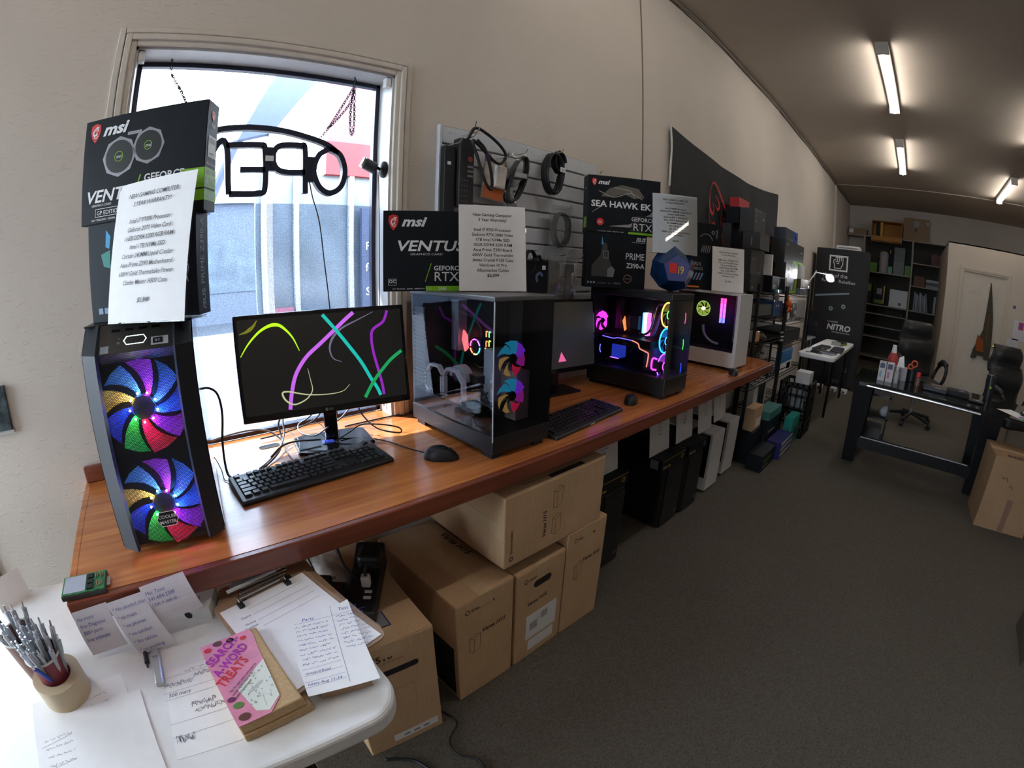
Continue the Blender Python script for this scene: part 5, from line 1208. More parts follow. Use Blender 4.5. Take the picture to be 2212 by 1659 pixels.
note('lilac paper note with a phone number, highest on the counter edge', (.168, -.630, .805), (.268, -.630, .815), .735, (.018, -.035), ['Mac Tonic', '541-684-2388', '13th + oak st'], 3)
# little white card box with a thumb notch
cb = thing('card_box', 'small white card box with a half round notch numbered 12, behind the note sheet', 'box', (.196, -.598, T), -.42)
MB().prism([(0, 0), (.108, 0), (.108, .032), (0, .012)], 'y', 0, .072).build('box_body', mat('card_white', (.66, .65, .63), .6, var=.03), cb)
q = Pr(Face((0, 0, 0.0), (1, 0, 0), (0, 0, 1))); q.disc(.054, .010, .009, 14); q.build('notch', BLK, cb)
q = Pr(Face((0, .0, .012), (.108, 0, .02), (0, 1, 0), .0008)); q.text('#12', .070, .030, .016, rot=.4); q.stroke([(.01, .012), (.10, .016)], .0007); q.build('lettering', INK, cb)
pen('black felt pen lying on the folding table beside the lighter', (.133, -.643, T+.0052), (.135, -.735, T+.0052), PENB[4], .0052, clip=False)
lt = thing('lighter', 'flat silver lighter lying on the folding table', 'lighter', (.1445, -.790, T), -.03)
MB().box(0, .018, 0, .098, 0, .010).build('lighter_body', mat('silver_body', (.55, .57, .60), .25, metal=.7), lt, bevel=.003)
MB().box(.002, .016, .074, .096, .010, .0125).build('thumb_plate', CHROME, lt)
yl = thing('yellow_cap', 'small yellow cap under the paper list', 'cap', (.150, -.640, T)); MB().lathe([(.0005, .008), (.010, .008), (.012, .006), (.012, 0), (.0005, 0)], (0, 0, 0), 16).build('cap', mat('cap_yellow', (.75, .42, .03), .4), yl, smooth=True)
# clipboards with clips and pens
BRD = mat('hardboard', (.34, .22, .14), .6, var=.08)
def clipboard(label, x, y, rz, z, pen_m):
    t = thing('clipboard', label, 'clipboard', (x, y, z), rz, 'clipboards piled on the folding table')
    MB().prism(rrect(0, .228, -.310, 0, .018, 5), 'z', 0, .0032).build('board', BRD, t)
    MB().box(.008, .218, -.302, -.028, .0032, .0046).build('form_sheet', PAPER, t)
    c_ = MB(); c_.tube([(.055, -.040, .006), (.055, -.024, .014), (.172, -.024, .014), (.172, -.040, .006)], .0032, 8, 0); c_.build('clip', CHROME, t)
    for x_ in (.055, .172): MB().box(x_-.007, x_+.007, -.048, -.030, .0046, .012).build('rubber_corner', BLK, t, bevel=.002)
    MB().box(.06, .167, -.024, -.006, .0032, .007).build('clip_plate', CHROME, t)
    q = Pr(Face((.008, -.302, .0046), (1, 0, 0), (0, 1, 0), .0003)); q.text('Name', .05, .222, .009, 'RIGHT'); q.text('Phone', .05, .200, .009, 'RIGHT'); q.text('Number', .05, .188, .009, 'RIGHT')
    for k in range(4): q.stroke([(.055, .245-k*.022), (.195, .245-k*.022)], .0006)
    q.build('form_lines', INK, t)
    return t
for k, (x, y, rz, lb) in enumerate(((.322, -.552, .10, 'lowest clipboard of the pile, its clip almost under the counter edge'), (.318, -.585, .16, 'second clipboard of the pile, just above the lowest'), (.310, -.615, .20, 'third clipboard of the pile, under the topmost'), (.300, -.640, .22, 'topmost clipboard of the pile with a name and phone form'))):
    z = T+.0002+k*.0075; clipboard(lb, x, y, rz, z, None)
    cx_, cy_ = x+.11*math.cos(rz)+.010*math.sin(rz), y+.11*math.sin(rz)-.010*math.cos(rz)
    dx_, dy_ = .068*math.cos(rz), .068*math.sin(rz)
    pen(('grey pen in the clip of the lowest clipboard', 'white pen in the clip of the second clipboard', 'silver pen in the clip of the third clipboard', 'white pen above the clip of the topmost clipboard')[k], (cx_-dx_, cy_-dy_+.012, z+.021), (cx_+dx_, cy_+dy_+.012, z+.021), (PENB[0], PENB[2], PENB[1], PENB[2])[k], .0044)
# white list sheet
t, f, w_, h_ = sheet('note_sheet', 'white sheet with two columns of handwritten names at the table corner', [(.426, -.790), (.567, -.765), (.522, -.985), (.400, -.958)], T+.0325)
q = Pr(f); q.stroke([(.075, .010), (.082, .215)], .0007); q.text('Parts', .02, .186, .012, 'LEFT', shear=.2); q.text('Test IN', .095, .196, .012, 'LEFT', shear=.2); q.stroke([(.005, .182), (.150, .188)], .0006)
for k in range(9): handline(q, .004, .17-k*.0125, .066, .0055, 200+k, .0008)
for k in range(8): handline(q, .088, .176-k*.0125, .055, .0055, 230+k, .0008)
for z_ in (.06, .045, .030, .018): q.stroke([(.0, z_), (.072, z_+.004)], .0005)
q.text('notes Aug 11-14', .004, .022, .009, 'LEFT', shear=.2); q.text('vineyard Road', .004, .048, .008, 'LEFT', shear=.2); q.build('handwriting', BLU, t)
MB().box(.022, .112, .014, .165, -.0300, -.0003).build('pad_underneath', mat('pad_brown', (.36, .23, .15), .6), t)
# puzzle book
bk = thing('puzzle_book', 'worn pink puzzle book, SEARCH-A-WORD TREATS, on the clipboards', 'book', (.273, -.975, T+.0012), .09)
bw, bd, bh = .118, .215, .038
MB().box(0, bw+.012, 0, bd, 0, bh*.42).build('lower_pages', mat('pages_tan', (.42, .28, .15), .8, var=.12, scale=200), bk, bevel=.002)
MB().prism([(0, bh*.42), (bw+.004, bh*.42), (bw, bh), (0, bh)], 'y', .004, bd-.004).build('upper_pages', mat('pages_tan2', (.50, .34, .18), .8, var=.12, scale=200), bk, bevel=.003)
PNK = mat('cover_pink', (.70, .26, .38), .35, var=.12)
MB().prism([(0, .004), (.060, .004), (.088, .028), (.092, .075), (.098, .120), (.100, .150), (bw-.012, .19), (bw-.014, bd-.004), (0, bd-.004)], 'z', bh, bh+.0012).build('cover', PNK, bk)
cf = Face((0, 0, bh+.0012), (1, 0, 0), (0, 1, 0), .0004)
Pr(cf).poly([(.040, .020), (.060, .010), (.088, .030), (.094, .080), (.098, .122), (.030, .078)]).build('puzzle_panel', ink('cream', (.72, .76, .68)), bk)
q = Pr(cf, 2)
for k in range(40):
    a, b_ = rr.uniform(.038, .092), rr.uniform(.03, .108)
    if b_ < .078+(a-.03)*.6: q.text(random.choice('ABEHNRSTWA'), a, b_, .006)
q.stroke([(.045, .06), (.075, .072), (.076, .076), (.046, .064), (.045, .06)], .0006); q.stroke([(.06, .02), (.064, .045), (.078, .04), (.08, .05)], .0006); q.build('puzzle_letters', ink('slate', (.12, .16, .18)), bk)
q = Pr(cf, 2); q.text('SEARCH-', .006, .150, .027, 'LEFT', .02, 0, .80, rot=.55); q.text('A-WORD', .010, .120, .027, 'LEFT', .02, 0, .80, rot=.55); q.build('title_purple', ink('purple', (.38, .02, .38)), bk)
q = Pr(cf, 2); q.text('TREATS', .008, .093, .027, 'LEFT', .02, 0, .84, rot=.55); q.build('title_red', INKRED, bk)
q = Pr(cf, 2)
for k, s_ in enumerate(('Tips for super search and circle fun', 'puzzles big and small for all', 'lovers of word hunts!')): q.text(s_, .016+k*.002, .076-k*.008, .0068, 'LEFT', .01, 0, .8, rot=.55)
q.build('subtitle', INK, bk)
for x_, y_, r_, mm in ((.012, .195, .008, INKRED), (.035, .203, .010, ink('chocolate', (.12, .04, .02))), (.060, .200, .008, ink('chocolate', (.12, .04, .02))), (.085, .193, .007, INKRED), (.012, .062, .008, ink('berry', (.15, .03, .10))), (.018, .045, .010, ink('leafgreen', (.10, .22, .04))), (.018, .018, .011, ink('chocolate', (.12, .04, .02)))):
    Pr(cf, 2).disc(x_, y_, r_, 12, r_*.7).build('sweet_picture', mm, bk)
# ------------------------------------------------------------------ cables on the counter around the monitor
def cable(label, pts, r=.0026, m_=None, sub=6, group='loose cables around the monitor', parent=None, name='cable'):
    o = MB().tube(pts, r, 6, sub).build(name, m_ or BLK, parent, smooth='all')
    if parent is None: tag(o, label, 'cable', group)
    return o
GC = mat('cable_silver', (.20, .21, .23), .35)
cable('thick black cable arching beside the tower with two big fans', [(.392, -.08, .90), (.385, -.10, .99), (.42, -.115, 1.045), (.46, -.12, 1.03), (.468, -.13, .97), (.452, -.16, .89), (.445, -.20, .825), (.452, -.232, .812), (.475, -.230, .815)], .0036)
cable('flat pale cable running from the first tower along the window foot', [(.385, -.06, .86), (.45, -.03, .862), (.55, 0.0, .858), (.62, .0, .845), (.66, -.03, .815), (.655, -.06, .806)], .0034, GC)
cable('thin black wire dangling from the first tower to the keyboard corner', [(.388, -.08, .855), (.42, -.11, .84), (.432, -.17, .82), (.432, -.22, .806), (.445, -.24, .806)], .0016)
cable('bundle of black leads looping under the monitor to the keyboard back', [(.745, .03, .93), (.70, .0, .91), (.66, -.02, .87), (.655, -.06, .83), (.63, -.12, .815), (.58, -.18, .808), (.535, -.222, .808), (.52, -.232, .812)], .0032)
cable('second lead twisted with the bundle under the monitor', [(.80, .035, .95), (.74, .01, .93), (.68, -.02, .89), (.665, -.06, .845), (.635, -.11, .822), (.59, -.16, .812), (.54, -.215, .811)], .0030, GC)
cable('black video lead ending in the blue plug at the stand', [(.59, -.165, .818), (.64, -.125, .83), (.69, -.12, .832), (.74, -.13, .828), (.765, -.135, .826)], .0034)
cable('silver lead coiled in front of the monitor stand', [(.86, .02, .95), (.82, -.03, .915), (.76, -.05, .88), (.72, -.05, .86), (.715, -.09, .845), (.75, -.13, .842), (.80, -.12, .858), (.86, -.10, .875), (.90, -.08, .905), (.885, -.05, .93), (.86, -.04, .94)], .0028, GC)
cable('black lead looping wide at the right of the monitor stand', [(.80, -.16, .815), (.86, -.15, .835), (.91, -.14, .848), (.97, -.17, .845), (1.02, -.20, .832), (1.01, -.22, .822), (.96, -.16, .83), (.93, -.11, .87), (.92, -.09, .91)], .0026)
cable('black mouse lead running from the monitor stand to the mouse', [(.83, -.145, .818), (.89, -.16, .812), (.94, -.20, .808), (.97, -.26, .806), (.99, -.33, .806), (1.005, -.385, .81), (1.012, -.405, .815)], .0022)
cable('black lead drooping behind the monitor stand to the window foot', [(.86, .0, .90), (.84, .03, .87), (.80, .045, .83), (.72, .045, .812), (.66, .03, .812), (.60, .03, .81)], .0026)
cable('thin wire curling behind the keyboard near the sunlit sill', [(.68, -.04, .85), (.70, -.09, .83), (.69, -.14, .812), (.675, -.17, .806), (.672, -.205, .806)], .0013, GC)
cable('thin black wire from the stand curling to the keyboard back edge', [(.76, -.04, .87), (.79, -.08, .855), (.79, -.12, .835), (.765, -.16, .812), (.72, -.20, .806), (.69, -.215, .806)], .0016)
cable('pair of thin leads dropping straight behind the keyboard', [(.66, -.02, .845), (.66, -.06, .815), (.652, -.12, .806), (.652, -.20, .806), (.655, -.222, .81)], .0020, GC)
cable('black cord lying along the back of the counter', [(.90, -.012, .806), (1.0, -.010, .806), (1.10, -.012, .806), (1.13, -.03, .806)], .0030)
vg = thing('video_plug', 'blue video plug lying by the monitor stand', 'plug', (.765, -.152, H+.012), -.25)
MB().box(0, .040, 0, .032, 0, .015).build('plug_body', mat('plug_blue', (.015, .03, .30), .4), vg, bevel=.003); MB().box(.040, .048, .004, .028, .003, .012).build('plug_shell', STEEL, vg); MB().box(.004, .036, -.004, 0, .003, .011).build('thumb_screw', mat('plug_blue', (.015, .03, .30), .4), vg)
vg.location.z = H+.0005
gm = thing('grommet_hole', 'dark cable slot at the back of the counter behind the keyboard', 'cable slot', (.615, -.035, H+.0003)); MB().prism(rrect(-.035, .035, -.016, .016, .014, 5), 'z', 0, .0012).build('slot_cover', BLKM, gm)
# ------------------------------------------------------------------ under the counter: cardboard cartons
def cardboard(name, col):
    m, nt, N, L, b = nodes_of(name); tc = N.new('ShaderNodeTexCoord'); mp = N.new('ShaderNodeMapping'); mp.inputs['Scale'].default_value = (60, 60, 4)
    L.new(tc.outputs['Object'], mp.inputs[0]); n1 = N.new('ShaderNodeTexNoise'); n1.inputs['Scale'].default_value = 3; n1.inputs['Detail'].default_value = 4; L.new(mp.outputs[0], n1.inputs['Vector'])
    n2 = N.new('ShaderNodeTexNoise'); n2.inputs['Scale'].default_value = 5; L.new(tc.outputs['Object'], n2.inputs['Vector'])
    rp = N.new('ShaderNodeValToRGB'); rp.color_ramp.elements[0].position = .3; rp.color_ramp.elements[1].position = .7; rp.color_ramp.elements[0].color = (*[c*.86 for c in col], 1); rp.color_ramp.elements[1].color = (*[c*1.10 for c in col], 1)
    mx = N.new('ShaderNodeMath'); mx.operation = 'MULTIPLY_ADD'; mx.inputs[1].default_value = .5; L.new(n1.outputs['Fac'], mx.inputs[0]); m2_ = N.new('ShaderNodeMath'); m2_.operation = 'MULTIPLY'; m2_.inputs[1].default_value = .5; L.new(n2.outputs['Fac'], m2_.inputs[0]); L.new(m2_.outputs[0], mx.inputs[2])
    L.new(mx.outputs[0], rp.inputs['Fac']); L.new(rp.outputs[0], b.inputs['Base Color']); b.inputs['Roughness'].default_value = .8; b.inputs['Specular IOR Level'].default_value = .25
    return m
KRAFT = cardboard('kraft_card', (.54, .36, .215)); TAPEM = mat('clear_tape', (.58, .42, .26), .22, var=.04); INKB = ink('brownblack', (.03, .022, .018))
def kraft_box(name, label, w_, d_, h_, loc, rotz=0.0, tape='y', group=None):
    t = thing(name, label, 'box', loc, rotz, group)
    m_ = MB(); m_.box(0, w_, 0, d_, 0, h_-.002); m_.build('carton', KRAFT, t, bevel=.004)
    g = .002                                  # two top flaps meeting at a seam
    if tape == 'y': MB().box(0.002, w_/2-g, .002, d_-.002, h_-.002, h_).build('flap', KRAFT, t); MB().box(w_/2+g, w_-.002, .002, d_-.002, h_-.002, h_).build('flap', KRAFT, t); MB().box(w_/2-.028, w_/2+.028, -.0006, d_, h_, h_+.0006).build('tape', TAPEM, t); MB().box(w_/2-.028, w_/2+.028, -.0008, 0, h_-.05, h_).build('tape_end', TAPEM, t)
    elif tape == 'x': MB().box(0.002, w_-.002, .002, d_/2-g, h_-.002, h_).build('flap', KRAFT, t); MB().box(.002, w_-.002, d_/2+g, d_-.002, h_-.002, h_).build('flap', KRAFT, t); MB().box(0, w_, d_/2-.028, d_/2+.028, h_, h_+.0006).build('tape', TAPEM, t)
    return t, faces_of(w_, d_, h_)
def tower_icon(q, x, y, s):
    q.stroke([(x, y), (x, y+.07*s), (x+.03*s, y+.085*s), (x+.05*s, y+.075*s), (x+.05*s, y+.005*s), (x+.02*s, y-.012*s), (x, y)], .0016); q.stroke([(x, y+.07*s), (x+.02*s, y+.06*s), (x+.05*s, y+.075*s)], .0014); q.stroke([(x+.02*s, y+.06*s), (x+.02*s, y-.012*s)], .0014)
def versa(t, F, w_, h_, handle=False, mirrored=False):
    q = Pr(F['F']); q.annulus(.045, h_-.045, .010, .007, 14); q.text('thermaltake', .060, h_-.051, .020, 'LEFT', .01); q.text('Versa H15', w_*.42, h_-.165, .024, 'LEFT' if not handle else 'CENTER', .02, .3); q.build('printed_text', INKB, t)
    if not handle:
        for x_ in (.10, .20):
            if x_ < w_-.05: q = Pr(F['F']); tower_icon(q, x_-.05, h_-.23-(x_ > .15)*-.03, .9); q.build('case_drawing', INKB, t)
tb_ = kraft_box('cardboard_box', 'kraft carton printed H510 under the folding table corner', .262, .50, .485, (.560, -.655, ZF), -.07)
t, F = tb_; q = Pr(F['F']); q.text('H510', .055, .425, .034, 'LEFT', .02); q.text('COMPACT MID TOWER CASE', .055, .412, .008, 'LEFT'); q.build('printed_text', INKB, t)
hs = MB(); hs.prism(rrect(.055, .205, .360, .382, .010, 4), 'y', -.0012, 0); hs.build('hand_slot', BLKM, t)
Pr(F['F']).rect(.085, .03, .16, .035).build('shipping_label', INKW, t); q = Pr(F['F'], 2); 
for k in range(3): q.rect(.12+k*.035, .040, .022, .010)
q.build('label_print', INKG, t)
Pr(F['T']).rect(.10, .06, .065, .065).build('top_sticker', ink('navy', (.06, .06, .16)), t); Pr(F['T'], 2).rect(.105, .065, .055, .055).build('top_sticker_inner', INKG, t)
q = Pr(F['F']); q.frame(.12, .19, .065, .10, .0012); q.build('case_outline', ink('kraftdark', (.22, .14, .08)), t)
t, F = kraft_box('cardboard_box', 'kraft carton printed Versa H15 standing next to the H510 carton', .240, .47, .455, (.928, -.630, ZF), .02)
versa(t, F, .24, .455)
q = Pr(Face((.20, .36, .455), (0, -1, 0), (1, 0, 0), .001)); q.text('Versa H15', .0, .0, .038, 'LEFT', .02, .3); q.build('top_lettering', INKB, t)
MB().box(-.0012, 0, .02, .30, .02, .26).build('black_panel', BLKM, t)
t, F = kraft_box('cardboard_box', 'kraft carton with an oval handle and shipping labels, between the Versa H15 cartons', .250, .47, .440, (1.184, -.624, ZF), .03)
versa(t, F, .25, .44, True)
hs = MB(); hs.prism(rrect(.085, .175, .345, .375, .0145, 5), 'y', -.0012, 0); hs.build('hand_slot', BLKM, t)
Pr(F['F']).rect(.055, .10, .165, .125).build('shipping_label', INKW, t); Pr(F['F']).rect(.07, .035, .14, .055).build('shipping_label', INKW, t)
q = Pr(F['F'], 2)
for k in range(7): q.rect(.075+k*.006, .14, .003, .04)
q.build('barcode', INKG, t); q = Pr(F['F'], 2)
for k in range(6): q.rect(.135+k*.006, .17, .003, .035)
q.build('barcode', INKG, t)
t, F = kraft_box('cardboard_box', 'kraft carton printed Versa H15 nearest to the black towers under the counter', .225, .47, .495, (1.440, -.618, ZF), -.02)
versa(t, F, .225, .495)
t, F = kraft_box('cardboard_box', 'kraft carton lying on its side on top of the Versa H15 cartons', .490, .42, .262, (1.128, -.618, ZF+.496), .0, 'x')
q = Pr(F['F']); q.text('Versa H15', .185, .05, .024, 'LEFT', .02, .3, rot=PI/2); q.annulus(.03, .03, .009, .006, 14); q.text('thermaltake', .035, .05, .018, 'LEFT', rot=PI/2); q.build('printed_text', INKB, t)
for z_ in (.04, .145): q = Pr(F['F']); tower_icon(q, .215, z_+.01, .85); q.build('case_drawing', INKB, t)
q = Pr(Face((0, .42, 0), (0, -1, 0), (0, 0, 1))); q.text('Versa H15', .16, .19, .036, 'LEFT', .02, .3, rot=PI); q.build('end_lettering', INKB, t)
MB().box(-.0007, 0, 0.01, .41, .110, .165).build('tape_end', TAPEM, t)
q = Pr(F['T']); q.frame(.15, .08, .20, .16, .003); q.stroke([(.15, .08), (.10, .03), (.36, .03), (.35, .08)], .003); q.build('top_drawing', ink('kraftdark', (.22, .14, .08)), t)
MB().box(.21, .38, .01, .03, .262, .2632).build('top_slot', BLKM, t)
# battery backup strip with adapters on the H510 carton
up_ = thing('power_strip', 'black battery backup with plugs and adapters on the H510 carton', 'power strip', (.655, -.560, ZF+.487), .95)
MB().prism([(0, 0), (.29, 0), (.29, .085), (.27, .095), (.16, .060), (0, .045)], 'y', -.045, .045).build('unit_body', BLK, up_, bevel=.006)
Pr(Face((.18, -.045, .069), (0, 1, 0), (-.11, 0, -.035), .001)).rect(.012, -.075, .066, .06).build('display_panel', mat('panel_blue', (.05, .06, .12), .15), up_)
q = Pr(Face((.285, -.03, .091), (0, 1, 0), (-1, 0, -.25), .002)); q.text('CyberPower', .03, .02, .009); q.build('maker_lettering', INKW, up_)
for k in range(2): Pr(Face((.05+k*.026, -.03, .052), (1, 0, .09), (0, 1, 0), .001)).rect(0, 0, .012, .022).build('white_socket', INKW, up_)
MB().box(.10, .125, -.022, .004, .05, .088).build('white_plug', WHITE, up_, bevel=.004); MB().tube([(.112, -.01, .088), (.113, -.012, .110), (.13, -.02, .115), (.15, -.05, .09)], .004, 6, 5).build('plug_lead', BLK, up_)
MB().box(.15, .225, -.048, .02, .075, .125).build('black_adapter', BLK, up_, bevel=.012)
MB().box(.03, .09, .04, .10, .03, .085).build('black_adapter', BLK, up_, bevel=.008); MB().box(.03, .10, .085, .175, .06, .098).build('black_adapter', BLK, up_, bevel=.005)
cable('black cord hanging from the counter to the battery backup', [(.66, -.40, .748), (.67, -.42, .66), (.675, -.45, .58), (.70, -.47, .52)], .0045, group='cords under the counter')
cable('thin black cord hanging to the adapter of the battery backup', [(.57, -.45, .748), (.575, -.46, .66), (.59, -.47, .58), (.60, -.49, .535)], .0022, group='cords under the counter')
cable('black cords drooping along the wall under the counter', [(.72, -.05, .70), (.82, -.08, .60), (.95, -.06, .62), (1.05, -.05, .70)], .0055, group='cords under the counter')
cable('thin black cord lying on the carpet around the H510 carton', [(.845, -.62, -.045), (.86, -.70, -.045), (.80, -.74, -.045), (.78, -.80, -.045), (.82, -.86, -.045), (.80, -.93, -.045)], .0035, group='cords under the counter')
cable('black plug lead on the carpet at the foot of the H510 carton', [(.585, -.69, -.043), (.62, -.71, -.043), (.66, -.745, -.044), (.68, -.80, -.045)], .005, group='cords under the counter')
# foil bag on the H510 carton
fb = thing('foil_bag', 'glossy white and silver foil parts bag on the H510 carton behind the clipboards', 'bag', (.575, -.475, ZF+.487), -.05)
n = 14; vs = []
for s_ in (1, 0):
    for j in range(n):
        for i in range(n):
            u, v = i/(n-1), j/(n-1); e_ = math.sin(PI*u)*math.sin(PI*v); vs.append((.15*u, .30*v, .003+s_*(.05*e_+R(-.008, .008)*(0 < i < n-1)*(0 < j < n-1))))
MB().add(vs, [(j*n+i, j*n+i+1, (j+1)*n+i+1, (j+1)*n+i) for j in range(n-1) for i in range(n-1)]+[(n*n+j*n+i, n*n+(j+1)*n+i, n*n+(j+1)*n+i+1, n*n+j*n+i+1) for j in range(n-1) for i in range(n-1)]).build('foil', mat('foil_white', (.78, .80, .84), .16, metal=.15, var=.25, scale=14), fb, smooth='all')
for k in range(5): MB().box(.02+.025*k, .038+.025*k, .03+.03*(k % 3), .055+.03*(k % 3), .046, .048).build('printed_patch', ink('greyblue', (.12, .14, .18)), fb)
# black towers under the counter with flat cartons and price sheets on them
def under_tower(label, x, y, w_, d_, h_):
    t = thing('desktop_tower', label, 'computer', (x, y, ZF), 0, None)
    MB().prism(rrect(0, w_, 0, d_, .03, 5), 'z', .012, h_).build('case_body', BLK, t, bevel=.006)
    MB().prism([(.02, .012), (w_-.02, .012), (w_-.02, h_-.02), (.02, h_-.02)], 'y', -.006, .001).build('front_panel', BLKM, t, bevel=.004)
    for a in (.03, w_-.05):
        for b_ in (.04, d_-.06): MB().box(a, a+.02, b_, b_+.02, 0, .013).build('foot', BLK, t)
    q = Pr(Face((0, 0, h_), (1, 0, 0), (0, 1, 0))); q.rect(w_-.085, .012, .018, .030); q.build('shop_sticker', INKW, t)
    Pr(Face((0, 0, h_), (1, 0, 0), (0, 1, 0))).rect(w_-.064, .012, .012, .030).build('red_sticker', INKRED, t)
    Pr(Face((0, 0, h_), (1, 0, 0), (0, 1, 0))).rect(w_-.050, .012, .018, .030).build('shop_sticker', INKW, t)
    Pr(Face((0, -.006, 0), (1, 0, 0), (0, 0, 1))).annulus(w_-.045, .06, .010, .007, 14).build('front_badge', INKG, t)
    return t
under_tower('black desktop tower on the carpet right behind the cardboard cartons', 1.862, -.455, .200, .43, .43)
under_tower('black desktop tower on the carpet with a yellow lined carton on top', 2.440, -.462, .235, .43, .39)
under_tower('black desktop tower on the carpet squeezed beside the white towers', 2.690, -.468, .235, .43, .39)
def flat_carton(label, x, y, z, w_, d_, h_, yellow=True):
    t, F = carton('motherboard_box', label, w_, d_, h_, (x, y, z), 0, BOXB)
    if yellow: Pr(F['F']).rect(0, h_-.006, w_, .003).build('yellow_line', ink('gold', (.45, .30, .03)), t)
    Pr(F['F']).rect(.012, .010, .045, .014).build('white_mark', INKG, t); Pr(F['F']).rect(.065, .010, .03, .012).build('yellow_mark', ink('gold', (.45, .30, .03)) if yellow else INKG, t)
    Pr(F['F']).annulus(w_-.04, h_/2, .014, .009, 14).build('round_mark', ink('gold', (.45, .30, .03)) if yellow else INKG, t)
    Pr(F['L']).rect(d_-.075, .004, .05, h_-.010).build('barcode_label', INKG, t)
    return t
flat_carton('black motherboard carton with a yellow line on the tower behind the cartons', 1.80, -.450, ZF+.4305, .27, .25, .062)
flat_carton('black motherboard carton with a yellow line and round mark, under the shorter price sheet', 2.375, -.470, ZF+.3905, .27, .30, .062)
flat_carton('black carton with grey markings on the tower beside the white towers', 2.672, -.478, ZF+.3905, .26, .30, .062, False)
def lower_sign(label, loc, rz, seed):
    rr = random.Random(seed); n_ = 7
    words = ['Core i7 System', '16GB RAM', '512GB SSD', 'Windows 10', 'Quad Core', 'USB 3.0', 'DVD Drive', 'WiFi', '1 Year']
    rr.shuffle(words)
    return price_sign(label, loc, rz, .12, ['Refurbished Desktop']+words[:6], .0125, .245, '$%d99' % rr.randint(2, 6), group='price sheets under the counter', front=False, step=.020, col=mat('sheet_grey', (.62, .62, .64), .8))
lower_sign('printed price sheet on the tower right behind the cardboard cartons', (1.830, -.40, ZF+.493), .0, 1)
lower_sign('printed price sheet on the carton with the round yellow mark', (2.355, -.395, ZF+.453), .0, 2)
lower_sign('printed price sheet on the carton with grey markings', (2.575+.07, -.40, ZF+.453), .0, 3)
def white_tower(label, x, y):
    t = thing('desktop_tower', label, 'computer', (x, y, ZF)); w_, d_, h_ = .205, .42, .42
    MB().box(0, w_, 0, .02, .015, h_).build('front_panel', WHT, t, bevel=.002); MB().box(0, w_, .02, d_, h_-.012, h_).build('top_panel', WHT, t)
    MB().box(0, .010, .02, d_, .015, .105).build('lower_side_panel', WHT, t); MB().box(.010, w_, .02, d_, .015, h_-.012).build('chassis', BLKM, t); MB().box(0, .003, .02, d_-.002, .105, h_-.012).build('side_glass', mat('black_side_glass', (.006, .006, .008), .08), t)
    for a in (.02, w_-.04):
        for b_ in (.03, d_-.06): MB().box(a, a+.02, b_, b_+.02, 0, .016).build('foot', BLK, t)
    return t
white_tower('white fronted tower on the carpet under the counter, beside the black towers', 3.075, -.462)
white_tower('white fronted tower on the carpet under the counter end, farther from the black towers', 3.425, -.438)
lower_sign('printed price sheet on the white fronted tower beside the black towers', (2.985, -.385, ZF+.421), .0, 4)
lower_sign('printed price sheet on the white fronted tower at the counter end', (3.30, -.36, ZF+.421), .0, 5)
t, F = carton('graphics_card_box', 'dark carton with a green corner lying behind the price sheets under the counter', .30, .09, .30, (2.74, -.12, ZF+.455), 0, BOXB); Pr(F['F']).rect(.0, .03, .14, .11).build('green_band', ink('dkgreen', (.06, .12, .02)), t)
# ------------------------------------------------------------------ wire racks beyond the counter
WIRE = mat('wire_black', (.015, .015, .016), .45, metal=.3)
def wire_rack(label, x0, x1, y0, y1, top, shelves):
    t = thing('wire_rack', label, 'shelving', (x0, y0, ZF)); w_, d_ = x1-x0, y1-y0
    for x in (0, w_):
        for y in (0, d_): MB().cyl((x, y, 0), (x, y, top-ZF), .0135, 10).build('post', WIRE, t, smooth=True)
    for z in shelves:
        m_ = MB(); zz = z-ZF
        for y in (0, d_): m_.box(0, w_, y-.003, y+.003, zz-.006, zz); m_.box(0, w_, y-.003, y+.003, zz-.034, zz-.028)
        for x in (0, w_): m_.box(x-.003, x+.003, 0, d_, zz-.006, zz); m_.box(x-.003, x+.003, 0, d_, zz-.034, zz-.028)
        n = 15
        for k in range(1, n): m_.box(0, w_, d_*k/n-.0016, d_*k/n+.0016, zz-.004, zz)
        for k in range(1, 5): m_.box(w_*k/5-.002, w_*k/5+.002, 0, d_, zz-.010, zz-.004)
        o = m_.build('wire_shelf', WIRE, t); o['kind'] = 'stuff'
    return t
wire_rack('black wire rack crowded with dark cartons at the counter end', 3.80, 4.66, -.405, -.025, 1.35, (.15, .55, .90, 1.095, 1.285))
wire_rack('black wire rack with graphics card cartons beyond the first rack', 4.74, 5.72, -.395, -.025, 1.35, (.15, .52, .80, 1.02, 1.285))
GRYB = mat('carton_grey', (.040, .042, .043), .42, var=.12); REDB = mat('carton_red', (.20, .015, .012), .4, var=.3); GRY2 = mat('carton_slate', (.050, .052, .054), .36, var=.1)
def rbox(label, x0, x1, y0, y1, z0, z1, m_, prints=(), name='product_box'):
    t, F = carton(name, label, x1-x0, y1-y0, z1-z0, (x0, y0, z0), 0, m_, bevel=.001); w_, d_, h_ = x1-x0, y1-y0, z1-z0
    for kind, u, v, a, b_, mt in prints:
        f = F['F'] if kind[0] == 'f' else F['L']; q = Pr(f, 1.5); W2 = w_ if kind[0] == 'f' else d_
        if kind[1:] == 'r': q.rect(u*W2, v*h_, a*W2, b_*h_).build('printed_patch', mt, t)
        elif kind[1:] == 'd': q.disc(u*W2, v*h_, a*h_, 14).build('printed_disc', mt, t)
        else: q.text(kind[1:], u*W2, v*h_, a*h_, 'LEFT', .02, .1).build('lettering', mt, t)
    return t
S0 = 1.2855
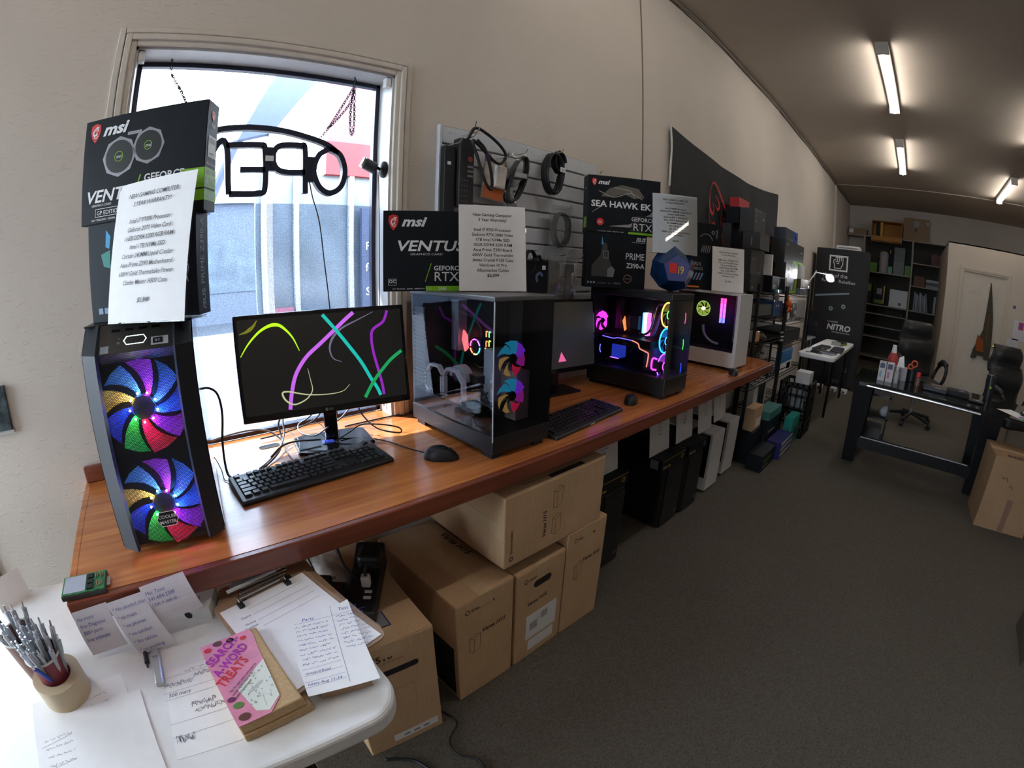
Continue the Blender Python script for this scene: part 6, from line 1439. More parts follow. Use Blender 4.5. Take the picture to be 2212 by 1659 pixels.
rbox('grey product box at the foot of the box pile on the first rack', 3.90, 4.26, -.298, -.10, S0, 1.418, GRYB, [('fr', .1, .15, .12, .12, INKG), ('fr', .75, .1, .1, .1, ink('teal', (.03, .25, .22)))])
rbox('slate product box with a pale drawing, in the second layer of the box pile', 3.90, 4.25, -.290, -.06, 1.419, 1.612, GRY2, [('fr', .12, .55, .10, .08, INKG), ('fd', .55, .35, .28, 0, GRYB), ('fr', .6, .06, .12, .06, INKG)])
rbox('slate cabinet sized box standing in the third layer of the box pile', 3.90, 4.165, -.355, -.21, 1.613, 1.742, GRY2, [('lr', .5, .2, .06, .5, INKG)])
rbox('small red and black product box in the middle of the box pile', 3.90, 4.09, -.205, -.115, 1.613, 1.735, BOXB, [('fr', .15, .60, .55, .22, INKRED), ('fr', .15, .25, .5, .22, INKRED), ('fr', .15, .05, .5, .10, INKG), ('fr', .75, .7, .1, .1, ink('lime', (.25, .4, .1)))])
rbox('tall slate product box at the back of the box pile', 3.90, 4.10, -.110, -.03, 1.613, 1.805, GRY2, [('fLG GAMING', .12, .45, .12, 0, INKG)])
rbox('slate product box with small white icons on top of the box pile', 3.90, 4.205, -.300, -.18, 1.743, 1.930, GRY2, [('fr', .10, .65, .07, .09, INKG), ('fr', .12, .42, .09, .12, INKG), ('fr', .12, .22, .06, .06, INKG), ('fr', .12, .08, .06, .06, INKG), ('fr', .75, .6, .06, .10, INKW), ('fr', .1, .9, .5, .02, INKG)])
rbox('black graphics card box with two red bars, topmost beside the flag emblem', 3.90, 4.24, -.175, -.06, 1.806, 1.935, BOXB, [('fr', .12, .62, .22, .20, INKRED), ('fr', .12, .32, .26, .22, INKRED), ('fr', .12, .06, .30, .16, INKG), ('fr', .50, .70, .06, .16, INKW), ('fr', .75, .68, .10, .15, ink('lime', (.25, .4, .1))), ('fr', .85, .0, .15, .35, INKRED)])
rbox('plain bright red box lying highest on the box pile', 3.95, 4.20, -.150, -.07, 1.936, 2.02, mat('box_red', (.42, .02, .02), .5))
rbox('white card stood upright beside the box pile', 4.27, 4.30, -.355, -.28, S0+.14, 1.60, PAPER)
rbox('dark product box carrying the upright white card on the first rack', 4.27, 4.55, -.37, -.12, S0, S0+.139, BOXB, [('fr', .1, .2, .3, .3, INKG), ('fr', .7, .5, .1, .3, INKG)])
# second rack top
rbox('large grey graphics card box with an angular logo on the second rack', 4.77, 5.60, -.330, -.19, 1.571, 1.785, GRYB, [('fmsi', .10, .78, .14, 0, INKW), ('fr', .82, .62, .05, .07, INKW), ('fr', .42, .02, .55, .16, INKGREEN), ('fTX', .62, .03, .22, 0, INKW), ('fd', .28, .35, .22, 0, mat('print_grey', (.055, .06, .065), .5))])
rbox('grey and green graphics card box, lower of the two with orange marks', 4.77, 5.27, -.350, -.24, S0, 1.4265, GRY2, [('fTX', .50, .25, .40, 0, INKW), ('fr', .45, .0, .55, .18, INKGREEN), ('fr', .18, .06, .10, .25, INKORANGE), ('fr', .82, .2, .16, .8, INKGREEN), ('fr', .15, .45, .16, .14, INKG)])
rbox('grey and green graphics card box, upper of the two with orange marks', 4.77, 5.27, -.350, -.24, 1.427, 1.570, GRY2, [('fd', .22, .62, .12, 0, INKRED), ('fr', .16, .5, .16, .14, INKG), ('fr', .24, .08, .10, .22, INKORANGE), ('fr', .72, .75, .28, .25, INKGREEN), ('fr', .50, .2, .04, .8, INKGREEN), ('fr', .8, .4, .06, .08, INKW)])
rbox('dark blue box with a white bell mark on top of the large grey box', 4.78, 5.28, -.325, -.21, 1.786, 1.895, mat('box_steel', (.05, .065, .09), .4), [('fr', .62, .0, .38, 1.0, ink('royal', (.02, .07, .35))), ('fd', .80, .45, .22, 0, INKW), ('fr', .32, .06, .25, .12, INKG)])
rbox('small dark red box beside the dark blue box', 4.765, 4.95, -.160, -.06, 1.70, 1.81, BOXB, [('fr', .35, .3, .6, .4, INKRED), ('fr', .72, .55, .1, .2, ink('yellow', (.75, .45, .05)))])
rbox('stacked dark cartons at the back of the second rack', 4.765, 5.05, -.165, -.05, S0, 1.699, BOXB, [('fr', .4, .6, .3, .12, ink('yellow', (.75, .45, .05))), ('fr', .55, .45, .4, .1, INKGREEN), ('lr', .3, .2, .1, .5, INKG)])
cs = thing('card_display', 'white rack of upright cards on the second rack', 'display', (4.67, -.385, S0), .0)
for k in range(5): MB().box(k*.013, k*.013+.009, 0, .10, .0, .13).build('card', (GRY2, mat('card_light', (.40, .40, .42), .5))[k % 2], cs, rot=(0, -.18, 0))
MB().box(-.01, .08, 0, .10, 0, .006).build('tray', GRY2, cs)
rbox('flat teal box on the top shelf edge of the first rack', 4.31, 4.52, -.40, -.376, S0, S0+.030, mat('box_teal', (.02, .20, .26), .4), [('fr', .5, .2, .2, .6, INKW)])
# white bin, tools, clamp lamp on the end of the second rack
bn = thing('paper_bin', 'white paper towel roll standing on the second rack by the clamp lamp', 'roll', (5.50, -.30, 1.44)); MB().lathe([(.02, 0), (.075, 0), (.075, .14), (.02, .14), (.02, 0)], (0, 0, 0), 20).build('roll', mat('towel', (.75, .75, .78), .8), bn, smooth=True)
rbox('brown carton under the white paper roll', 5.32, 5.70, -.385, -.22, 1.345, 1.4395, mat('carton_brown', (.10, .06, .035), .5), [('fr', .3, .2, .2, .6, ink('gold', (.45, .30, .03)))])
rbox('crumpled silver antistatic bag box on the second rack', 5.30, 5.70, -.390, -.22, S0, 1.344, mat('silver_bag', (.22, .23, .27), .25, metal=.4, var=.3))
lp_ = thing('clamp_lamp', 'white clamp lamp switched on at the end of the second rack', 'lamp', (5.66, -.37, 1.345))
LA = mat('lamp_white', (.62, .63, .66), .35)
MB().box(-.03, .03, -.03, .03, 0, .03).build('clamp', LA, lp_, bevel=.005)
for o_ in (0, .018): MB().cyl((0+o_*.3, -.0-o_*.2, .03), (.28, -.05-o_*.1, .20+o_), .006, 8).build('arm', LA, lp_)
MB().cyl((.28, -.05, .20), (.55, -.14, .20), .006, 8).build('arm', LA, lp_)
sh = MB(); sh.lathe([(.016, .07), (.03, .05), (.055, .0), (.056, .0), (.032, .052)], (0, 0, 0), 20); sh.xf(Matrix.Translation((.60, -.165, .16)) @ Matrix.Rotation(.9, 4, 'Y') @ Matrix.Rotation(.25, 4, 'X')); sh.build('shade', LA, lp_, smooth=True)
bb = MB().sphere((.588, -.17, .158), .042, 14); bb.build('bulb', mat('bulb_glow', (.9, .9, .9), .4, emit=(.92, .95, 1.0), estr=60.0), lp_, smooth='all')
bt = thing('spray_bottle', 'white and black bottle on the far end of the second rack', 'bottle', (5.66, -.20, S0)); MB().lathe([(.0005, 0), (.03, 0), (.03, .11), (.012, .14), (.012, .16), (.0005, .16)], (0, 0, 0), 14).build('bottle_body', WHITE, bt, smooth=True); MB().cyl((0, 0, .16), (0, 0, .19), .013, 10).build('cap', BLK, bt)
mp_ = thing('motherboard', 'bare dark circuit board leaning on top of the second rack', 'electronics', (5.05, -.15, 1.787), .3); MB().box(0, .35, 0, .09, 0, .025).build('board', BLKM, mp_); MB().box(.05, .20, -.002, .0, .005, .020).build('white_label', INKG, mp_); MB().tube([(.35, .02, .02), (.42, 0, .05), (.50, -.05, .04)], .008, 6, 4).build('lead', BLK, mp_)
# goods on the lower shelves of the first rack
def tray(label, x0, x1, y0, y1, z, h_, m_, extra=None, name='storage_tray', cat='tray'):
    t = thing(name, label, cat, (x0, y0, z)); m2_ = MB(); w_, d_ = x1-x0, y1-y0
    m2_.box(0, w_, 0, d_, 0, .004); m2_.box(0, w_, 0, .004, 0, h_); m2_.box(0, w_, d_-.004, d_, 0, h_); m2_.box(0, .004, 0, d_, 0, h_); m2_.box(w_-.004, w_, 0, d_, 0, h_); m2_.build('tray_body', m_, t)
    return t
rbox('blue product box hanging over the second shelf of the first rack', 4.28, 4.58, -.40, -.20, 1.0955, 1.215, mat('box_blue', (.02, .07, .20), .4), [('fr', .25, .6, .08, .15, INKW), ('fr', .5, .6, .08, .15, INKW)])
tray('grey parts tray with clear lid on the first rack', 3.85, 4.26, -.39, -.10, 1.0955, .095, mat('tray_grey', (.10, .11, .11), .4))
rbox('red brown box behind the grey parts tray', 4.29, 4.56, -.19, -.05, 1.0955, 1.20, mat('box_maroon', (.10, .02, .02), .5))
mg = thing('bagged_part', 'clear bag with a pale part on the grey parts tray', 'package', (4.20, -.36, 1.20)); bag(mg, .12, .10, y=0, z=.095); MB().box(-.03, .03, -.008, .008, .01, .07).build('part', mat('part_pale', (.45, .46, .46), .4), mg)
mg.location = (4.34, -.40, 1.2155)
rbox('small orange and white box on the third shelf of the first rack', 3.86, 3.99, -.39, -.30, .9005, .975, mat('box_white2', (.50, .50, .50), .5), [('fr', .5, 0, .5, 1, INKORANGE)])
for k, (x, y, lb) in enumerate(((4.10, -.33, 'black speaker puck beside the orange box on the first rack'), (4.30, -.25, 'black speaker puck farther in on the first rack'))):
    t = thing('speaker_puck', lb, 'speaker', (x, y, .9005)); MB().lathe([(.0005, .05), (.05, .046), (.085, .03), (.09, .012), (.08, 0), (.0005, 0)], (0, 0, 0), 22).build('puck', DARKM, t, smooth=True); MB().ring((0, 0, .044), .05, .003, 'z', 22, 6).build('trim_ring', CHROME, t)
tn = thing('cable_tangle', 'tangle of black cables in a heap on the shelf at the counter end', 'cables', (4.15, -.22, .5505)); tm = MB()
for k in range(46):
    a, b_, c_ = R(-.28, .28), R(-.16, .12), R(.02, .27); tm.tube([(a, b_, c_), (a+R(-.12, .12), b_+R(-.05, .03), c_+R(-.05, .05)), (a+R(-.2, .2), b_+R(-.05, .05), max(.01, c_+R(-.12, .04)))], .0045, 5, 4)
o = tm.build('cable_heap', mat('cable_dull', (.028, .027, .026), .35), tn); o['kind'] = 'stuff'
for k, (x, z, lb) in enumerate(((4.50, 1.0, 'short'), (4.52, .96, 'long'), (4.51, .93, 'middle'))):
    t = thing('metal_bracket', 'bright %s metal stub hooked on the post of the first rack' % lb, 'hardware', (x, -.425, z-.06)); MB().cyl((0, 0, 0), (.05, -.01, 0), .010, 8).build('stub', CHROME, t); MB().cyl((.05, -.01, 0), (.058, -.012, 0), .013, 8).build('cap', CHROME, t)
oo = thing('plush_keyring', 'orange rubber octopus toy with white tag hanging from the first rack', 'toy', (4.60, -.43, 1.275))
ORG = mat('toy_orange', (.70, .10, .01), .45)
MB().ring((0, -.012, -.02), .018, .005, 'y', 16, 6).build('hanger_ring', ORG, oo); MB().sphere((.015, -.02, -.075), .030, 12, 1.2).build('head', ORG, oo, smooth='all')
for k in range(6):
    a = -1.1+k*.45; MB().tube([(.015, -.02, -.09), (.015+.04*math.sin(a), -.028, -.125), (.015+.075*math.sin(a+.2), -.025, -.145+.02*(k % 2))], .009, 6, 4).build('tentacle', ORG, oo, smooth='all')
MB().box(-.03, .03, -.032, -.030, -.215, -.155).build('white_tag', INKW, oo, rot=(0, 0, 0))
# clear packages hanging from the second rack's second shelf
for k, (x, lb) in enumerate(((4.86, 'clear blister pack with an orange gadget on the second rack'), (5.02, 'clear blister pack with a grey gadget beside the orange one'), (5.2, 'clear blister pack with a white gadget on the second rack'))):
    t = thing('blister_pack', lb, 'package', (x, -.38, 1.0205)); MB().box(-.07, .07, 0, .05, 0, .17).build('blister', BAGM, t, bevel=.006); MB().sphere((0, .025, .075), .032, 10, 1.5).build('gadget', (ORG, GRYB, WHITE)[k], t, smooth='all')
rbox('black game console like box on the middle shelf of the second rack', 4.77, 5.60, -.37, -.08, .8005, .92, BLKM, name='black_case')
tray('clear glass tank on the shelf of the second rack', 5.30, 5.66, -.385, -.06, 1.0205, .20, SMOKE, name='glass_tank', cat='tank')
kr = thing('kraft_envelope', 'kraft padded envelope standing on the second rack behind the blue box', 'envelope', (4.86, -.34, .5205)); MB().prism(rrect(0, .58, 0, .27, .02, 4), 'y', 0, .015).build('envelope', mat('envelope_tan', (.42, .27, .13), .6), kr)
rbox('bright blue and white product box on the second rack', 4.78, 5.30, -.385, -.345, .5205, .735, mat('box_sky', (.02, .16, .45), .4), [('fr', .0, .0, 1.0, .42, INKW), ('fr', .6, .05, .3, .3, ink('royal', (.02, .07, .35))), ('fr', .05, .12, .5, .06, INKG), ('fr', 0, .97, 1, .03, INKW)])
# below: boxes around the rack foot
rbox('white box with a dark framed picture standing on the first rack', 4.05, 4.40, -.395, -.33, .1505, .53, mat('box_ivory', (.50, .50, .48), .5), [('fr', .30, .42, .60, .52, INK), ('fr', .10, .10, .5, .06, INKG), ('fr', .35, .25, .1, .08, INKG), ('fr', .45, .5, .1, .3, INKG), ('fr', .65, .55, .08, .2, INKG)])
rbox('bright blue box with an opening on the lowest shelf of the first rack', 3.98, 4.42, -.400, -.396+.10, .1505-.001+.0005, .24, mat('box_azure', (.01, .20, .45), .4), [('lr', .3, .5, .4, .4, BLKM)])
bpy.data.objects[-1] if False else None
rbox('open kraft box with a white label at the foot of the first rack', 3.80, 4.02, -.50, -.42, .22, .40, KRAFT, [('fr', .3, .1, .6, .4, INKW)])
rbox('black carton holding up the open kraft box', 3.78, 4.05, -.52, -.415, ZF, .2195, BOXB)
rbox('flat teal box lying under the open kraft box corner', 4.06, 4.44, -.56, -.425, .26, .33, mat('box_sea', (.04, .16, .15), .4))
rbox('dark carton pile carrying the flat teal box', 4.06, 4.44, -.55, -.425, ZF, .2595, BOXB, [('fr', .2, .6, .5, .05, INKG)])
rbox('black motherboard carton with green lettering on the carpet', 3.70, 4.06, -.66, -.53, ZF, .085, BOXB, [('fr', .1, .55, .6, .08, ink('dkgreen2', (.10, .25, .05))), ('fr', .1, .2, .4, .08, INKG)])
for k in range(3): rbox(('lowest', 'middle', 'topmost')[k]+' navy and white box of the small stack beside the teal mouse box', 4.08, 4.46, -.70, -.57, ZF+k*.05, ZF+.0495+k*.05, mat('box_navy', (.02, .02, .14), .4), [('fr', 0, .62, 1, .36, INKW), ('fr', .1, .15, .5, .25, INKG)])
rbox('teal box with a black mouse picture on the carpet', 4.47, 4.76, -.68, -.60, ZF, .215, mat('box_teal2', (.01, .24, .20), .4), [('fd', .55, .42, .22, 0, BLK), ('lr', .2, .3, .5, .4, ink('dteal', (.01, .15, .13)))])
def crate(label, x0, y0, z0, w_=.36, d_=.30, h_=.26):
    t = thing('milk_crate', label, 'crate', (x0, y0, z0)); CR = mat('crate_black', (.014, .014, .014), .5)
    m_ = MB(); m_.box(0, w_, 0, d_, 0, .012)
    for zz in (0, h_*.48, h_-.03):
        m_.box(0, w_, 0, .010, zz, zz+.03); m_.box(0, w_, d_-.010, d_, zz, zz+.03); m_.box(0, .010, 0, d_, zz, zz+.03); m_.box(w_-.010, w_, 0, d_, zz, zz+.03)
    for k in range(6):
        x = k*(w_-.016)/5; m_.box(x, x+.016, 0, .010, 0, h_); m_.box(x, x+.016, d_-.010, d_, 0, h_)
        y = k*(d_-.016)/5; m_.box(0, .010, y, y+.016, 0, h_); m_.box(w_-.010, w_, y, y+.016, 0, h_)
    m_.build('crate_frame', CR, t)
    for k in range(4): MB().box(.03+k*.08, .08+k*.08, .03+R(0, .08), .06+R(.08, .2), .014, .06+R(0, .15)).build('content', (INKG, GRYB, mat('content_rose', (.25, .12, .11), .5), mat('content_sage', (.20, .24, .15), .5))[k], t)
    return t
crate('black milk crate on the carpet beyond the teal mouse box', 4.80, -.72, ZF); crate('black milk crate stacked on the lower crate beyond the teal box', 4.80, -.72, ZF+.2605)
rbox('white box tilted on top of the stacked crates', 4.82, 4.99, -.70, -.56, ZF+.5215, ZF+.63, mat('box_pale', (.55, .54, .54), .5), [('fr', .08, .25, .08, .5, INKG)])
# ------------------------------------------------------------------ far end of the shop
SHB = mat('shelf_paint', (.30, .265, .22), .6, var=.05); SHD = mat('shelf_back', (.045, .042, .036), .8)
su = thing('shelving_unit', 'tall open shelving unit against the far wall beside the partition', 'shelving', (11.55, 0, ZF))
def zz(z): return z-ZF
for y in (-.42, -1.53, -2.30): MB().box(-.02, .43, y-.02, y+.02, 0, zz(2.64)).build('upright', SHB, su)
for y0_, y1_, zs in ((-1.51, -.44, (.08, .51, .74, 1.01, 1.20, 1.90)), (-2.28, -1.55, (.08, .62, 1.20, 1.72, 2.20))):
    for z in zs: MB().box(-.02, .43, y0_, y1_, zz(z)-.022, zz(z)).build('shelf_board', SHB, su)
MB().box(-.03, .43, -2.32, -.0, zz(2.64), zz(2.665)).build('top_board', SHB, su); MB().box(.43, .445, -2.32, -.40, 0, zz(2.64)).build('back_board', SHD, su)
def fbox(label, x0, y0, z0, w_, d_, h_, m_, name='storage_box', prints=()):
    """a box on the far shelving: y0 is its right edge (seen from the shop), w_ runs along y"""
    t = thing(name, label, 'box', (x0, y0, z0)); MB().box(0, d_, 0, w_, 0, h_).build('carton', m_, t, bevel=.004)
    f = Face((0, w_, 0), (0, -1, 0), (0, 0, 1), .002)
    for u, v, a, b_, mm in prints: Pr(f).rect(u*w_, v*h_, a*w_, b_*h_).build('printed_patch', mm, t)
    return t
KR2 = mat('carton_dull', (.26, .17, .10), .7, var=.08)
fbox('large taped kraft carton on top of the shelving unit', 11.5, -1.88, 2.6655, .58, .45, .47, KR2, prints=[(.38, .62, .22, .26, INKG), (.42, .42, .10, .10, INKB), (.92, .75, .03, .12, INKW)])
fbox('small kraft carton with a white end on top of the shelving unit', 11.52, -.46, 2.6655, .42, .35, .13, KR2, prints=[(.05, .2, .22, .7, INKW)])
oc = thing('open_carton', 'open carton painted in orange light, lying on its side on top of the shelving unit', 'box', (11.50, -1.27, 2.6655))
ORC = mat('carton_orange_lit', (.45, .20, .04), .7); m_ = MB(); m_.box(0, .4, 0, .70, 0, .012); m_.box(0, .4, 0, .70, .33, .345); m_.box(0, .4, 0, .012, .012, .33); m_.box(0, .4, .688, .70, .012, .33); m_.box(.39, .40, .012, .688, .012, .33); m_.build('carton', ORC, oc)  # the orange light on this carton is put into its colour
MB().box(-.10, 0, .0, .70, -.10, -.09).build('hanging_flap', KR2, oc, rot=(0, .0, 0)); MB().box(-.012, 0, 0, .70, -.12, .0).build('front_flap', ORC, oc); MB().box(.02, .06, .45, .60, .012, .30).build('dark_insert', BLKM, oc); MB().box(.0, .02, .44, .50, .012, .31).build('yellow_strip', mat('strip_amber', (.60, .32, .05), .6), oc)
# left bay
GRN = mat('box_grass', (.08, .22, .03), .5)
fbox('green box on the upper shelf of the shelving unit', 11.60, -.74, 1.9005, .24, .2, .20, GRN)
cu = thing('cup_stack', 'stack of ribbed grey cups on the upper shelf of the shelving unit', 'cups', (11.68, -.88, 1.9005)); MB().lathe([(.10, 0)]+[(.10+.012*(k % 2), .07*k) for k in range(1, 7)]+[(.08, .46), (.0005, .46)], (0, 0, 0), 16).build('cup_nest', mat('cup_grey', (.30, .30, .32), .6), cu, smooth=True)
fbox('black boxed unit with a yellow tag behind the ribbed cups', 11.78, -1.105, 1.9005, .16, .2, .60, BLKM, prints=[(.4, .75, .12, .12, ink('yellow', (.75, .45, .05)))])
fbox('lower grey blue container on the upper shelf of the shelving unit', 11.60, -1.36, 1.9005, .25, .2, .30, mat('bin_slate', (.13, .16, .16), .5)); fbox('upper grey blue container on the upper shelf of the shelving unit', 11.60, -1.36, 2.2010, .25, .2, .28, mat('bin_slate2', (.10, .12, .13), .5))
fbox('small mint box beside the slate containers', 11.57, -1.09, 1.9005, .10, .06, .15, mat('box_mint', (.12, .30, .22), .5)); fbox('light green box at the upright of the shelving unit', 11.57, -1.505, 1.9005, .13, .2, .22, GRN)
fbox('green and black graphics card box on the middle shelf of the shelving unit', 11.60, -.66, 1.2005, .12, .25, .45, BLKM, prints=[(.1, .6, .8, .35, GRN)]); fbox('black and yellow graphics card box on the middle shelf of the shelving unit', 11.58, -.98, 1.2005, .28, .25, .42, BLKM, prints=[(.15, .08, .7, .18, GRN), (.3, .55, .4, .3, INKG), (.85, .1, .1, .9, ink('gold', (.45, .30, .03)))])
la = thing('laptop', 'closed silver laptop leaning on the middle shelf of the shelving unit', 'laptop', (11.58, -1.50, 1.2005)); MB().box(0, .03, 0, .42, 0, .38).build('lid', mat('laptop_silver', (.45, .47, .50), .35), la, bevel=.01); Pr(Face((0, .42, 0), (0, -1, 0), (0, 0, 1), .002)).disc(.25, .08, .035, 14).build('lid_mark', ink('wine', (.12, .03, .06)), la)
fbox('low dark box on the fourth shelf of the shelving unit', 11.60, -1.45, 1.0105, .42, .25, .10, BLKM)
# right bay
for k in range(7):
    t = thing('file_binder', 'thin pale binder standing in the row on the shelving unit', 'binder', (11.60, -1.64-k*.052, 1.2005), 0, 'binders on the shelving unit'); MB().box(0, .22, -.038, 0, 0, .40-.03*(k % 3)).build('cover', (mat('binder_blue', (.16, .20, .26), .5), mat('binder_pale', (.32, .34, .36), .5))[k % 2], t); t.rotation_euler = (-.03*k, 0, 0)
t = thing('file_binder', 'light binder standing alone near the partition end of the shelving unit', 'binder', (11.60, -2.10, 1.2005)); MB().box(0, .22, -.05, 0, 0, .36).build('cover', mat('binder_pale', (.32, .34, .36), .5), t)
fbox('brown wooden box on the right bay of the shelving unit', 11.60, -1.86, 1.7205, .26, .2, .22, mat('box_umber', (.16, .075, .05), .6)); 
for k in range(3): fbox(('lowest', 'middle', 'upper')[k]+' grey case of the flat pile on the right bay', 11.60, -2.22, 1.7205+k*.06, .34, .25, .0595, (INKG, GRYB, mat('case_pale', (.40, .40, .42), .5))[k])
fbox('dark red box on the highest shelf of the right bay', 11.60, -2.26, 2.2005, .30, .2, .24, mat('box_maroon', (.10, .02, .02), .5))
# ------------------------------------------------------------------ tall black advertising stand
BAN = mat('banner_black', (.012, .012, .015), .6, var=.1)
bs_ = thing('display_stand', 'tall black advertising stand with a fist emblem and NITRO lettering', 'display stand', (7.70, -.87, ZF))
MB().box(0, .35, 0, .80, .03, 2.03).build('panel', BAN, bs_, bevel=.01)
MB().box(-.02, .37, -.02, .82, 0, .03).build('base', BLKM, bs_)
bf = Face((0, .80, 0), (0, -1, 0), (0, 0, 1), .002); pz = lambda z: z-ZF; py = lambda y: -.07-y
q = Pr(bf); q.frame(py(-.273), pz(1.653), .286, .231, .022); q.build('emblem_frame', INKW, bs_)
q = Pr(bf); cx_, cz_ = py(-.416), pz(1.770)
q.stroke([(cx_-.06, cz_-.075), (cx_-.06, cz_-.02), (cx_-.075, cz_+.0), (cx_-.075, cz_+.045), (cx_-.045, cz_+.045), (cx_-.045, cz_+.085), (cx_+.065, cz_+.085), (cx_+.065, cz_-.02), (cx_+.045, cz_-.045), (cx_+.045, cz_-.075), (cx_-.06, cz_-.075)], .012)
for k in range(3): q.stroke([(cx_-.018+k*.028, cz_+.085), (cx_-.018+k*.028, cz_+.035)], .010)
q.stroke([(cx_-.045, cz_+.02), (cx_+.01, cz_+.025), (cx_+.005, cz_-.005), (cx_-.03, cz_-.005)], .010); q.build('fist_emblem', INKW, bs_)
q = Pr(bf); q.text('King of the', py(-.19), pz(1.56), .085, 'LEFT'); q.text('Radeon', py(-.175), pz(1.485), .068, 'LEFT'); q.text('Rebellion', py(-.44), pz(1.485), .068, 'LEFT'); q.build('slogan', INKW, bs_)
q = Pr(bf); q.text('NITRO', py(-.33), pz(.795), .12, 'LEFT', .03, .12); q.text('A SAPPHIRE', py(-.33), pz(.90), .032, 'LEFT'); q.text('POWERED BY RADEON', py(-.42), pz(.755), .026, 'LEFT'); q.build('product_lettering', INKW, bs_)
q = Pr(bf); q.text('N', py(-.66), pz(.20), .10, 'LEFT', .02); q.text('FIRE', py(-.50), pz(.02), .08, 'LEFT'); q.build('lower_lettering', ink('dulltan', (.16, .15, .12)), bs_)
for y, z in ((-.36, 1.10), (-.55, 1.15)): Pr(bf).annulus(py(y), pz(z), .034, .012, 12).build('fan_picture', ink('seagreen', (.22, .34, .32)), bs_)
Pr(bf).poly([(py(-.10), pz(1.28)), (py(-.62), pz(1.36)), (py(-.62), pz(1.34)), (py(-.10), pz(1.25))]).build('light_streak', ink('paleblue2', (.25, .33, .42)), bs_)
wp = thing('white_tray', 'white plastic tray lying on top of the black advertising stand', 'tray', (7.74, -.72, ZF+2.031)); MB().box(0, .28, 0, .36, 0, .06).build('tray_body', WHITE, wp, bevel=.008); MB().box(-.002, 0, .03, .33, .018, .036).build('slot', INKG, wp)
# ------------------------------------------------------------------ far white folding table
fx0, fx1 = 5.35, 7.25
folding_table('white plastic folding table by the wall, holding keyboards, in front of the black stand', fx0, fx1, -.832, -.425, T, [(-.50, -.13, -.50, -.13), (-.50, .15, -.50, .15), (.75, -.13, .75, -.13), (.75, .15, .75, .15)], .06)
def small_kb(label, x, y, rz, s=1.0, m_=None):
    t = thing('keyboard', label, 'keyboard', (x, y, T), rz); MB().box(-.22*s, .22*s, -.07, .07, 0, .02).build('keyboard_body', m_ or BLK, t, bevel=.004); MB().box(-.21*s, .21*s, -.06, .055, .02, .026).build('key_block', mat('key_dark', (.03, .03, .032), .35), t); return t
small_kb('black keyboard lying along the edge of the far folding table', 6.05, -.76, .05); small_kb('pale grey keypad at the near end of the far folding table', 5.62, -.70, 1.2, .45, mat('keypad_grey', (.30, .33, .40), .4))
small_kb('second black keyboard behind the first on the far folding table', 6.0, -.58, -.05)
gc = thing('graphics_card', 'loose graphics card with green board on the far folding table', 'electronics', (6.55, -.72, T), -.2); MB().box(0, .28, 0, .12, 0, .04).build('shroud', BLK, gc, bevel=.005); MB().box(0, .28, -.004, 0, 0, .03).build('board', mat('pcb_olive', (.18, .22, .06), .5), gc); MB().box(-.004, 0, -.01, .12, 0, .05).build('bracket', STEEL, gc)
mouse('dark mouse at the near end of the far folding table', (5.55, -.58, T), .4, group=None); mouse('dark mouse between the keyboards on the far folding table', (5.78, -.62, T), 1.4, group=None)
cable('tangled thin black lead at the near end of the far folding table', [(5.44, -.50, T+.004), (5.5, -.56, T+.004), (5.47, -.64, T+.004), (5.55, -.66, T+.004), (5.6, -.55, T+.004)], .004, group=None)
mn = thing('monitor', 'black monitor facing away at the wall end of the far folding table', 'monitor', (5.95, -.445, T)); MB().box(-.28, .28, -.0, .02, .09, .43).build('display', BLKG, mn, bevel=.005); MB().box(-.03, .03, .0, .02, .0, .10).build('stand_neck', BLK, mn); MB().box(-.10, .10, -.0, .02, 0, .008).build('stand_base', BLK, mn)
for k, (y, lb) in enumerate(((-.40, 'white power brick on the carpet under the far folding table'), (-.62, 'second white power brick on the carpet, nearer the aisle'), (-.78, 'third white power brick on the carpet below the black stand'))):
    t = thing('power_brick', lb, 'adapter', (7.35, y, ZF)); MB().box(0, .12, -.05, .05, 0, .06).build('brick', WHITE, t, bevel=.01); MB().box(-.006, 0, -.015, .015, .015, .035).build('socket', BLK, t)
# ------------------------------------------------------------------ black glass desk
dk = thing('glass_desk', 'black desk with glass top, chrome rail and wide slab legs', 'desk', (0, 0, 0)); DB = mat('desk_black', (.010, .010, .012), .28, var=.1)
DGL = mat('desk_glass', (.010, .012, .012), .07, spec=.6)
MB().prism([(4.42, -1.15), (5.12, -1.15), (5.12, -2.95), (4.30, -2.95), (4.36, -2.3)], 'z', T-.012, T).build('glass_top', DGL, dk)
for y0_, y1_ in ((-1.175, -1.285), (-2.335, -2.455)):
    for xa, xb in ((4.565, 4.46), (5.02, 5.04)):
        m_ = MB(); m_.add([(xa, y0_, ZF), (xa+.05, y0_, ZF), (xa+.05, y1_, ZF), (xa, y1_, ZF), (xb, y0_+.02, T-.013), (xb+.06, y0_+.02, T-.013), (xb+.06, y1_-.04, T-.013), (xb, y1_-.04, T-.013)], [(0, 3, 2, 1), (4, 5, 6, 7), (0, 1, 5, 4), (1, 2, 6, 5), (2, 3, 7, 6), (3, 0, 4, 7)]); m_.build('slab_leg', DB, dk, bevel=.004)
    MB().box(4.52, 5.06, y1_+.02, y0_-.02, T-.06, T-.013).build('side_beam', DB, dk)
MB().box(4.53, 4.58, -2.34, -1.28, .10, .20).build('lower_beam', DB, dk, bevel=.003); MB().box(4.525, 4.53, -2.30, -1.30, .196, .204).build('worn_edge', mat('worn_white', (.38, .38, .38), .5), dk)
MB().cyl((4.425, -1.27, T-.035), (4.36, -2.26, T-.035), .013, 10).build('chrome_rail', STEEL, dk)
MB().box(4.46, 4.50, -2.34, -1.20, T-.05, T-.013).build('front_beam', DB, dk)
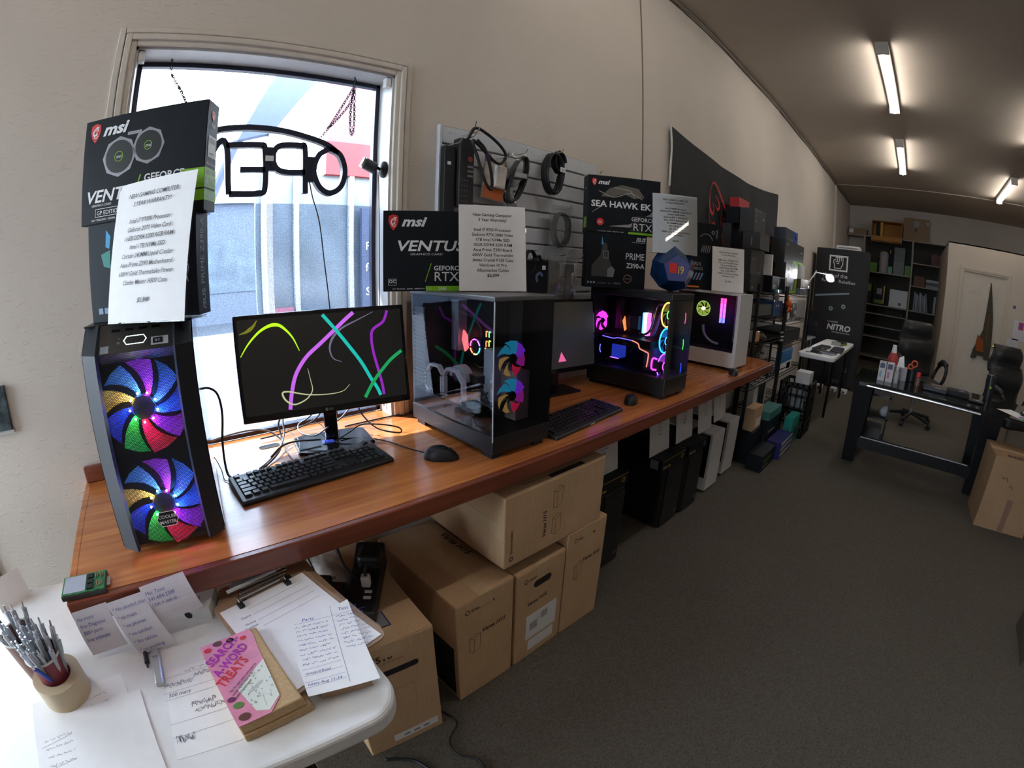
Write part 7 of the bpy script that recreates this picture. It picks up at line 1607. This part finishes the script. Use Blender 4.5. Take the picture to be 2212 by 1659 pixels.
# things on the glass desk
def citem(name, label, cat, x, y): return thing(name, label, cat, (x, y, T))
for k, (x, y, lb) in enumerate(((4.62, -1.335, 'white carton with navy corner on the glass desk'), (4.62, -1.405, 'white carton with pink stripe beside the navy cornered carton'))):
    t = citem('ink_carton', lb, 'box', x, y); MB().box(0, .10, -.062, 0, 0, .155).build('carton', mat('box_white3', (.55, .54, .56), .5), t); f = Face((0, 0, 0), (0, -1, 0), (0, 0, 1), .001); Pr(f).rect(.008, .105, .042, .042).build('blue_square', ink('navy', (.06, .06, .16)), t); Pr(f).rect(.012, .03, .02, .05).build('coloured_patch', (ink('skyp', (.2, .35, .5)), ink('pinkp', (.5, .12, .25)))[k], t)
t = citem('tissue_box', 'tissue box with a red bottle behind it on the glass desk', 'box', 4.85, -1.46); MB().box(0, .11, -.13, 0, 0, .11).build('carton', mat('box_lilac', (.35, .32, .36), .5), t); n_ = MB(); n_.add([(.03, -.03, .11), (.08, -.04, .11), (.09, -.10, .11), (.03, -.10, .11), (.04, -.04, .19), (.06, -.08, .21)], [(0, 1, 4), (1, 2, 5, 4), (2, 3, 5), (3, 0, 4, 5)]); n_.build('tissue', PAPER, t)
t = citem('cleaner_bottle', 'white topped red cleaner bottle behind the tissue box', 'bottle', 5.0, -1.44); MB().lathe([(.0005, 0), (.05, 0), (.05, .17), (.03, .21), (.0005, .21)], (0, 0, 0), 16).build('bottle_body', mat('bottle_red', (.45, .06, .05), .4), t, smooth=True); MB().cyl((0, 0, .21), (0, 0, .28), .028, 12, .02).build('cap', WHITE, t)
t = citem('clear_bottle', 'small clear bottle beside the ink cartons on the glass desk', 'bottle', 4.64, -1.50); MB().lathe([(.0005, 0), (.022, 0), (.022, .09), (.010, .11), (.0005, .11)], (0, 0, 0), 14).build('bottle_body', mat('bottle_pale', (.35, .38, .42), .2), t, smooth=True); MB().cyl((0, 0, .11), (0, 0, .14), .012, 10).build('cap', WHITE, t)
t = citem('pencil_cup', 'black pencil cup with orange handled scissors on the glass desk', 'cup', 4.90, -1.64); MB().lathe([(.0005, .004), (.04, .004), (.045, .11), (.042, .11), (.038, .006)], (0, 0, 0), 16).build('cup_wall', BLK, t, smooth=True); MB().ring((.0, -.01, .16), .026, .007, 'x', 14, 6).build('scissor_handle', ORG, t); MB().ring((.0, .022, .13), .022, .007, 'x', 14, 6).build('scissor_handle', ORG, t)
t = citem('glue_bottle', 'small bottle with a red cap on the glass desk', 'bottle', 4.78, -1.70); MB().lathe([(.0005, 0), (.024, 0), (.024, .07), (.0005, .075)], (0, 0, 0), 12).build('bottle_body', mat('bottle_brown', (.20, .10, .08), .3), t, smooth=True); MB().cyl((0, 0, .075), (0, 0, .11), .022, 12).build('cap', mat('cap_red', (.60, .03, .03), .4), t)
t = citem('drink_bottle', 'tall black drinking bottle with a green dot on the glass desk', 'bottle', 4.95, -2.40); MB().lathe([(.0005, 0), (.042, 0), (.048, .16), (.044, .21), (.0005, .215)], (0, 0, 0), 18).build('bottle_body', BLK, t, smooth=True); MB().tube([(0, -.02, .21), (0, -.05, .225), (0, -.085, .215)], .010, 6, 3).build('spout', BLK, t); Pr(Face((-.046, .012, .09), (0, -1, 0), (0, 0, 1), .002)).disc(.012, .02, .012, 12).build('green_dot', INKGREEN, t)
for k, (x, y, w_, d_, h_, lb) in enumerate(((4.62, -1.86, .16, .22, .035, 'black handset cradle on the glass desk'), (4.66, -2.08, .14, .20, .05, 'crumpled dark pouch on the glass desk'), (4.58, -2.24, .10, .14, .02, 'small dark gadget on the glass desk near the drinking bottle'))):
    t = citem('desk_gadget', lb, 'gadget', x, y); MB().box(0, w_, -d_/2, d_/2, 0, h_).build('gadget_body', (DARKM, BLKM, BLK)[k], t, bevel=.012); MB().box(.01, .03, -d_/4, 0, h_, h_+.006).build('pale_detail', INKG, t)
t, f, w_, h_ = sheet('note_sheet', 'loose papers with violet print at the end of the glass desk', [(4.60, -2.44), (4.72, -2.60), (4.52, -2.80), (4.40, -2.62)], T); Pr(f).rect(.02, .02, max(.05, w_*.5), .04).build('violet_print', ink('violet', (.22, .06, .35)), t)
t = citem('phone_handset', 'black handset with small lights at the end of the glass desk', 'phone', 4.55, -2.66); MB().box(0, .05, -.16, 0, .0015, .03).build('handset', BLK, t, bevel=.01); MB().box(.0, .006, -.03, -.02, .03, .033).build('green_light', glow('gled', (.1, .9, .2), 1.5), t); MB().box(.0, .006, -.13, -.12, .03, .033).build('red_light', glow('rled', (1, .1, .1), 1.5), t)
pc2 = thing('tool_cart', 'small dark wheeled cart with trays under the glass desk', 'cart', (5.25, -1.40, ZF))
for z in (.02, .26, .48): MB().box(0, .34, -.10, .24, z, z+.02).build('tray', DARKM, pc2)
for x in (0, .32):
    for y in (-.10, .22): MB().box(x, x+.02, y, y+.02, 0, .52).build('post', BLK, pc2)
MB().box(.05, .28, -.06, .18, .04, .16).build('clear_bin', mat('bin_smoky', (.18, .18, .19), .2), pc2); MB().sphere((.05, -.05, .345), .055, 10).build('pale_ball', mat('ball_pale', (.45, .45, .46), .6), pc2, smooth='all')
# ------------------------------------------------------------------ office chairs
LEA = mat('chair_leather', (.020, .019, .019), .45, var=.2, bump=.3, bscale=90)
def office_chair(label, x, y, rz, tall=1.0):
    t = thing('office_chair', label, 'chair', (x, y, ZF), rz)
    MB().prism(rrect(-.26, .26, -.25, .27, .08, 5), 'z', .46, .56).build('seat', LEA, t, bevel=.03, seg=3)
    def pad(name, w0, w1, z0, z1, y0, th, lean=.12):
        n = 8; m_ = MB(); vs = []
        for j in range(n+1):
            v = j/n; w_ = (w0+(w1-w0)*v)*(1-.18*max(0, v-.75)*4*.5); z = z0+(z1-z0)*v; yy = y0+lean*(z-z0)+.03*math.sin(v*PI*2)
            for i in range(9):
                a = 2*PI*i/9; vs.append((w_*math.cos(a)*(.9+.1*abs(math.cos(a))), yy+th*math.sin(a), z))
        m_.add(vs, [(j*9+i, j*9+(i+1) % 9, (j+1)*9+(i+1) % 9, (j+1)*9+i) for j in range(n) for i in range(9)]+[tuple(range(9))[::-1], tuple(range(n*9, n*9+9))]); m_.build(name, LEA, t, smooth='all')
    pad('backrest', .25, .27, .56, 1.0*tall, .24, .07); pad('headrest', .26, .22, .92*tall, 1.20*tall, .24+.12*.36, .085)
    for s in (-1, 1):
        MB().tube([(s*.27, .20, .52), (s*.32, .18, .68), (s*.32, .02, .76), (s*.31, -.14, .73), (s*.29, -.16, .60), (s*.26, -.10, .50)], .022, 8, 5).build('armrest', BLK, t, smooth='all'); MB().tube([(s*.32, .14, .735), (s*.32, .02, .79), (s*.315, -.12, .765)], .030, 8, 4).build('arm_pad', LEA, t, smooth='all')
    MB().cyl((0, 0, .10), (0, 0, .46), .028, 12).build('gas_column', CHROME, t)
    for k in range(5):
        a = 2*PI*k/5+.3; MB().tube([(0, 0, .12), (.16*math.cos(a), .16*math.sin(a), .10), (.31*math.cos(a), .31*math.sin(a), .075)], .022, 6, 3).build('base_arm', BLK, t); MB().cyl((.31*math.cos(a)-.02*math.sin(a), .31*math.sin(a)+.02*math.cos(a), .031), (.31*math.cos(a)+.02*math.sin(a), .31*math.sin(a)-.02*math.cos(a), .031), .031, 12).build('caster', BLK, t)
    return t
office_chair('high backed black leather office chair behind the glass desk, near the shelving', 6.62, -1.78, -1.25)
office_chair('black leather office chair behind the drinking bottle at the desk end', 5.62, -2.86, -1.1, .98)
# ------------------------------------------------------------------ apron, wall papers, carton at the right
ap = thing('apron', 'dark green apron with orange pocket hanging on the door', 'apron', (PX-.012, -3.0, 0)); APM = mat('apron_cloth', (.060, .052, .036), .9, var=.15); APO = mat('apron_orange', (.26, .065, .012), .85)
pts = [(.035, 1.92), (.02, 1.92), (-.005, 1.55), (-.03, 1.15), (-.17, .80), (-.19, .66), (-.10, .66), (-.07, .72), (.04, .72), (.07, .67), (.165, .67), (.16, 1.0), (.13, 1.35)]
MB().prism([(a*-1+.02, b_) for a, b_ in pts][::-1], 'x', -.035, -.012).build('cloth', APM, ap)
MB().prism([(.0, .86), (-.02, .79), (.13, .79), (.155, .88), (.14, 1.06), (.02, .98)], 'x', -.052, -.035).build('pocket', APO, ap); MB().prism([(-.045, 1.0), (-.03, 1.0), (-.018, 1.38), (-.03, 1.42)], 'x', -.042, -.035).build('strap', APO, ap)
MB().cyl((-.01, .0, 1.92), (0.0, .0, 1.92), .012, 8).build('hook', CHROME, ap)
for (y, z, w_, h_, lb, col) in ((-3.52, 1.10, .26, .32, 'white sheet with a pink drawing taped to the partition wall', True), (-3.44, .86, .21, .26, 'plain white sheet taped below the drawing on the partition wall', False)):
    t = thing('wall_sheet', lb, 'paper', (PX-.0005, y, z)); MB().box(-.002, 0, -w_, 0, 0, h_).build('sheet', mat('sheet_dim', (.60, .60, .66), .8), t); f = Face((-.002, 0, 0), (0, -1, 0), (0, 0, 1), .001)
    if col: Pr(f).rect(.10, .18, .10, .12).build('pink_square', ink('rose', (.45, .06, .16)), t); Pr(f, 2).disc(.15, .235, .03, 12).build('violet_disc', ink('violet', (.22, .06, .35)), t)
    else:
        for k in range(5): Pr(f).stroke([(.03, .05+k*.035), (.17, .055+k*.035)], .002).build('written_line', INKG, t)
t = thing('wall_switch', 'small blue sign plate beside the door on the partition wall', 'sign', (PX-.0005, -3.47, 1.60)); MB().box(-.006, 0, -.055, 0, 0, .045).build('plate', mat('plate_blue', (.05, .06, .30), .5), t); Pr(Face((-.006, 0, 0), (0, -1, 0), (0, 0, 1), .001)).rect(.012, .015, .03, .012).build('pale_mark', INKG, t)
KRAFT_OLD = KRAFT; KRAFT = cardboard('kraft_shaded', (.30, .185, .105))  # same kraft, darkened in colour for the shade beside the desk
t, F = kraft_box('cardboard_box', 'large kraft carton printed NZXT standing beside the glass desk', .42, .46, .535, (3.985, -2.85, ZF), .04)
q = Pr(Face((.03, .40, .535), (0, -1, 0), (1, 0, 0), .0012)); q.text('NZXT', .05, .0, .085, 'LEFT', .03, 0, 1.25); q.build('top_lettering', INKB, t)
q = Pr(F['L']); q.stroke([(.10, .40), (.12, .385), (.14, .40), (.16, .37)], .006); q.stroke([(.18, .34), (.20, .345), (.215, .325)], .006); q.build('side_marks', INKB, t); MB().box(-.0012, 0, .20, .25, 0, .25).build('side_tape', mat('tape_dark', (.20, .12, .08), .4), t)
rbox('low dark brown carton on the carpet across the aisle', 2.45, 2.80, -3.05, -2.625, ZF, .06, mat('carton_dim', (.07, .05, .04), .6), name='storage_box')
